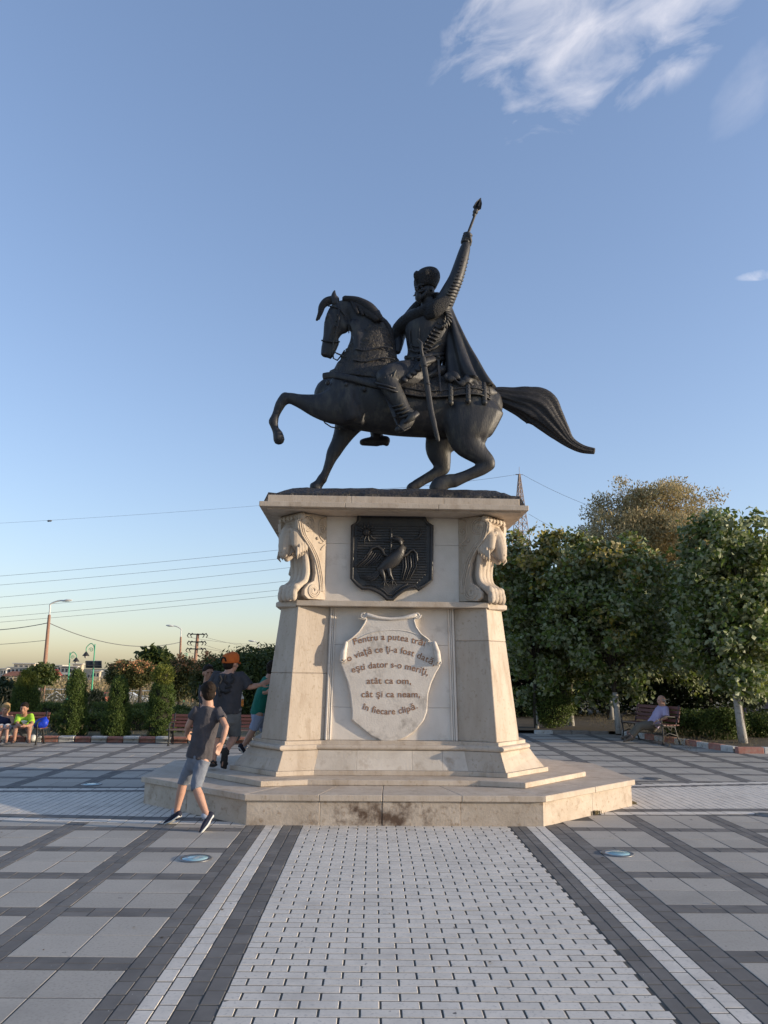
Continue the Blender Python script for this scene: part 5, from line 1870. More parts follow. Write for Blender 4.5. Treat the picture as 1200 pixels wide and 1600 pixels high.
def person(label, J, s, fd, skin='skin', hairm='hair', hair='short', shirt=None, bottoms=None, shoes=None, group=None, across=None,
           vox=.0085, curl=(.5, .5), slim=1.0, sleeve=.8, hem=1.0, leg_to=.55, build_=1.0, rootloc=None, hand_across=None):
    """J: world points neck, chest, waist, pelvis, head, sho/elb/wri/hip/kne/ank/toe for L and R"""
    J = {k: Vector(v) for k, v in J.items()}
    sh = (J['shoR'] - J['shoL']).normalized()
    base = rootloc or Vector(((J['ankL'].x + J['ankR'].x) / 2, (J['ankL'].y + J['ankR'].y) / 2, min(J['toeL'].z, J['toeR'].z) - .03))
    root = thing('person', label, 'person', tuple(base), 0, group)
    g = s * build_
    b = MB()
    tr = [J['pelvis'] - (J['waist'] - J['pelvis']).normalized() * .05 * s, J['pelvis'], J['waist'], J['chest'], J['chest'] * .35 + J['neck'] * .65, J['neck']]
    trr = [(.12 * g, .10 * g), (.155 * g, .115 * g), (.138 * g, .10 * g), (.162 * g, .112 * g), (.135 * g, .085 * g), (.06 * s, .058 * s)]
    b.tube(tr, trr, 18, side=sh)
    hr, ey, P, Rm = head_parts(root, b, J['neck'], J['head'], fd, s, hairm, hair)
    acr = hand_across or {}
    for q, k in (('L', 0), ('R', 1)):
        S_, E_, W_ = J['sho' + q], J['elb' + q], J['wri' + q]
        b.tube([J['chest'] * .45 + J['neck'] * .2 + S_ * .35, S_, (S_ + E_) / 2, E_, (E_ * .6 + W_ * .4), W_], [.055 * g, .055 * g, .046 * g, .037 * s, .038 * s, .026 * s], 12)
        hd = J.get('hand' + q, (W_ - E_).normalized() + W_) - W_
        hand(b, W_, hd, acr.get(q, Vector((.3, .8, .2))), s, curl[k], thumb=1 if q == 'L' else -1)
        H_, K_, A_, T_ = J['hip' + q], J['kne' + q], J['ank' + q], J['toe' + q]
        b.tube([H_, H_ * .55 + K_ * .45, K_, K_ * .68 + A_ * .32, A_ * .75 + K_ * .25, A_], [.088 * g, .075 * g, .054 * s, .056 * s, .040 * s, .036 * s], 12)
        b.tube([A_, A_ * .4 + T_ * .6 + Vector((0, 0, -.01 * s)), T_], [(.034 * s, .036 * s), (.040 * s, .026 * s), (.036 * s, .016 * s)], 10)
    body = b.build('body', M[skin], root, vox=vox, it=2)
    for e in ey:
        e.build('eye', M['hair'], body, smooth=True)
    if hair:
        hr.build('hair', M[hairm], root, vox=.009, it=1)
    if shirt:
        c = MB()
        low = J['pelvis'] + (J['pelvis'] - J['waist']).normalized() * .07 * s * hem
        rr = [(x + .018 * s, y + .018 * s) for x, y in trr]
        c.tube([low, J['pelvis'], J['waist'], J['chest'], tr[4], J['neck'] - (J['neck'] - J['chest']).normalized() * .012], [rr[1], (rr[1][0] * .99, rr[1][1]), (rr[2][0] * 1.05, rr[2][1] * 1.05), rr[3], rr[4], (.075 * s, .07 * s)], 20, side=sh, caps=False)
        if sleeve:
            for q in 'LR':
                S_, E_ = J['sho' + q], J['elb' + q]
                e_ = S_ + (E_ - S_) * sleeve
                c.tube([J['chest'] * .45 + J['neck'] * .2 + S_ * .35, S_, S_ * .5 + e_ * .5, e_], [.068 * g, .074 * g, .072 * g, .072 * g], 12, caps=False)
        crease(c.build('shirt', M[shirt], root, vox=max(vox * 1.05, .0095), it=2), .016 if vox < .01 else 0.0, base.x, (8, 8, 3.2) if vox < .01 else None)
    if bottoms:
        c = MB()
        c.tube([J['pelvis'] + (J['waist'] - J['pelvis']) * .35, J['pelvis'], (J['hipL'] + J['hipR']) / 2 - Vector((0, 0, .05 * s))], [(.150 * g, .115 * g), (.172 * g, .132 * g), (.15 * g, .115 * g)], 16, side=sh)
        for q in 'LR':
            H_, K_, A_ = J['hip' + q], J['kne' + q], J['ank' + q]
            if leg_to <= 1:
                e_ = H_ + (K_ - H_) * leg_to
                c.tube([H_, H_ * .5 + e_ * .5, e_], [.105 * g, .096 * g, .092 * g], 14, caps=False)
            else:
                f = leg_to - 1
                e_ = K_ + (A_ - K_) * f
                wd = (.075 if f < .5 else .058)
                c.tube([H_, H_ * .5 + K_ * .5, K_, e_ * .6 + K_ * .4, e_], [.105 * g, .092 * g, .076 * g, wd * g * 1.04, wd * g * 1.04], 14, caps=False)
        crease(c.build('shorts' if leg_to < 1.6 else 'trousers', M[bottoms], root, vox=max(vox * 1.05, .0095), it=2), .009, base.x + 4, (9, 9, 6) if vox < .01 else None)
    if shoes:
        for q in 'LR':
            A_, T_ = J['ank' + q], J['toe' + q]
            d = (T_ - A_); d2 = Vector((d.x, d.y, 0))
            ax = d.normalized()
            upv = J['kne' + q] - A_; upv = (upv - ax * upv.dot(ax)).normalized()
            if upv.z < 0 and abs(upv.z) > .3: upv = -upv
            si = ax.cross(upv).normalized()
            heel = A_ - ax * .045 * s - upv * .045 * s
            tip = T_ + ax * .02 * s - upv * .005 * s
            if shoes == 'sandal':
                so = MB().tube([heel, (heel + tip) / 2, tip], [(.042 * s, .014 * s), (.045 * s, .013 * s), (.042 * s, .013 * s)], 12, side=si)
                so.tube([A_ + si * .042 * s - upv * .01, A_ - ax * .042 * s, A_ - si * .042 * s - upv * .01], [(.018 * s, .008 * s)] * 3, 8, side=upv)
                so.tube([A_ + si * .05 * s + ax * .01 - upv * .03, A_ + upv * .01 + ax * .042 * s, A_ - si * .05 * s + ax * .01 - upv * .03], [(.02 * s, .008 * s)] * 3, 8, side=ax)
                so.tube([T_ + si * .046 * s - ax * .05 * s - upv * .01, T_ + upv * .026 * s - ax * .05 * s, T_ - si * .046 * s - ax * .05 * s - upv * .01], [(.022 * s, .008 * s)] * 3, 8, side=ax)
                so.build('sandal', M['sandal'], root, smooth=True)
            else:
                up_ = MB().tube([heel + upv * .03 * s, A_ * .5 + T_ * .5 - upv * .008 * s, tip + upv * .0], [(.040 * s, .045 * s), (.044 * s, .034 * s), (.038 * s, .02 * s)], 12, side=si)
                up_.tube([A_ - upv * .03 * s, A_ + upv * .006 * s], [(.043 * s, .042 * s), (.043 * s, .042 * s)], 12, side=si)
                w = up_.build('shoe', M[shoes], root, vox=.008, it=1)
                so = MB().tube([heel, (heel + tip) / 2 - upv * .016 * s, tip - upv * .012 * s], [(.043 * s, .013 * s), (.047 * s, .013 * s), (.041 * s, .012 * s)], 12, side=si)
                so.build('sole', M['rubber'] if shoes == 'shoe' else M['brown_shoe'], w, smooth=True)
                if shoes == 'shoe':
                    k = MB().tube([A_ - upv * .0, A_ + upv * .045 * s], [.040 * s, .038 * s], 12)
                    k.build('sock', M['sock'], root, smooth=True)
    return root, P, J


# ---- boy in the foreground, striding away to the left
yb = 8.48
J = dict(head=at(324.5, 1083, yb), neck=at(325, 1101, yb), chest=at(323, 1122, yb), waist=at(317, 1156, yb), pelvis=at(311, 1181, yb),
         shoL=at(306, 1111, yb - .02), shoR=at(341, 1112, yb - .02), elbL=at(294, 1134, yb + .02), wriL=at(292, 1148, yb + .18), elbR=at(353.5, 1136, yb - .12), wriR=at(347, 1160, yb - .14), handR=at(341, 1172, yb - .15), handL=at(296, 1153, yb + .28),
         hipL=at(304, 1188, yb + .03), hipR=at(317.5, 1189, yb - .03), kneL=at(286.5, 1222, yb + .13), kneR=at(306, 1229, yb - .10),
         ankL=at(274.5, 1273, 8.62), ankR=at(324.5, 1278, 8.30), toeL=at(260, 1284, 8.66), toeR=at(313, 1299, 8.24))
boy, P, J = person('boy in a charcoal T-shirt and denim shorts striding left before the plinth', J, .86, (-.45, .85, -.1), shirt='tee_charcoal', bottoms='denim', shoes='shoe',
                   leg_to=1.08, vox=.0075, sleeve=.55, hem=.5, build_=.90, curl=(.5, .35), hand_across={'R': Vector((.8, .6, 0)), 'L': Vector((.2, .2, 1))})

# ---- man in the orange cap, one hand against the pier
ym = 10.0
J = dict(head=at(361, 1037, ym), neck=at(358, 1050, ym - .02), chest=at(356, 1064, ym - .02), waist=at(355, 1092, ym - .02), pelvis=at(355, 1108, ym),
         shoL=at(338, 1056, ym + .0), shoR=at(376, 1058, ym - .0), elbL=at(331, 1080, ym + .12), wriL=at(340, 1094, ym + .26), handL=at(345, 1094, ym + .34), elbR=at(389, 1074, ym + .02), wriR=at(407, 1070, ym + .10), handR=at(414, 1067, ym + .13),
         hipL=at(347, 1114, ym), hipR=at(363, 1114, ym), kneL=at(338, 1150, ym + .0), kneR=at(367, 1149, ym + .18), ankL=at(333, 1190, ym - .02), ankR=at(353, 1173, ym - .08), toeL=at(332, 1196, ym + .16), toeR=at(350, 1197, ym + .0))
man, P, J = person('man in a back-turned orange cap leaning one hand on the pedestal pier', J, .98, (.55, .8, .0), shirt='tee_dark', bottoms='shorts_grey', shoes='sandal', leg_to=1.05,
                   sleeve=.92, build_=1.08, curl=(.4, .1), hem=.6, hand_across={'R': Vector((0, .3, 1))})
cap = MB()
rings = []
for z, r in ((.008, .102), (.03, .108), (.07, .108), (.105, .098), (.130, .070), (.143, .02)):
    rings.append([P(r * .92 * math.cos(2 * PI * k / 24), -.014 + r * 1.08 * math.sin(2 * PI * k / 24), z + .012 * math.sin(2 * PI * k / 24)) for k in range(24)])
cap.loft(rings)
cap.tube([P(-.05, .085, .022), P(0, .145, .012), P(.05, .085, .022)], [(.02, .007), (.035, .007), (.02, .007)], 10, side=P(0, 1, 0) - P(0, 0, 0))
c = cap.build('cap', M['orange_cap'], man, smooth=True)
op = MB().tube([P(-.045, -.122, .024), P(-.038, -.130, .055), P(-.01, -.134, .066), P(.022, -.131, .055), P(.03, -.124, .024)], .011, 8)
op.build('strap_opening', M['hair'], c, smooth=True)
pr = MB()
for pts in ([(343, 1056), (346, 1062), (342, 1068)], [(352, 1055), (350, 1064), (356, 1068)], [(362, 1054), (366, 1061), (361, 1068)], [(345, 1080), (352, 1083), (360, 1079)], [(352, 1074), (362, 1072)], [(340, 1074), (344, 1088)]):
    pr.tube([at(x, y, ym - .155) for x, y in pts], [(.018, .006)] * len(pts), 6, side=(1, 0, 0))
pr.build('shirt_print', M['print'], man, smooth=True)

# bottle of orange drink tucked at the man's hip
bo = thing('drink_bottle', 'small clear bottle of glowing orange drink at the capped man\'s hip', 'bottle', tuple(at(376, 1104, ym + .10)))
c0 = at(376, 1104, ym + .10)
MB().lathe([(.001, 0), (.036, .004), (.038, .03), (.036, .06), (.038, .085), (.030, .092)], c0, 14).build('drink', M['plastic_orange'], bo, smooth=True)
MB().lathe([(.036, .0925), (.036, .115), (.022, .140), (.014, .150), (.014, .165)], c0, 14).build('neck', M['plastic_clear'], bo, smooth=True)
MB().lathe([(.017, .1655), (.017, .182), (.001, .183)], c0, 12).build('bottle_cap', M['white_metal'], bo, smooth=True)

# ---- young person in green, mostly behind the pier
yg = 11.35
J = dict(head=at(428, 1046, yg), neck=at(421, 1058, yg), chest=at(415, 1072, yg), waist=at(407, 1095, yg), pelvis=at(403, 1110, yg),
         shoL=at(414, 1063, yg + .12), shoR=at(421, 1066, yg - .14), elbL=at(430, 1080, yg + .2), wriL=at(440, 1070, yg + .2), elbR=at(413, 1083, yg - .22), wriR=at(424, 1078, yg - .25),
         hipL=at(401, 1116, yg + .07), hipR=at(404, 1117, yg - .08), kneL=at(414, 1140, yg + .1), kneR=at(396, 1140, yg - .06), ankL=at(420, 1168, yg + .2), ankR=at(379, 1168, yg - .05), toeL=at(430, 1172, yg + .2), toeR=at(385, 1178, yg + .02))
green, P, J = person('young person in a teal green shirt and pale blue shorts, half behind the pedestal', J, .88, (.9, .3, 0), shirt='tee_green', bottoms='shorts_blue', shoes='shoe', leg_to=1.0, build_=.88, sleeve=.9)

# ---- dark-haired boy, only his face showing between the two in front
yh = 11.0
J = dict(head=at(325.5, 1052, yh), neck=at(324, 1067, yh), chest=at(324, 1080, yh), waist=at(324, 1103, yh), pelvis=at(324, 1118, yh),
         shoL=at(334, 1074, yh), shoR=at(314.5, 1074, yh), elbL=at(337, 1094, yh), wriL=at(337, 1113, yh - .05), elbR=at(315, 1094, yh), wriR=at(318, 1112, yh - .1),
         hipL=at(328, 1124, yh), hipR=at(320, 1124, yh), kneL=at(328, 1150, yh), kneR=at(320, 1150, yh), ankL=at(328, 1177, yh), ankR=at(320, 1177, yh), toeL=at(331, 1184, yh - .12), toeR=at(318, 1184, yh - .12))
hid, P, J = person('dark-haired boy peering out between the capped man and the boy in front', J, .84, (.45, -.85, -.15), skin='skin_tan', shirt='tee_dark', bottoms='shorts_grey', shoes='shoe', leg_to=.9, build_=.82)

# ---- the woman and the man on the left bench
yw = 17.12
J = dict(head=at(8.5, 1108, yw - .12), neck=at(8, 1117.5, yw - .06), chest=at(7, 1124, yw - .03), waist=at(7, 1135, yw + .05), pelvis=at(7, 1140, yw + .10),
         shoL=at(18, 1120, yw - .05), shoR=at(-3, 1120, yw - .05), elbL=at(20.5, 1130, yw - .12), wriL=at(11, 1137, yw - .40), elbR=at(-6, 1131, yw - .1), wriR=at(4, 1137.5, yw - .38),
         hipL=at(11.5, 1140, yw + .06), hipR=at(2, 1140, yw + .06), kneL=at(12, 1136, yw - .42), kneR=at(2, 1136.5, yw - .42), ankL=at(10, 1156, yw - .48), ankR=at(-1, 1157, yw - .45), toeL=at(9, 1160, yw - .66), toeR=at(-2, 1160, yw - .62))
wom, P, J = person('fair-haired woman in a sleeveless navy top seated on the left bench', J, .84, (.1, -1, -.1), skin='skin', hairm='hair_fair', hair='full', shirt='navy', bottoms='pale_trouser', shoes='sandal', sleeve=0, leg_to=.95, vox=.012, hem=.2)
J = dict(head=at(37.8, 1107, yw - .28), neck=at(38, 1117, yw - .2), chest=at(38.3, 1124, yw - .14), waist=at(39, 1135, yw - .0), pelvis=at(39.5, 1140, yw + .1),
         shoL=at(48.5, 1119, yw - .16), shoR=at(28, 1119.5, yw - .16), elbL=at(50, 1132, yw - .36), wriL=at(40, 1134.5, yw - .52), elbR=at(27, 1132, yw - .36), wriR=at(35, 1135.5, yw - .55),
         hipL=at(44.5, 1140, yw + .06), hipR=at(34, 1140, yw + .06), kneL=at(46, 1136, yw - .44), kneR=at(24.5, 1137, yw - .44), ankL=at(45, 1156, yw - .46), ankR=at(22.5, 1156, yw - .46), toeL=at(45.5, 1160, yw - .64), toeR=at(20, 1160, yw - .62))
mg, P, J = person('man in a lime green T-shirt leaning on his knees on the left bench', J, .88, (.1, -1, -.2), skin='skin_tan', shirt='tee_lime', bottoms='shorts_grey', shoes='sandal', sleeve=.75, leg_to=.85, vox=.012, hem=.2)
pr = MB()
for x, y in ((35, 1127), (38, 1126.5), (41, 1127), (37, 1129.5), (40, 1130)):
    pr.tube([at(x - 1.1, y, yw - .30), at(x + 1.1, y + .3, yw - .30)], .014, 6)
pr.build('shirt_print', M['white_print'], mg, smooth=True)

# ---- old man stretched out on the right bench
yo = 18.85
J = dict(head=at(1033.2, 1094.5, yo), neck=at(1036, 1104.5, yo), chest=at(1033, 1111, yo), waist=at(1026, 1123, yo), pelvis=at(1021, 1131, yo),
         shoL=at(1040, 1108, yo - .19), shoR=at(1031, 1106.5, yo + .19), elbL=at(1041, 1122, yo - .30), wriL=at(1027.5, 1125.5, yo - .30), handL=at(1022, 1129, yo - .26), elbR=at(1022, 1119, yo + .26), wriR=at(1012, 1127, yo + .18),
         hipL=at(1020, 1133, yo - .09), hipR=at(1018, 1132, yo + .10), kneL=at(1000.5, 1135.5, yo - .10), kneR=at(998, 1134, yo + .06), ankL=at(986, 1153, yo - .14), ankR=at(982, 1149.5, yo - .02), toeL=at(975.5, 1157, yo - .16), toeR=at(972, 1152, yo - .04))
old, P, J = person('bald old man in a lilac shirt stretched out on the shaded bench', J, 1.0, (-.97, -.2, .05), skin='skin', hairm='hair_grey', hair='bald', shirt='lilac', bottoms='khaki', shoes='brown_shoe', sleeve=.85, leg_to=1.85, vox=.012, build_=1.08, hem=.8)
wt = MB().tube([J['wriL'] + Vector((0, 0, -.03)), J['wriL'] + Vector((.01, -.032, 0)), J['wriL'] + Vector((0, 0, .03))], [(.014, .008)] * 3, 8)
wt.build('wristwatch', M['white_metal'], old, smooth=True)

# ---- bag and ball by the left bench
bg = MB()
c0 = at(62.5, 1139.5, 17.12)
bg.ball(c0 + Vector((0, 0, .10)), (.15, .12, .09), 18, 10)
bg.ball(c0 + Vector((.08, -.02, .13)), (.09, .08, .09), 14, 8)
bg.tube([c0 + Vector((-.16, 0, .12)), c0 + Vector((-.05, 0, .20)), c0 + Vector((.10, 0, .25)), c0 + Vector((.16, 0, .16))], .018, 8)
tag(bg.build('beach_bag', M['blue_bag'], None, vox=.014, it=1), 'bright blue soft bag lying on the end of the left bench', 'bag')
g0 = gr(51, 1159.5, 0)
bl = MB().ball((g0.x, g0.y, .08), .08, 20, 14)
tag(bl.build('ball', M['ball'], None, smooth=True), 'small off-white ball on the paving under the left bench', 'ball')


# ================================================================== PAVEMENT LIGHTS AND WEEDS
def ground_light(px, py, label, glass=True):
    p = gr(px, py)
    t = thing('pavement_light', label, 'light fitting', (p.x, p.y, 0.0), 0, 'round lights let into the paving')
    MB().lathe([(.145, .0012), (.145, .006), (.138, .010), (.118, .010), (.114, .007)], (0, 0, 0), 32).build('rim', M['steel'], t, world=False, smooth=True)
    MB().lathe([(.113, .0025), (.110, .0085), (.06, .013), (.001, .0145)], (0, 0, 0), 32).build('lens', M['glass_lamp'] if glass else M['steel'], t, world=False, smooth=True)


ground_light(305, 1342, 'round pale blue pavement light left of the brick walk')
ground_light(965, 1334, 'round pale blue pavement light right of the brick walk')
ground_light(143, 1226, 'pavement light beyond the left arm of the white cross walk')
ground_light(1019, 1217, 'dull pavement light beyond the right arm of the white cross walk', False)
ground_light(1200, 1274, 'dull pavement light cut by the right edge of the photograph', False)


def weed(px, py, label, w, h, n):
    p = gr(px, py)
    rs = np.random.default_rng(int(px))
    V, Fq = [], []
    for i in range(n):
        x, y = rs.normal(0, w * .4), rs.normal(0, .035)
        a = rs.uniform(0, 2 * PI); L = h * rs.uniform(.4, 1); b = rs.uniform(.2, .9)
        d = np.array([math.cos(a), math.sin(a) * .6, 0]); s = np.array([-d[1], d[0], 0]) * .006
        r0 = np.array([x, y, 0.002]); r1 = r0 + d * b * L * .5 + np.array([0, 0, L * .7]); r2 = r0 + d * b * L + np.array([0, 0, L * .75])
        k = len(V)
        V += [r0 - s, r0 + s, r1 + s, r1 - s, r2 + s * .2, r2 - s * .2]
        Fq += [(k, k + 1, k + 2, k + 3), (k + 3, k + 2, k + 4, k + 5)]
    o = np_mesh('weed_tuft', np.array(V), np.array(Fq), M['drygrass'] if n > 80 else M['hedge'])
    o.location = (p.x, p.y, 0)
    tag(o, label, 'weed', 'weeds sprouting at the foot of the plinth')


weed(921, 1272, 'largest brownish weed tuft at the right flank of the plinth', .16, .07, 220)
weed(984, 1256, 'low weed tuft near the right corner of the plinth', .10, .04, 120)
weed(701, 1287, 'small green weed under the front of the plinth', .05, .06, 70)


# ================================================================== VEGETATION
def leaf_mesh(name, m, C, spread, per, length, width, parent=None, seed=1, droop=.35, outward=None, flat=1.0, size_var=.35, upright=0.0):
    """many small folded leaves scattered round the given twig ends"""
    r = np.random.default_rng(seed)
    C = np.asarray(C, float)
    n = len(C) * per
    base = np.repeat(C, per, axis=0) + np.clip(r.normal(0, 1, (n, 3)), -1.7, 1.7) * np.array([spread, spread, spread * .8])
    d = r.normal(0, 1, (n, 3)); d[:, 2] = d[:, 2] * .7 - droop + upright * 2
    d /= np.linalg.norm(d, axis=1)[:, None]
    q = r.normal(0, 1, (n, 3)); s = np.cross(d, q); s /= np.linalg.norm(s, axis=1)[:, None] + 1e-9
    nn = np.cross(s, d)
    L = length * (1 + size_var * r.uniform(-1, 1, n))[:, None]
    W = width * (1 + size_var * r.uniform(-1, 1, n))[:, None] * .5
    V = np.empty((n, 4, 3))
    V[:, 0] = base
    V[:, 1] = base + d * L * .45 + s * W + nn * W * .35
    V[:, 2] = base + d * L
    V[:, 3] = base + d * L * .45 - s * W + nn * W * .35
    idx = np.arange(n)[:, None] * 4
    Fq = np.concatenate([idx + np.array([[0, 1, 2]]), idx + np.array([[0, 2, 3]])])
    off = np.array(wloc(parent)) if parent is not None else np.zeros(3)
    return np_mesh(name, V.reshape(-1, 3) - off, Fq, m, parent)


def crown_points(c, rad, n, seed, shell=.42, lump=.3, cut=-2.0):
    r = np.random.default_rng(seed)
    P = []
    while len(P) < n:
        v = r.normal(0, 1, 3); v /= np.linalg.norm(v)
        if v[2] < cut:
            continue
        k = 1 + lump * mnoise.noise(Vector((v[0] * 1.9 + seed, v[1] * 1.9, v[2] * 1.9))) + lump * .6 * mnoise.noise(Vector((v[0] * 4.5, v[1] * 4.5 + seed, v[2] * 4.5)))
        k = min(max(k, .72), 1.2)
        P.append(np.array(c) + v * np.array(rad) * k * (r.uniform(0, 1) ** shell))
    return np.array(P)


def tree(name, label, cat, base, c, rad, leaf, seed, n=220, per=110, spread=.24, L=.095, W=.075, trunk_r=.11, fork=1.6, wash=None, group=None,
         droop=.35, limbs=9, lump=.3, shell=.42, lean=(0, 0), second=None, upright=0.0):
    base = Vector(base); c = Vector(c)
    t = thing(name, label, cat, tuple(base), 0, group)
    P = crown_points(c, rad, n, seed, shell, lump)
    r = random.Random(seed)
    top = Vector((base.x + lean[0], base.y + lean[1], base.z + fork))
    tk = MB()
    path = [base + Vector((0, 0, -.1)), base * .65 + top * .35 + Vector((r.uniform(-.04, .04), 0, 0)), top]
    tk.tube(path, [trunk_r * 1.2, trunk_r, trunk_r * .85], 10, caps=False)
    for i in range(limbs):
        q = Vector(P[r.randrange(len(P))])
        q = c + (q - c) * .85
        mid = top * .45 + q * .55 + Vector((r.uniform(-.2, .2), r.uniform(-.2, .2), r.uniform(0, .25)))
        b0 = top - Vector((0, 0, r.uniform(0, .25)))
        pts = [Vector(p) for p in spline([b0, b0 * .6 + mid * .4 + Vector((0, 0, .15)), mid, q], 3)]
        k = len(pts)
        tk.tube(pts, [trunk_r * (.55 * (1 - j / k) + .08) for j in range(k)], 6)
        for z in range(2):
            q2 = Vector(P[r.randrange(len(P))])
            if (q2 - mid).length < max(rad) * 1.0:
                tk.tube([mid, mid * .5 + q2 * .5 + Vector((0, 0, .1)), q2], [trunk_r * .22, trunk_r * .15, trunk_r * .06], 5)
    trunk = tk.build('trunk', M['bark'], t, smooth=True)
    if wash:
        h = wash / fork
        e = base + (top - base) * h
        MB().tube([base + Vector((0, 0, -.02)), base * .5 + e * .5, e], [trunk_r * 1.24, trunk_r * 1.08, trunk_r * 1.0], 12, caps=False).build('whitewash', M['lime_wash'], trunk, smooth=True)
    leaf_mesh('crown', M[leaf], P, spread, per, L, W, t, seed, droop, upright=upright)
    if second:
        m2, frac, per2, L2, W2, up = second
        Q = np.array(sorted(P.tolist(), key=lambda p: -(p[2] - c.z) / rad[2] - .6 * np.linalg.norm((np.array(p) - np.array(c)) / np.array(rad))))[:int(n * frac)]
        leaf_mesh('blossom', M[m2], Q + np.array([0, 0, .06]), spread * .55, per2, L2, W2, t, seed + 50, -.2, upright=up)  # flowers on silk trees; on limes, gold leaves painting sun on the crown tops
    return t


def px_tree(name, label, cat, trunk_px, Y, cpx, rpx, leaf, seed, depth=None, **k):
    """crown given by its centre and half-size in photo pixels at distance Y"""
    x0 = at(trunk_px, 1120, Y).x
    base = (x0, Y, gz(x0, Y) + .06 if Y > 26 else 0.06)
    c = at(cpx[0], cpx[1], Y)
    sc = Y * 1.0 / F_PX
    rad = (rpx[0] * sc, (depth or rpx[0] * sc), rpx[1] * sc)
    return tree(name, label, cat, base, c, rad, leaf, seed, **k)


GL = 'lime trees along the right of the square'
LIMES = []
LT = dict(group=GL, L=.135, W=.115, spread=.20, shell=.38, lump=.42)
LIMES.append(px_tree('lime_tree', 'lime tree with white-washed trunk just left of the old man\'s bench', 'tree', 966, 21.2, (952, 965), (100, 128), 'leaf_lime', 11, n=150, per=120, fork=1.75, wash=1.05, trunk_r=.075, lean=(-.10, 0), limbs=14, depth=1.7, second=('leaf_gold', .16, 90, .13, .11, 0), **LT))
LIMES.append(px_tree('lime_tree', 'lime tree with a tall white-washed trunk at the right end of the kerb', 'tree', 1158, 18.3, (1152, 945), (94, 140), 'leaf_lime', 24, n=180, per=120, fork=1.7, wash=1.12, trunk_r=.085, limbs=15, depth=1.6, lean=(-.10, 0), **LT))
LIMES.append(px_tree('lime_tree', 'lime tree with top coloured sunlit gold standing next to the pedestal', 'tree', 838, 22.4, (833, 955), (60, 122), 'leaf_lime', 31, n=95, per=115, fork=1.5, wash=.62, trunk_r=.055, depth=1.3, second=('leaf_gold', .38, 110, .13, .11, 0), **LT))
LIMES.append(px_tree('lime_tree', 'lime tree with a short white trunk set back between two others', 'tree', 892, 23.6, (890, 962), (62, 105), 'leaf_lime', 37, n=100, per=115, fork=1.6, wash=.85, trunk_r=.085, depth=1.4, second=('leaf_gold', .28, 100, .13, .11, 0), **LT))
LIMES.append(px_tree('lime_tree', 'lime tree cut off by the right edge of the photograph', 'tree', 1275, 20.5, (1262, 930), (85, 140), 'leaf_lime', 41, n=130, per=115, fork=1.8, wash=1.1, trunk_r=.12, depth=1.6, **LT))
LIMES.append(px_tree('lime_tree', 'lime tree with a shaded white trunk deep behind the bench', 'tree', 955, 27.0, (1045, 985), (80, 95), 'leaf_lime', 43, n=100, per=100, fork=2.0, wash=1.3, trunk_r=.11, depth=1.6, **LT))

# sprays coloured gold to stand in for sunlight on the outer leaves
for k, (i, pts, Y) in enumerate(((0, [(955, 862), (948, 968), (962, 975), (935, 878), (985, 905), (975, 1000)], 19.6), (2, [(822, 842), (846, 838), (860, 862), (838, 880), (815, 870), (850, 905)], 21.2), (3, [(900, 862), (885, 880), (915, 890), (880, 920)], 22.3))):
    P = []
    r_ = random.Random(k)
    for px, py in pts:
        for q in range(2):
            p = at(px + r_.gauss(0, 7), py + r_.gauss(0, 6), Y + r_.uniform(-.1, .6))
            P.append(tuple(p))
    leaf_mesh('sunlit_spray', M['leaf_gold'], P, .13, 20, .13, .11, LIMES[i], 300 + k, .35)['kind'] = 'stuff'
px_tree('poplar_tree', 'tall dry-tipped tree rising pale above the lime trees', 'tree', 1030, 34.0, (1020, 862), (116, 105), 'leaf_poplar', 53, n=430, per=165, fork=3.5, trunk_r=.22, spread=.26, L=.16, W=.06, depth=3.0, limbs=20, droop=-.1, lump=.45, upright=.45)
for i, (px, py, Y, rx, rz, seed, lab) in enumerate((
        (800, 1000, 28.5, 70, 130, 61, 'dark dense evergreen half hidden by the right side of the pedestal'),
        (880, 1020, 30.0, 95, 110, 63, 'dark dense evergreen filling the shade behind the short white trunks'),
        (1010, 1030, 31.5, 105, 105, 67, 'dark dense evergreen in the deep shade behind the old man\'s bench'),
        (1110, 1010, 29.5, 90, 120, 71, 'dark dense evergreen behind the rightmost lime trees'))):
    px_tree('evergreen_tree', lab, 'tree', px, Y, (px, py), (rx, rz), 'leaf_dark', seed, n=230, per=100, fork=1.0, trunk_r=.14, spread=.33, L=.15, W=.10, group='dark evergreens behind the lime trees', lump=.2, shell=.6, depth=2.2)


def bush(name, label, cat, px, py_top, py_bot, half, Y, leaf, seed, n=90, per=90, L=.06, W=.035, group=None, spread=.09, z0=None):
    a, b = at(px, py_top, Y), at(px, py_bot, Y)
    z0 = gz(a.x, Y) + .1 if z0 is None else z0
    h = a.z - z0
    rx = half * Y / F_PX
    t = thing(name, label, cat, (a.x, Y, z0), 0, group)
    c = Vector((a.x, Y, z0 + h * .52))
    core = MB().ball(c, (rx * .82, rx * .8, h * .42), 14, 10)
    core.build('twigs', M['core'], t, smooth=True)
    P = crown_points(c, (rx * .95, rx * .95, h * .46), n, seed, .12, .12)
    leaf_mesh('foliage', M[leaf], P, spread, per, L, W, t, seed, .0)
    return t


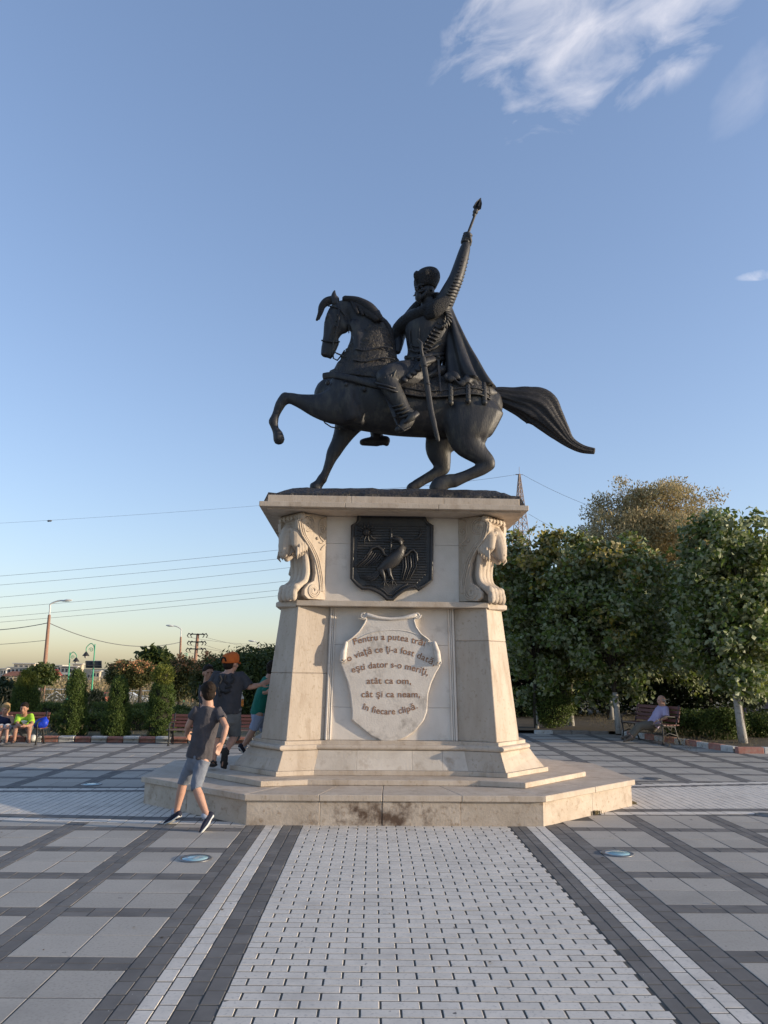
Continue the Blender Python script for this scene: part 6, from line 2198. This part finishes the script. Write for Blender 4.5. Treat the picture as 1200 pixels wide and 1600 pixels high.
GB = 'clipped bushes under the trees'
bush('bush', 'large dark round bush beside the white post by the pedestal', 'bush', 862, 1062, 1143, 33, 22.6, 'hedge', 81, n=170, group=GB, z0=.07)
bush('bush', 'bright-topped bush right behind the old man on the bench', 'bush', 1072, 1112, 1152, 32, 20.4, 'thuja', 82, n=130, group=GB, z0=.07)
bush('bush', 'dark round bush between the two right-hand white trunks', 'bush', 1128, 1112, 1166, 30, 19.4, 'hedge', 83, n=140, group=GB, z0=.07)
bush('bush', 'dark bush in the shade at the right edge of the photograph', 'bush', 1192, 1118, 1168, 28, 20.2, 'hedge', 84, n=120, group=GB, z0=.07)
w0, w1 = at(1160, 1070, 33), at(1260, 1070, 33)
mb = MB().box((w0.x, 33.0, 0), (w1.x, 33.25, 2.1))
wl_ = mb.build('garden_wall', M['hull_blue'], None)
tag(wl_, 'plain dark blue wall in the shade at the right edge', 'wall')


# ---- clipped conifers, hedges
def topiary(label, px, prof, Y, seed, gold=None, n=260):
    """prof: (photo y, half width px) from the foot up"""
    x = at(px, 1100, Y).x
    t = thing('topiary', label, 'topiary', (x, Y, .07), 0, 'clipped conifers along the kerb')
    sc = Y / F_PX
    rows = [(max(at(px, y, Y).z, .07), w * sc) for y, w in prof]
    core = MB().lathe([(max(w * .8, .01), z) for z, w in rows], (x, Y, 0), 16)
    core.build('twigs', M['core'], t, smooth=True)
    r = np.random.default_rng(seed)
    P, G = [], []
    tot = n
    zs = [z for z, w in rows]
    while len(P) + len(G) < tot:
        z = r.uniform(zs[0], zs[-1])
        w = np.interp(z, zs, [q[1] for q in rows])
        if r.uniform() > w / max(q[1] for q in rows) + .12:
            continue
        a = r.uniform(0, 2 * PI)
        k = 1 + .10 * mnoise.noise(Vector((math.cos(a) * 2 + seed, math.sin(a) * 2, z * 3)))
        p = (x + math.cos(a) * w * k * .96, Y + math.sin(a) * w * k * .96, z)
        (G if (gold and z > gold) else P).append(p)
    leaf_mesh('foliage', M['thuja'], P, .045, 75, .055, .016, t, seed, -.3, upright=.5)
    if G:
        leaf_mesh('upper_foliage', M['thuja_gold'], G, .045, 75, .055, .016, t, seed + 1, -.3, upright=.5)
    return t


YT = 18.6
topiary('tall slim clipped conifer, leftmost of the three along the kerb', 117, [(1150, 17), (1140, 19), (1115, 16.5), (1099, 12.5), (1075, 11.5), (1060, 9), (1053, 6), (1049, 2)], YT, 1)
topiary('lower clipped conifer with a narrow tip, middle one of three', 185, [(1150, 17), (1140, 19), (1118, 16), (1100, 12), (1079, 9), (1066, 6), (1062, 4), (1059, 1.5)], YT, 2)
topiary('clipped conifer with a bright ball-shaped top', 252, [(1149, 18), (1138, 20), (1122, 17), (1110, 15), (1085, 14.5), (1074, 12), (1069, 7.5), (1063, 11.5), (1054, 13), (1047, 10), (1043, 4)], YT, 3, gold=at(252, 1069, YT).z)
xb = topiary('broad loose conifer behind the seated man in lime green', 39, [(1125, 18), (1110, 18), (1090, 16.5), (1070, 13), (1057, 9), (1049, 3)], 20.5, 4, gold=at(39, 1075, 20.5).z, n=300)
xb['group'] = None
del xb['group']


def hedge(label, x0px, x1px, ytop, ybot, Y, depth, seed):
    a, b = at(x0px, ytop, Y), at(x1px, ytop, Y)
    z0, z1 = .06, a.z
    t = thing('hedge', label, 'hedge', ((a.x + b.x) / 2, Y, z0), 0, 'low clipped hedges in the left garden')
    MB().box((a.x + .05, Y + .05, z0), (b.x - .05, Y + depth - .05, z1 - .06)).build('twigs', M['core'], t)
    r = np.random.default_rng(seed)
    P = []
    W, H = b.x - a.x, z1 - z0
    for i in range(int(60 * (W * H + W * depth))):
        if r.uniform() < H / (H + depth):
            P.append((r.uniform(a.x, b.x), Y + r.uniform(0, .06), r.uniform(z0, z1)))
        else:
            P.append((r.uniform(a.x, b.x), Y + r.uniform(0, depth), z1 + r.normal(0, .02)))
    for i in range(int(30 * H * depth) + 4):
        for X in (a.x, b.x):
            P.append((X, Y + r.uniform(0, depth), r.uniform(z0, z1)))
    leaf_mesh('foliage', M['hedge'], P, .05, 60, .05, .022, t, seed, -.1, upright=.3)
    return t


hedge('low hedge between the seated man and the slim conifer', 76, 104, 1120, 1149, 19.6, .8, 101)
hedge('low hedge between the slim and the middle conifers', 134, 168, 1120, 1148, 19.8, .8, 102)
hedge('low hedge right of the middle conifer', 200, 224, 1114, 1145, 20.2, .8, 103)
hedge('low hedge left of the half-hidden bench', 270, 298, 1118, 1142, 20.0, .8, 104)
hedge('far low hedge behind the lamp pole foot', 50, 106, 1103, 1122, 23.8, .9, 105)
hedge('far low hedge below the round stem shrub', 143, 176, 1103, 1121, 23.8, .9, 106)
hedge('far low hedge between the middle and ball-topped conifers', 203, 236, 1104, 1118, 24.2, .9, 107)
hedge('small far hedge right of the ball-topped conifer', 269, 288, 1107, 1118, 24.2, .7, 108)
bush('bush', 'small heart-shaped brownish shrub on a short stem by the road', 'bush', 149, 1080, 1103, 10.5, 33.0, 'leaf_mimosa', 85, n=60, L=.08, W=.05)

px_tree('leafy_tree', 'dense broad-leaved tree behind the man in the orange cap', 'tree', 392, 24.5, (392, 1072), (66, 60), 'leaf_walnut', 111, n=230, per=110, fork=.6, trunk_r=.09, L=.15, W=.05, droop=.5, spread=.2, lump=.22)
px_tree('silk_tree', 'orange-flowering tree with a dark leaning trunk left of the ball-topped conifer', 'tree', 217, 44, (207, 1054), (34, 17), 'leaf_mimosa', 113, n=190, per=80, fork=1.2, trunk_r=.10, L=.17, W=.07, spread=.2, lump=.3, second=('blossom', .30, 36, .13, .09, .5), group='orange-flowering silk trees')
px_tree('silk_tree', 'orange-flowering tree crossed by the far lamp pole', 'tree', 279, 40, (284, 1058), (24, 26), 'leaf_mimosa', 117, n=190, per=80, fork=1.0, trunk_r=.08, L=.16, W=.06, spread=.2, lump=.35, second=('blossom', .18, 36, .13, .09, .5), group='orange-flowering silk trees')
px_tree('silk_tree', 'orange-flowering tree behind the group of boys at the pedestal', 'tree', 332, 33, (330, 1066), (28, 36), 'leaf_mimosa', 119, n=170, per=80, fork=.9, trunk_r=.08, L=.14, W=.06, spread=.18, lump=.35, second=('blossom', .15, 36, .11, .08, .5), group='orange-flowering silk trees')
px_tree('leafy_tree', 'big-leaved green tree poking up behind the orange-flowering trees', 'tree', 243, 52, (242, 1036), (22, 19), 'leaf_walnut', 121, n=90, per=60, fork=2.0, trunk_r=.09, L=.36, W=.26, spread=.22, lump=.35)
px_tree('leafy_tree', 'small yellowing tree behind the leaning lamp pole', 'tree', 64, 66, (64, 1056), (17, 13), 'leaf_walnut', 123, n=90, per=60, fork=1.4, trunk_r=.09, L=.3, W=.18, spread=.25, lump=.3)
px_tree('leafy_tree', 'low dark tree at the left edge of the photograph', 'tree', 4, 40, (4, 1082), (17, 17), 'leaf_dark', 127, n=100, per=60, fork=.6, trunk_r=.08, L=.2, W=.12, spread=.2)

# dry scrub on the slope beyond the road: beyond counting
def build_scrub():
    r = np.random.default_rng(5)
    P = []
    for i in range(2600):
        Y = r.uniform(104, 190)
        X = r.uniform(-.62, .12) * Y
        h = (1.0 + 1.6 * max(0, mnoise.noise(Vector((X * .05, Y * .05, 2))) + .35)) * r.uniform(.2, 1)
        P.append((X, Y, gz(X, Y) + h))
    o = leaf_mesh('scrub', M['scrub'], P, .55, 26, .45, .16, None, 6, -.3, upright=.4)
    tag(o, 'dry brown and green scrub covering the slope beyond the road', 'scrub', kind='stuff')
    P = []
    for i in range(1500):
        Y = r.uniform(24, 70); X = r.uniform(-.6, .1) * Y
        P.append((X, Y, gz(X, Y) + .1))
    o = leaf_mesh('dry_grass', M['drygrass'], P, .5, 16, .22, .03, None, 7, -.5, upright=.6)
    tag(o, 'dry grass between the garden and the road', 'grass', kind='stuff')
    P = []
    for i in range(1100):
        X, Y = r.uniform(-14, 0), r.uniform(17.8, 26)
        P.append((X, Y, .08))
    for i in range(700):
        X, Y = r.uniform(6.6, 14), r.uniform(17, 30)
        P.append((X, Y, .08))
    o = leaf_mesh('bed_grass', M['drygrass'], P, .16, 22, .07, .008, None, 8, -.5, upright=.6)
    tag(o, 'short dry grass in the planting beds', 'grass', kind='stuff')


build_scrub()


def fallen_leaves():
    r = np.random.default_rng(77)
    P = []
    for i in range(70):
        P.append((r.uniform(-5, 6), r.uniform(3.4, 8.3), .0035))
    for i in range(60):
        P.append((r.uniform(3, 8), r.uniform(11, 20), .0035))
    for i in range(30):
        P.append((r.uniform(-1.5, 2.0), r.uniform(8.38, 8.55), .0035))
    P = np.array(P); n = len(P)
    a = r.uniform(0, 2 * PI, n); L = r.uniform(.015, .042, n)
    d = np.stack([np.cos(a), np.sin(a), r.uniform(.0, .25, n)], 1); sd = np.stack([-np.sin(a), np.cos(a), r.uniform(-.1, .25, n)], 1)
    V = np.stack([P, P + d * (L * .5)[:, None] + sd * (L * .32)[:, None], P + d * L[:, None], P + d * (L * .5)[:, None] - sd * (L * .3)[:, None]], 1)
    idx = np.arange(n)[:, None] * 4
    Fq = np.concatenate([idx + np.array([[0, 1, 2]]), idx + np.array([[0, 2, 3]])])
    o = np_mesh('fallen_leaves', V.reshape(-1, 3), Fq, M['leaf_litter'])
    tag(o, 'tiny dry leaves and bits of litter scattered over the paving', 'leaf litter', kind='stuff')


fallen_leaves()

# ================================================================== ROAD, RAILING, CARS
rd = MB()
for i in range(30):
    x0, x1 = -110 + i * 6, -104 + i * 6
rd.add([(-140, 79, gz(0, 79) + .03), (60, 79, gz(0, 79) + .03), (60, 100, gz(0, 100) + .03), (-140, 100, gz(0, 100) + .03)], [(0, 1, 2, 3)])
# follow the slope with cross strips
rd = MB()
ysr = np.linspace(79, 100, 9)
V = [(x, y, gz(x, y) + .05) for y in ysr for x in (-140, 60)]
rd.add(V, [(2 * j, 2 * j + 1, 2 * j + 3, 2 * j + 2) for j in range(8)])
tag(rd.build('road', M['asphalt']), kind='structure')


def railing(label, x0px, x1px, Y):
    a, b = at(x0px, 1090, Y), at(x1px, 1090, Y)
    z = gz(a.x, Y)
    t = thing('railing', label, 'railing', (a.x, Y, z), 0, 'white railings along the road')
    n = max(2, int((b.x - a.x) / 2.6))
    st_ = (b.x - a.x) / n
    H = 1.15
    for i in range(n + 1):
        x = a.x + i * st_
        MB().box((x - .05, Y - .05, z), (x + .05, Y + .05, z + H)).build('post', M['white_metal'], t)
    for h, w in ((.12, .16), (.62, .05), (H - .06, .07)):
        MB().box((a.x, Y - .03, z + h - w / 2), (b.x, Y + .03, z + h + w / 2)).build('rail', M['white_metal'], t)
    for i in range(n):
        x = a.x + (i + .5) * st_
        m = MB()
        m.tube([(x - st_ * .42, Y, z + .2), (x - st_ * .2, Y, z + .6), (x, Y, z + .88), (x + st_ * .2, Y, z + .6), (x + st_ * .42, Y, z + .2)], .05, 6)
        m.tube([(x - st_ * .2, Y, z + .2), (x, Y, z + .5), (x + st_ * .2, Y, z + .2)], .04, 6)
        m.build('arch_bar', M['white_metal'], t)


railing('white patterned railing behind the leaning lamp pole', 30, 106, 74)
railing('white patterned railing behind the middle conifer and silk tree', 178, 262, 78)


def car(label, px, py_wheels, Y, paint, rz):
    p = at(px, py_wheels, Y)
    z = gz(p.x, Y) + .06
    t = thing('parked_car', label, 'car', (p.x, Y, z), rz)
    S_ = lambda prof, w: [[(x, -w * k, zz) for x, zz, k in prof]] + [[(x, w * k, zz) for x, zz, k in prof]]
    body = [(-2.0, .35, 1), (-2.02, .75, .98), (-1.9, .92, .95), (-1.0, .98, .95), (1.0, .96, .95), (1.9, .78, .95), (2.02, .6, .98), (2.0, .35, 1)]
    cab = [(-1.75, .93, .92), (-1.35, 1.38, .78), (-.9, 1.45, .76), (.25, 1.43, .76), (1.0, .95, .92)]
    m = MB().loft(S_(body, .84)); m.loft(S_(cab, .84))
    m.build('body', M[paint], t, world=False, bevel=.05, bseg=2)
    for s in (-1, 1):
        MB().add([(x, s * (.84 * k + .004), zz) for x, zz, k in ((-1.45, 1.0, .91), (-1.2, 1.34, .80), (-.3, 1.37, .785), (-.3, 1.0, .91))], [(0, 1, 2, 3)]).build('side_window', M['bld_window'], t, world=False)
        MB().add([(x, s * (.84 * k + .004), zz) for x, zz, k in ((-.22, 1.0, .91), (-.22, 1.37, .785), (.2, 1.36, .785), (.75, 1.0, .91))], [(0, 1, 2, 3)]).build('side_window', M['bld_window'], t, world=False)
        for x in (-1.25, 1.25):
            w = MB().tube([(x, s * .68, .31), (x, s * .86, .31)], .31, 18, caps=False).build('wheel', M['tyre'], t, world=False)
            MB().tube([(x, s * .855, .31), (x, s * .868, .31)], .19, 14, caps=False).build('rim', M['steel'], w, world=False)
        MB().box((-2.035, s * .72 - .12, .66), (-1.98, s * .72 + .12, .84)).build('tail_light', M['roof_red'], t, world=False)
    MB().add([(-1.74, -.70, 1.0), (-1.74, .70, 1.0), (-1.42, .6, 1.34), (-1.42, -.6, 1.34)], [(0, 1, 2, 3)]).build('rear_window', M['bld_window'], t, world=False)
    return t


car('small red car parked by the road under the silk trees', 165, 1103, 94, 'car_red', math.radians(62))
car('white car partly hidden behind the middle conifer', 203, 1103, 96, 'car_white', math.radians(10))
yp = 90
zb = gz(at(173, 1090, yp).x, yp) + .05
xp = at(173.5, 1090, yp).x
J = dict(head=(xp, yp, zb + 1.64), neck=(xp, yp, zb + 1.48), chest=(xp, yp, zb + 1.32), waist=(xp, yp, zb + 1.08), pelvis=(xp, yp, zb + .93), shoL=(xp - .19, yp, zb + 1.42), shoR=(xp + .19, yp, zb + 1.42),
         elbL=(xp - .25, yp, zb + 1.14), wriL=(xp - .24, yp - .08, zb + .90), elbR=(xp + .25, yp, zb + 1.14), wriR=(xp + .24, yp - .08, zb + .90), hipL=(xp - .09, yp, zb + .9), hipR=(xp + .09, yp, zb + .9),
         kneL=(xp - .1, yp, zb + .5), kneR=(xp + .1, yp, zb + .5), ankL=(xp - .1, yp + .02, zb + .08), ankR=(xp + .1, yp + .02, zb + .08), toeL=(xp - .11, yp - .15, zb + .03), toeR=(xp + .11, yp - .15, zb + .03))
person('distant person in red standing beside the small red car', J, 1.0, (.2, -1, 0), shirt='red_cloth', bottoms='red_cloth', shoes='sandal', leg_to=1.8, vox=.022)

# ================================================================== LAMPS, POLES, MAST, WIRES
def pole_pts(p0, p1, Y):
    a, b = at(*p0, Y), at(*p1, Y)
    return a, b


def street_lamp(label, foot, top, neck, head, Y, r):
    a, b = at(*foot, Y), at(*top, Y)
    z = gz(a.x, Y)
    d = (b - a)
    a = a - d * ((a.z - z) / d.z)
    t = thing('street_lamp', label, 'street lamp', tuple(a), 0, 'tall roadside lamps')
    MB().tube([a, (a + b) / 2, b], [r * 1.3, r, r * .75], 12).build('pole', M['concrete_pole'], t, smooth=True)
    n1, h1 = at(*neck, Y), at(*head, Y)
    dd = (n1 - b)
    MB().tube([Vector(q) for q in spline([b - dd * .05, b + dd * .6, n1, n1 * .45 + h1 * .55 + Vector((0, 0, .12)), h1], 4)], r * .42, 8).build('arm', M['white_metal'], t, smooth=True)
    s = 1 if h1.x > n1.x else -1
    hd = MB().tube([h1 - Vector((s * .1, 0, .02)), h1 + Vector((s * .25, 0, .03)), h1 + Vector((s * .68, 0, .06))], [(.10, .07), (.19, .12), (.09, .06)], 12, side=(0, 1, 0))
    o = hd.build('lamp_head', M['white_metal'], t, smooth=True)
    MB().tube([h1 + Vector((s * .12, 0, -.05)), h1 + Vector((s * .52, 0, -.02))], [(.13, .05), (.11, .05)], 10, side=(0, 1, 0)).build('lens', M['lamp_glass'], o, smooth=True)
    return b


LP1 = street_lamp('tall leaning roadside lamp pole on the far left', (65, 1098), (77, 962), (79, 944), (100, 938.5), 70, .17)
LP2 = street_lamp('roadside lamp pole above the orange-flowering trees', (280, 1060), (282.5, 996), (283, 983), (269, 978), 92, .15)
LP3 = street_lamp('roadside lamp whose head shows above the dense tree by the pedestal', (404, 1060), (404, 1016), (404, 1007), (397, 1002), 100, .13)


def park_lamp(label, foot, top, hook, Y, panel=False, r=.055):
    a, b = at(*foot, Y), at(*top, Y)
    z = gz(a.x, Y); d = b - a
    a = a - d * ((a.z - z) / d.z)
    t = thing('park_lamp', label, 'street lamp', tuple(a), 0, 'green hooked park lamps')
    MB().tube([a, (a + b) / 2, b], [r * 1.5, r * 1.1, r * .8], 10).build('post', M['green_metal'], t, smooth=True)
    h = at(*hook, Y)
    s = 1 if h.x > b.x else -1
    w = abs(h.x - b.x)
    st0 = b - Vector((0, 0, w * .9))
    pth = spline([st0, st0 + Vector((s * w * .12, 0, w * .7)), b + Vector((s * w * .5, 0, w * .12)), Vector((h.x, Y, b.z - w * .35)), Vector((h.x, Y, h.z + .12))], 5)
    arm = MB().tube([Vector(p) for p in pth], r * .6, 8)
    cc = st0 + Vector((s * w * .42, 0, w * .25))
    arm.tube([cc + Vector((s * w * .28 * (1 - k / 26) * math.cos(k * .42), 0, w * .28 * (1 - k / 26) * math.sin(k * .42))) for k in range(22)], r * .4, 6)
    arm.build('hook_arm', M['green_metal'], t, smooth=True)
    ln = MB().lathe([(.03, .16), (.07, .10), (.11, .06), (.26, -.16), (.27, -.20), (.05, -.20)], (h.x, Y, h.z), 14)
    o = ln.build('lamp_shade', M['iron'], t, smooth=True)
    MB().ball((h.x, Y, h.z - .24), (.12, .12, .13), 12, 8).build('bulb', M['lamp_glass'], o, smooth=True)
    if panel:
        for x0, x1 in ((134.8, 145.3), (148.3, 158.3)):
            p, q = at(x0, 1032.5, Y - .1), at(x1, 1044, Y - .1)
            m = MB().obox(((p.x + q.x) / 2, Y - .1, (p.z + q.z) / 2), (1, 0, 0), (0, .9, .35), (0, -.35, .9), (q.x - p.x) / 2, .02, (p.z - q.z) / 2)
            o = m.build('solar_panel', M['solar'], t)
            f = MB()
            for sx in (-1, 1):
                f.obox(((p.x + q.x) / 2 + sx * (q.x - p.x) / 2, Y - .12, (p.z + q.z) / 2), (1, 0, 0), (0, .9, .35), (0, -.35, .9), .025, .03, (p.z - q.z) / 2)
            for k in (-1, -.33, .33, 1):
                f.obox(((p.x + q.x) / 2, Y - .125 - k * .0, (p.z + q.z) / 2 + k * (p.z - q.z) / 2 * .95), (1, 0, 0), (0, .9, .35), (0, -.35, .9), (q.x - p.x) / 2, .025, .015)
            f.build('panel_frame', M['steel'], o)


park_lamp('green hooked lamp with its lantern on the right of the post', (105, 1088), (109.5, 1020), (119, 1030), 66)
park_lamp('green hooked lamp carrying a pair of solar panels', (143, 1084), (148.5, 1007), (134.5, 1021), 62, True)
park_lamp('thin far green lamp beside the lamp pole above the silk trees', (290, 1055), (292.5, 1021), (287, 1027), 104)


def utility_pole():
    Y = 88
    a, b = at(302.5, 1060, Y), at(309, 992, Y)
    d = b - a
    a = a - d * ((a.z - gz(a.x, Y)) / d.z)
    t = thing('utility_pole', 'power pole with three tiers of cross arms above the silk trees', 'power pole', tuple(a))
    MB().tube([a, b], [.26, .17], 12).build('pole', M['concrete_pole'], t, smooth=True)
    ends = []
    for y, w in ((991, 11.5), (1003, 10.5), (1014, 11.5)):
        c = at(308.5 - (y - 992) * .09, y, Y - .2)
        W = w * Y / F_PX
        arm = MB().bar(c - Vector((W, 0, .0)), c + Vector((W, 0, 0)), .10, .12)
        o = arm.build('cross_arm', M['iron'], t)
        for s in (-1, 1):
            for k in (1.0, .55):
                e = c + Vector((s * W * k, 0, 0))
                MB().tube([e, e + Vector((s * .12, 0, .10)), e + Vector((s * .30, 0, -.16)), e + Vector((s * .16, 0, -.34))], [.06, .07, .06, .05], 8).build('insulator', M['iron'], o, smooth=True)
                ends.append(e + Vector((s * .16, 0, -.34)))
    return ends


UP = utility_pole()


def mast():
    Y = 150
    top = at(811.5, 741, Y)
    z0 = gz(top.x, Y)
    t = thing('lattice_mast', 'red-brown lattice power mast rising behind the pedestal cornice', 'power mast', (top.x, Y, z0))
    H = top.z - z0
    def w(z):
        f = (top.z - z) / H
        return .22 + (f * 7.3 if f < .31 else 2.263 + (f - .31) * 1.6)
    def corner(k, z):
        sx, sy = ((-1, -1), (1, -1), (1, 1), (-1, 1))[k]
        ca, sa = math.cos(.35), math.sin(.35)
        u, v = sx * w(z) / 2, sy * w(z) / 2
        return Vector((top.x + u * ca - v * sa, Y + u * sa + v * ca, z))
    zs = [top.z]
    while zs[-1] > z0:
        zs.append(zs[-1] - max(.9, w(zs[-1]) * .85))
    zs[-1] = z0
    for k in range(4):
        MB().tube([corner(k, z) for z in zs], .085, 5).build('leg', M['mast'], t)
    for k in range(4):
        m = MB()
        j = (k + 1) % 4
        for a, b in zip(zs[:-1], zs[1:]):
            m.bar(corner(k, a), corner(j, b), .075); m.bar(corner(j, a), corner(k, b), .075); m.bar(corner(k, b), corner(j, b), .07)
        m.build('bracing', M['mast'], t)
    m = MB().bar(top + Vector((-.75, 0, -.1)), top + Vector((.75, 0, -.1)), .10)
    m.bar(top, top + Vector((-.75, 0, -.1)) + Vector((0, 0, .1)), .06)
    m.build('cross_arm', M['mast'], t)
    MB().tube([top, top + Vector((0, 0, 1.5))], .04, 5).build('rod', M['mast'], t)
    return top


MT = mast()


def wire(label, a, b, sag, r, group='overhead wires', ext=None):
    a, b = Vector(a), Vector(b)
    n = 24
    pts = [a + (b - a) * (k / n) - Vector((0, 0, sag * 4 * (k / n) * (1 - k / n))) for k in range(n + 1)]
    o = MB().tube(pts, r, 5, caps=False).build('overhead_wire', M['wire'], None, smooth=True)
    tag(o, label, 'wire', group)


def ex(p0, p1, Y, x0, x1):
    f = lambda x: p0[1] + (p1[1] - p0[1]) * (x - p0[0]) / (p1[0] - p0[0])
    return at(x0, f(x0), Y), at(x1, f(x1), Y)


names = ['topmost of six parallel overhead wires left of the pedestal', 'second from the top of six parallel overhead wires', 'third from the top of six parallel overhead wires',
         'fourth from the top of six parallel overhead wires', 'fifth from the top of six parallel overhead wires', 'lowest of six parallel overhead wires left of the pedestal']
for nm, p0, p1 in zip(names, ((0, 897), (0, 911), (0, 930), (0, 947), (0, 961), (0, 969)), ((432, 856), (440, 869), (446, 884), (441, 905), (437, 918), (435, 927))):
    a, b = ex(p0, p1, 85, -160, 640)
    wire(nm, a, b, .35, .017)
a, b = ex((0, 815), (410, 787), 90, -140, 560)
wire('faint high overhead wire carrying a small dark marker', a, b, .3, .012)
mk = at(77.5, 814, 90)
m = MB().tube([mk + Vector((-.16, 0, 0)), mk + Vector((.16, 0, .02))], [.11, .10], 10)
m.tube([mk + Vector((.16, 0, .02)), mk + Vector((.30, 0, .10))], .02, 5)
tag(m.build('cable_marker', M['wire'], None, smooth=True), 'small dark marker hanging on the faint high wire', 'marker')
lp = at(76, 973, 70)
wire('cable running from the leaning lamp pole off the left edge', lp, at(-60, 985, 70), .25, .035, 'cables between the lamp poles')
wire('sagging cable between the two roadside lamp poles', lp, at(281.5, 1003.5, 92), 1.15, .035, 'cables between the lamp poles')
wire('thin lower cable running left from the leaning lamp pole', at(75.5, 1000, 70), at(-60, 1009, 70), .1, .02, 'cables between the lamp poles')
tier = ['top', 'middle', 'bottom']
for k, e in enumerate(UP):
    if k % 4 not in (0, 2):
        continue
    q = at(470, 1000 + k * 5, 150)
    wire('thin wire leaving the %s end of the %s cross arm of the power pole' % ('left' if k % 4 == 0 else 'right', tier[k // 4]), e, q, .8, .018, 'wires from the power pole')
wire('wire from the top of the lattice mast towards the right trees', MT + Vector((.75, 0, -.1)), at(1010, 815, 150), 1.2, .03, 'wires from the lattice mast')
wire('wire from the top of the lattice mast to the left behind the statue', MT + Vector((-.75, 0, -.1)), at(480, 768, 150), .8, .03, 'wires from the lattice mast')
wire('wire leaving the lattice mast behind the cornice corner', at(826, 803, 150), at(960, 868, 150), .5, .03, 'wires from the lattice mast')


# ================================================================== FAR BUILDINGS
def building(label, x0, x1, ytop, Y, storeys, wallm, cols, seed, roof=None, right_lit=None, balcony=True, ybot=1066, cat='building'):
    a, b = at(x0, ytop, Y), at(x1, ytop, Y)
    zb = gz(a.x, Y) - .3
    t = thing('apartment_building' if storeys > 1 else 'house', label, cat, ((a.x + b.x) / 2, Y, zb))
    D = (b.x - a.x) * .7
    mb = MB().box((a.x, Y, zb), (b.x, Y + D, a.z))
    mb.build('wall', M[wallm], t)
    H = a.z - zb
    sh = 3.0
    W = b.x - a.x
    wm, im = None, None
    for s in range(min(storeys, int(H / sh))):
        z = a.z - (s + 1) * sh + .9
        for c in range(cols):
            x = a.x + W * (c + .5) / cols
            ww = W / cols * .26
            f = MB().box((x - ww - .12, Y - .06, z - .12), (x + ww + .12, Y - .002, z + 1.52)).build('window', M['bld_white'], t)
            MB().box((x - ww, Y - .09, z), (x + ww, Y - .062, z + 1.4)).build('pane', M['bld_window'], f)
        if balcony:
            bl_ = MB().box((a.x - .2, Y - 1.3, z - 1.1), (b.x + .2, Y - .003, z - .92))
            bl_.box((a.x - .2, Y - 1.3, z - .92), (b.x + .2, Y - 1.2, z - .2))
            bl_.build('balcony', M['bld_white'] if s % 2 == 0 else M[wallm], t)
    if roof == 'slab':
        MB().box((a.x - .6, Y - .6, a.z), (b.x + .6, Y + D + .6, a.z + .35)).build('roof', M['bld_white'], t)
    elif roof == 'gable':
        m = MB().loft([[(a.x - .5, Y - .6, a.z), (b.x + .5, Y - .6, a.z), (b.x + .5, Y + D + .6, a.z), (a.x - .5, Y + D + .6, a.z)],
                       [(a.x + W * .15, Y + D * .5 - .1, a.z + 2.4), (b.x - W * .15, Y + D * .5 - .1, a.z + 2.4), (b.x - W * .15, Y + D * .5 + .1, a.z + 2.4), (a.x + W * .15, Y + D * .5 + .1, a.z + 2.4)]])
        rf = m.build('roof', M['roof_red'], t)
        for c in (.3, .7):
            x = a.x + W * c
            MB().prism([(x - 1.3, Y - 1.2), (x + 1.3, Y - 1.2), (x + 1.3, Y - .7), (x - 1.3, Y - .7)], a.z - 2.6, a.z - .4).loft(
                [[(x - 1.3, Y - 1.2, a.z - .39), (x + 1.3, Y - 1.2, a.z - .39), (x + 1.3, Y - .7, a.z - .39), (x - 1.3, Y - .7, a.z - .39)], [(x - .05, Y - 1.2, a.z + 1.2), (x + .05, Y - 1.2, a.z + 1.2), (x + .05, Y - .7, a.z + 1.2), (x - .05, Y - .7, a.z + 1.2)]]).build('gable', M['bld_cream'], t)
    elif roof == 'hip':
        MB().loft([[(a.x - .5, Y - .6, a.z), (b.x + .5, Y - .6, a.z), (b.x + .5, Y + D + .6, a.z), (a.x - .5, Y + D + .6, a.z)],
                   [(a.x + W * .25, Y + D * .45, a.z + 1.8), (b.x - W * .25, Y + D * .45, a.z + 1.8), (b.x - W * .25, Y + D * .55, a.z + 1.8), (a.x + W * .25, Y + D * .55, a.z + 1.8)]]).build('roof', M['roof_tile'], t)
    return t, a, b, D


building('white apartment block with stepped top floors, far left skyline', 12, 42, 1043, 345, 3, 'bld_white', 5, 1, 'slab')
t, a, b, D = building('cream sunlit block with a flat roof rising on the skyline', 22, 54, 1037, 352, 3, 'bld_cream', 4, 2, 'slab', balcony=False)
building('white tower-like frame building at the far left edge', 2, 10, 1045, 340, 3, 'bld_white', 2, 3, 'slab', balcony=False)
building('grey apartment block with rows of balconies behind the lamp pole', 66, 96, 1040, 338, 4, 'bld_grey', 6, 4, 'slab')
building('pale apartment block behind the green hooked lamp', 96, 120, 1042, 330, 4, 'bld_grey', 4, 5, 'slab')
building('sunlit white stair tower on the pale apartment block', 114, 128, 1038, 332, 4, 'bld_cream', 2, 6, 'slab', balcony=False)
building('white-gabled house with a bright red roof below the apartment blocks', 71, 90, 1055, 318, 1, 'bld_cream', 3, 7, 'gable', balcony=False, cat='house')
building('long low house with terracotta roof on the left skyline', 4, 38, 1056, 315, 1, 'bld_cream', 6, 8, 'hip', balcony=False, cat='house')
building('small cream flat-roofed house right of the solar lamp', 146, 156, 1049, 325, 2, 'bld_cream', 2, 9, 'slab', balcony=False, cat='house')
building('small grey house left of the solar lamp post', 137, 147, 1051, 330, 2, 'bld_grey', 2, 10, None, balcony=False, cat='house')
building('sunlit yellow-white house above the scrub slope', 157, 170, 1056, 300, 1, 'bld_cream', 3, 11, None, balcony=False, cat='house')
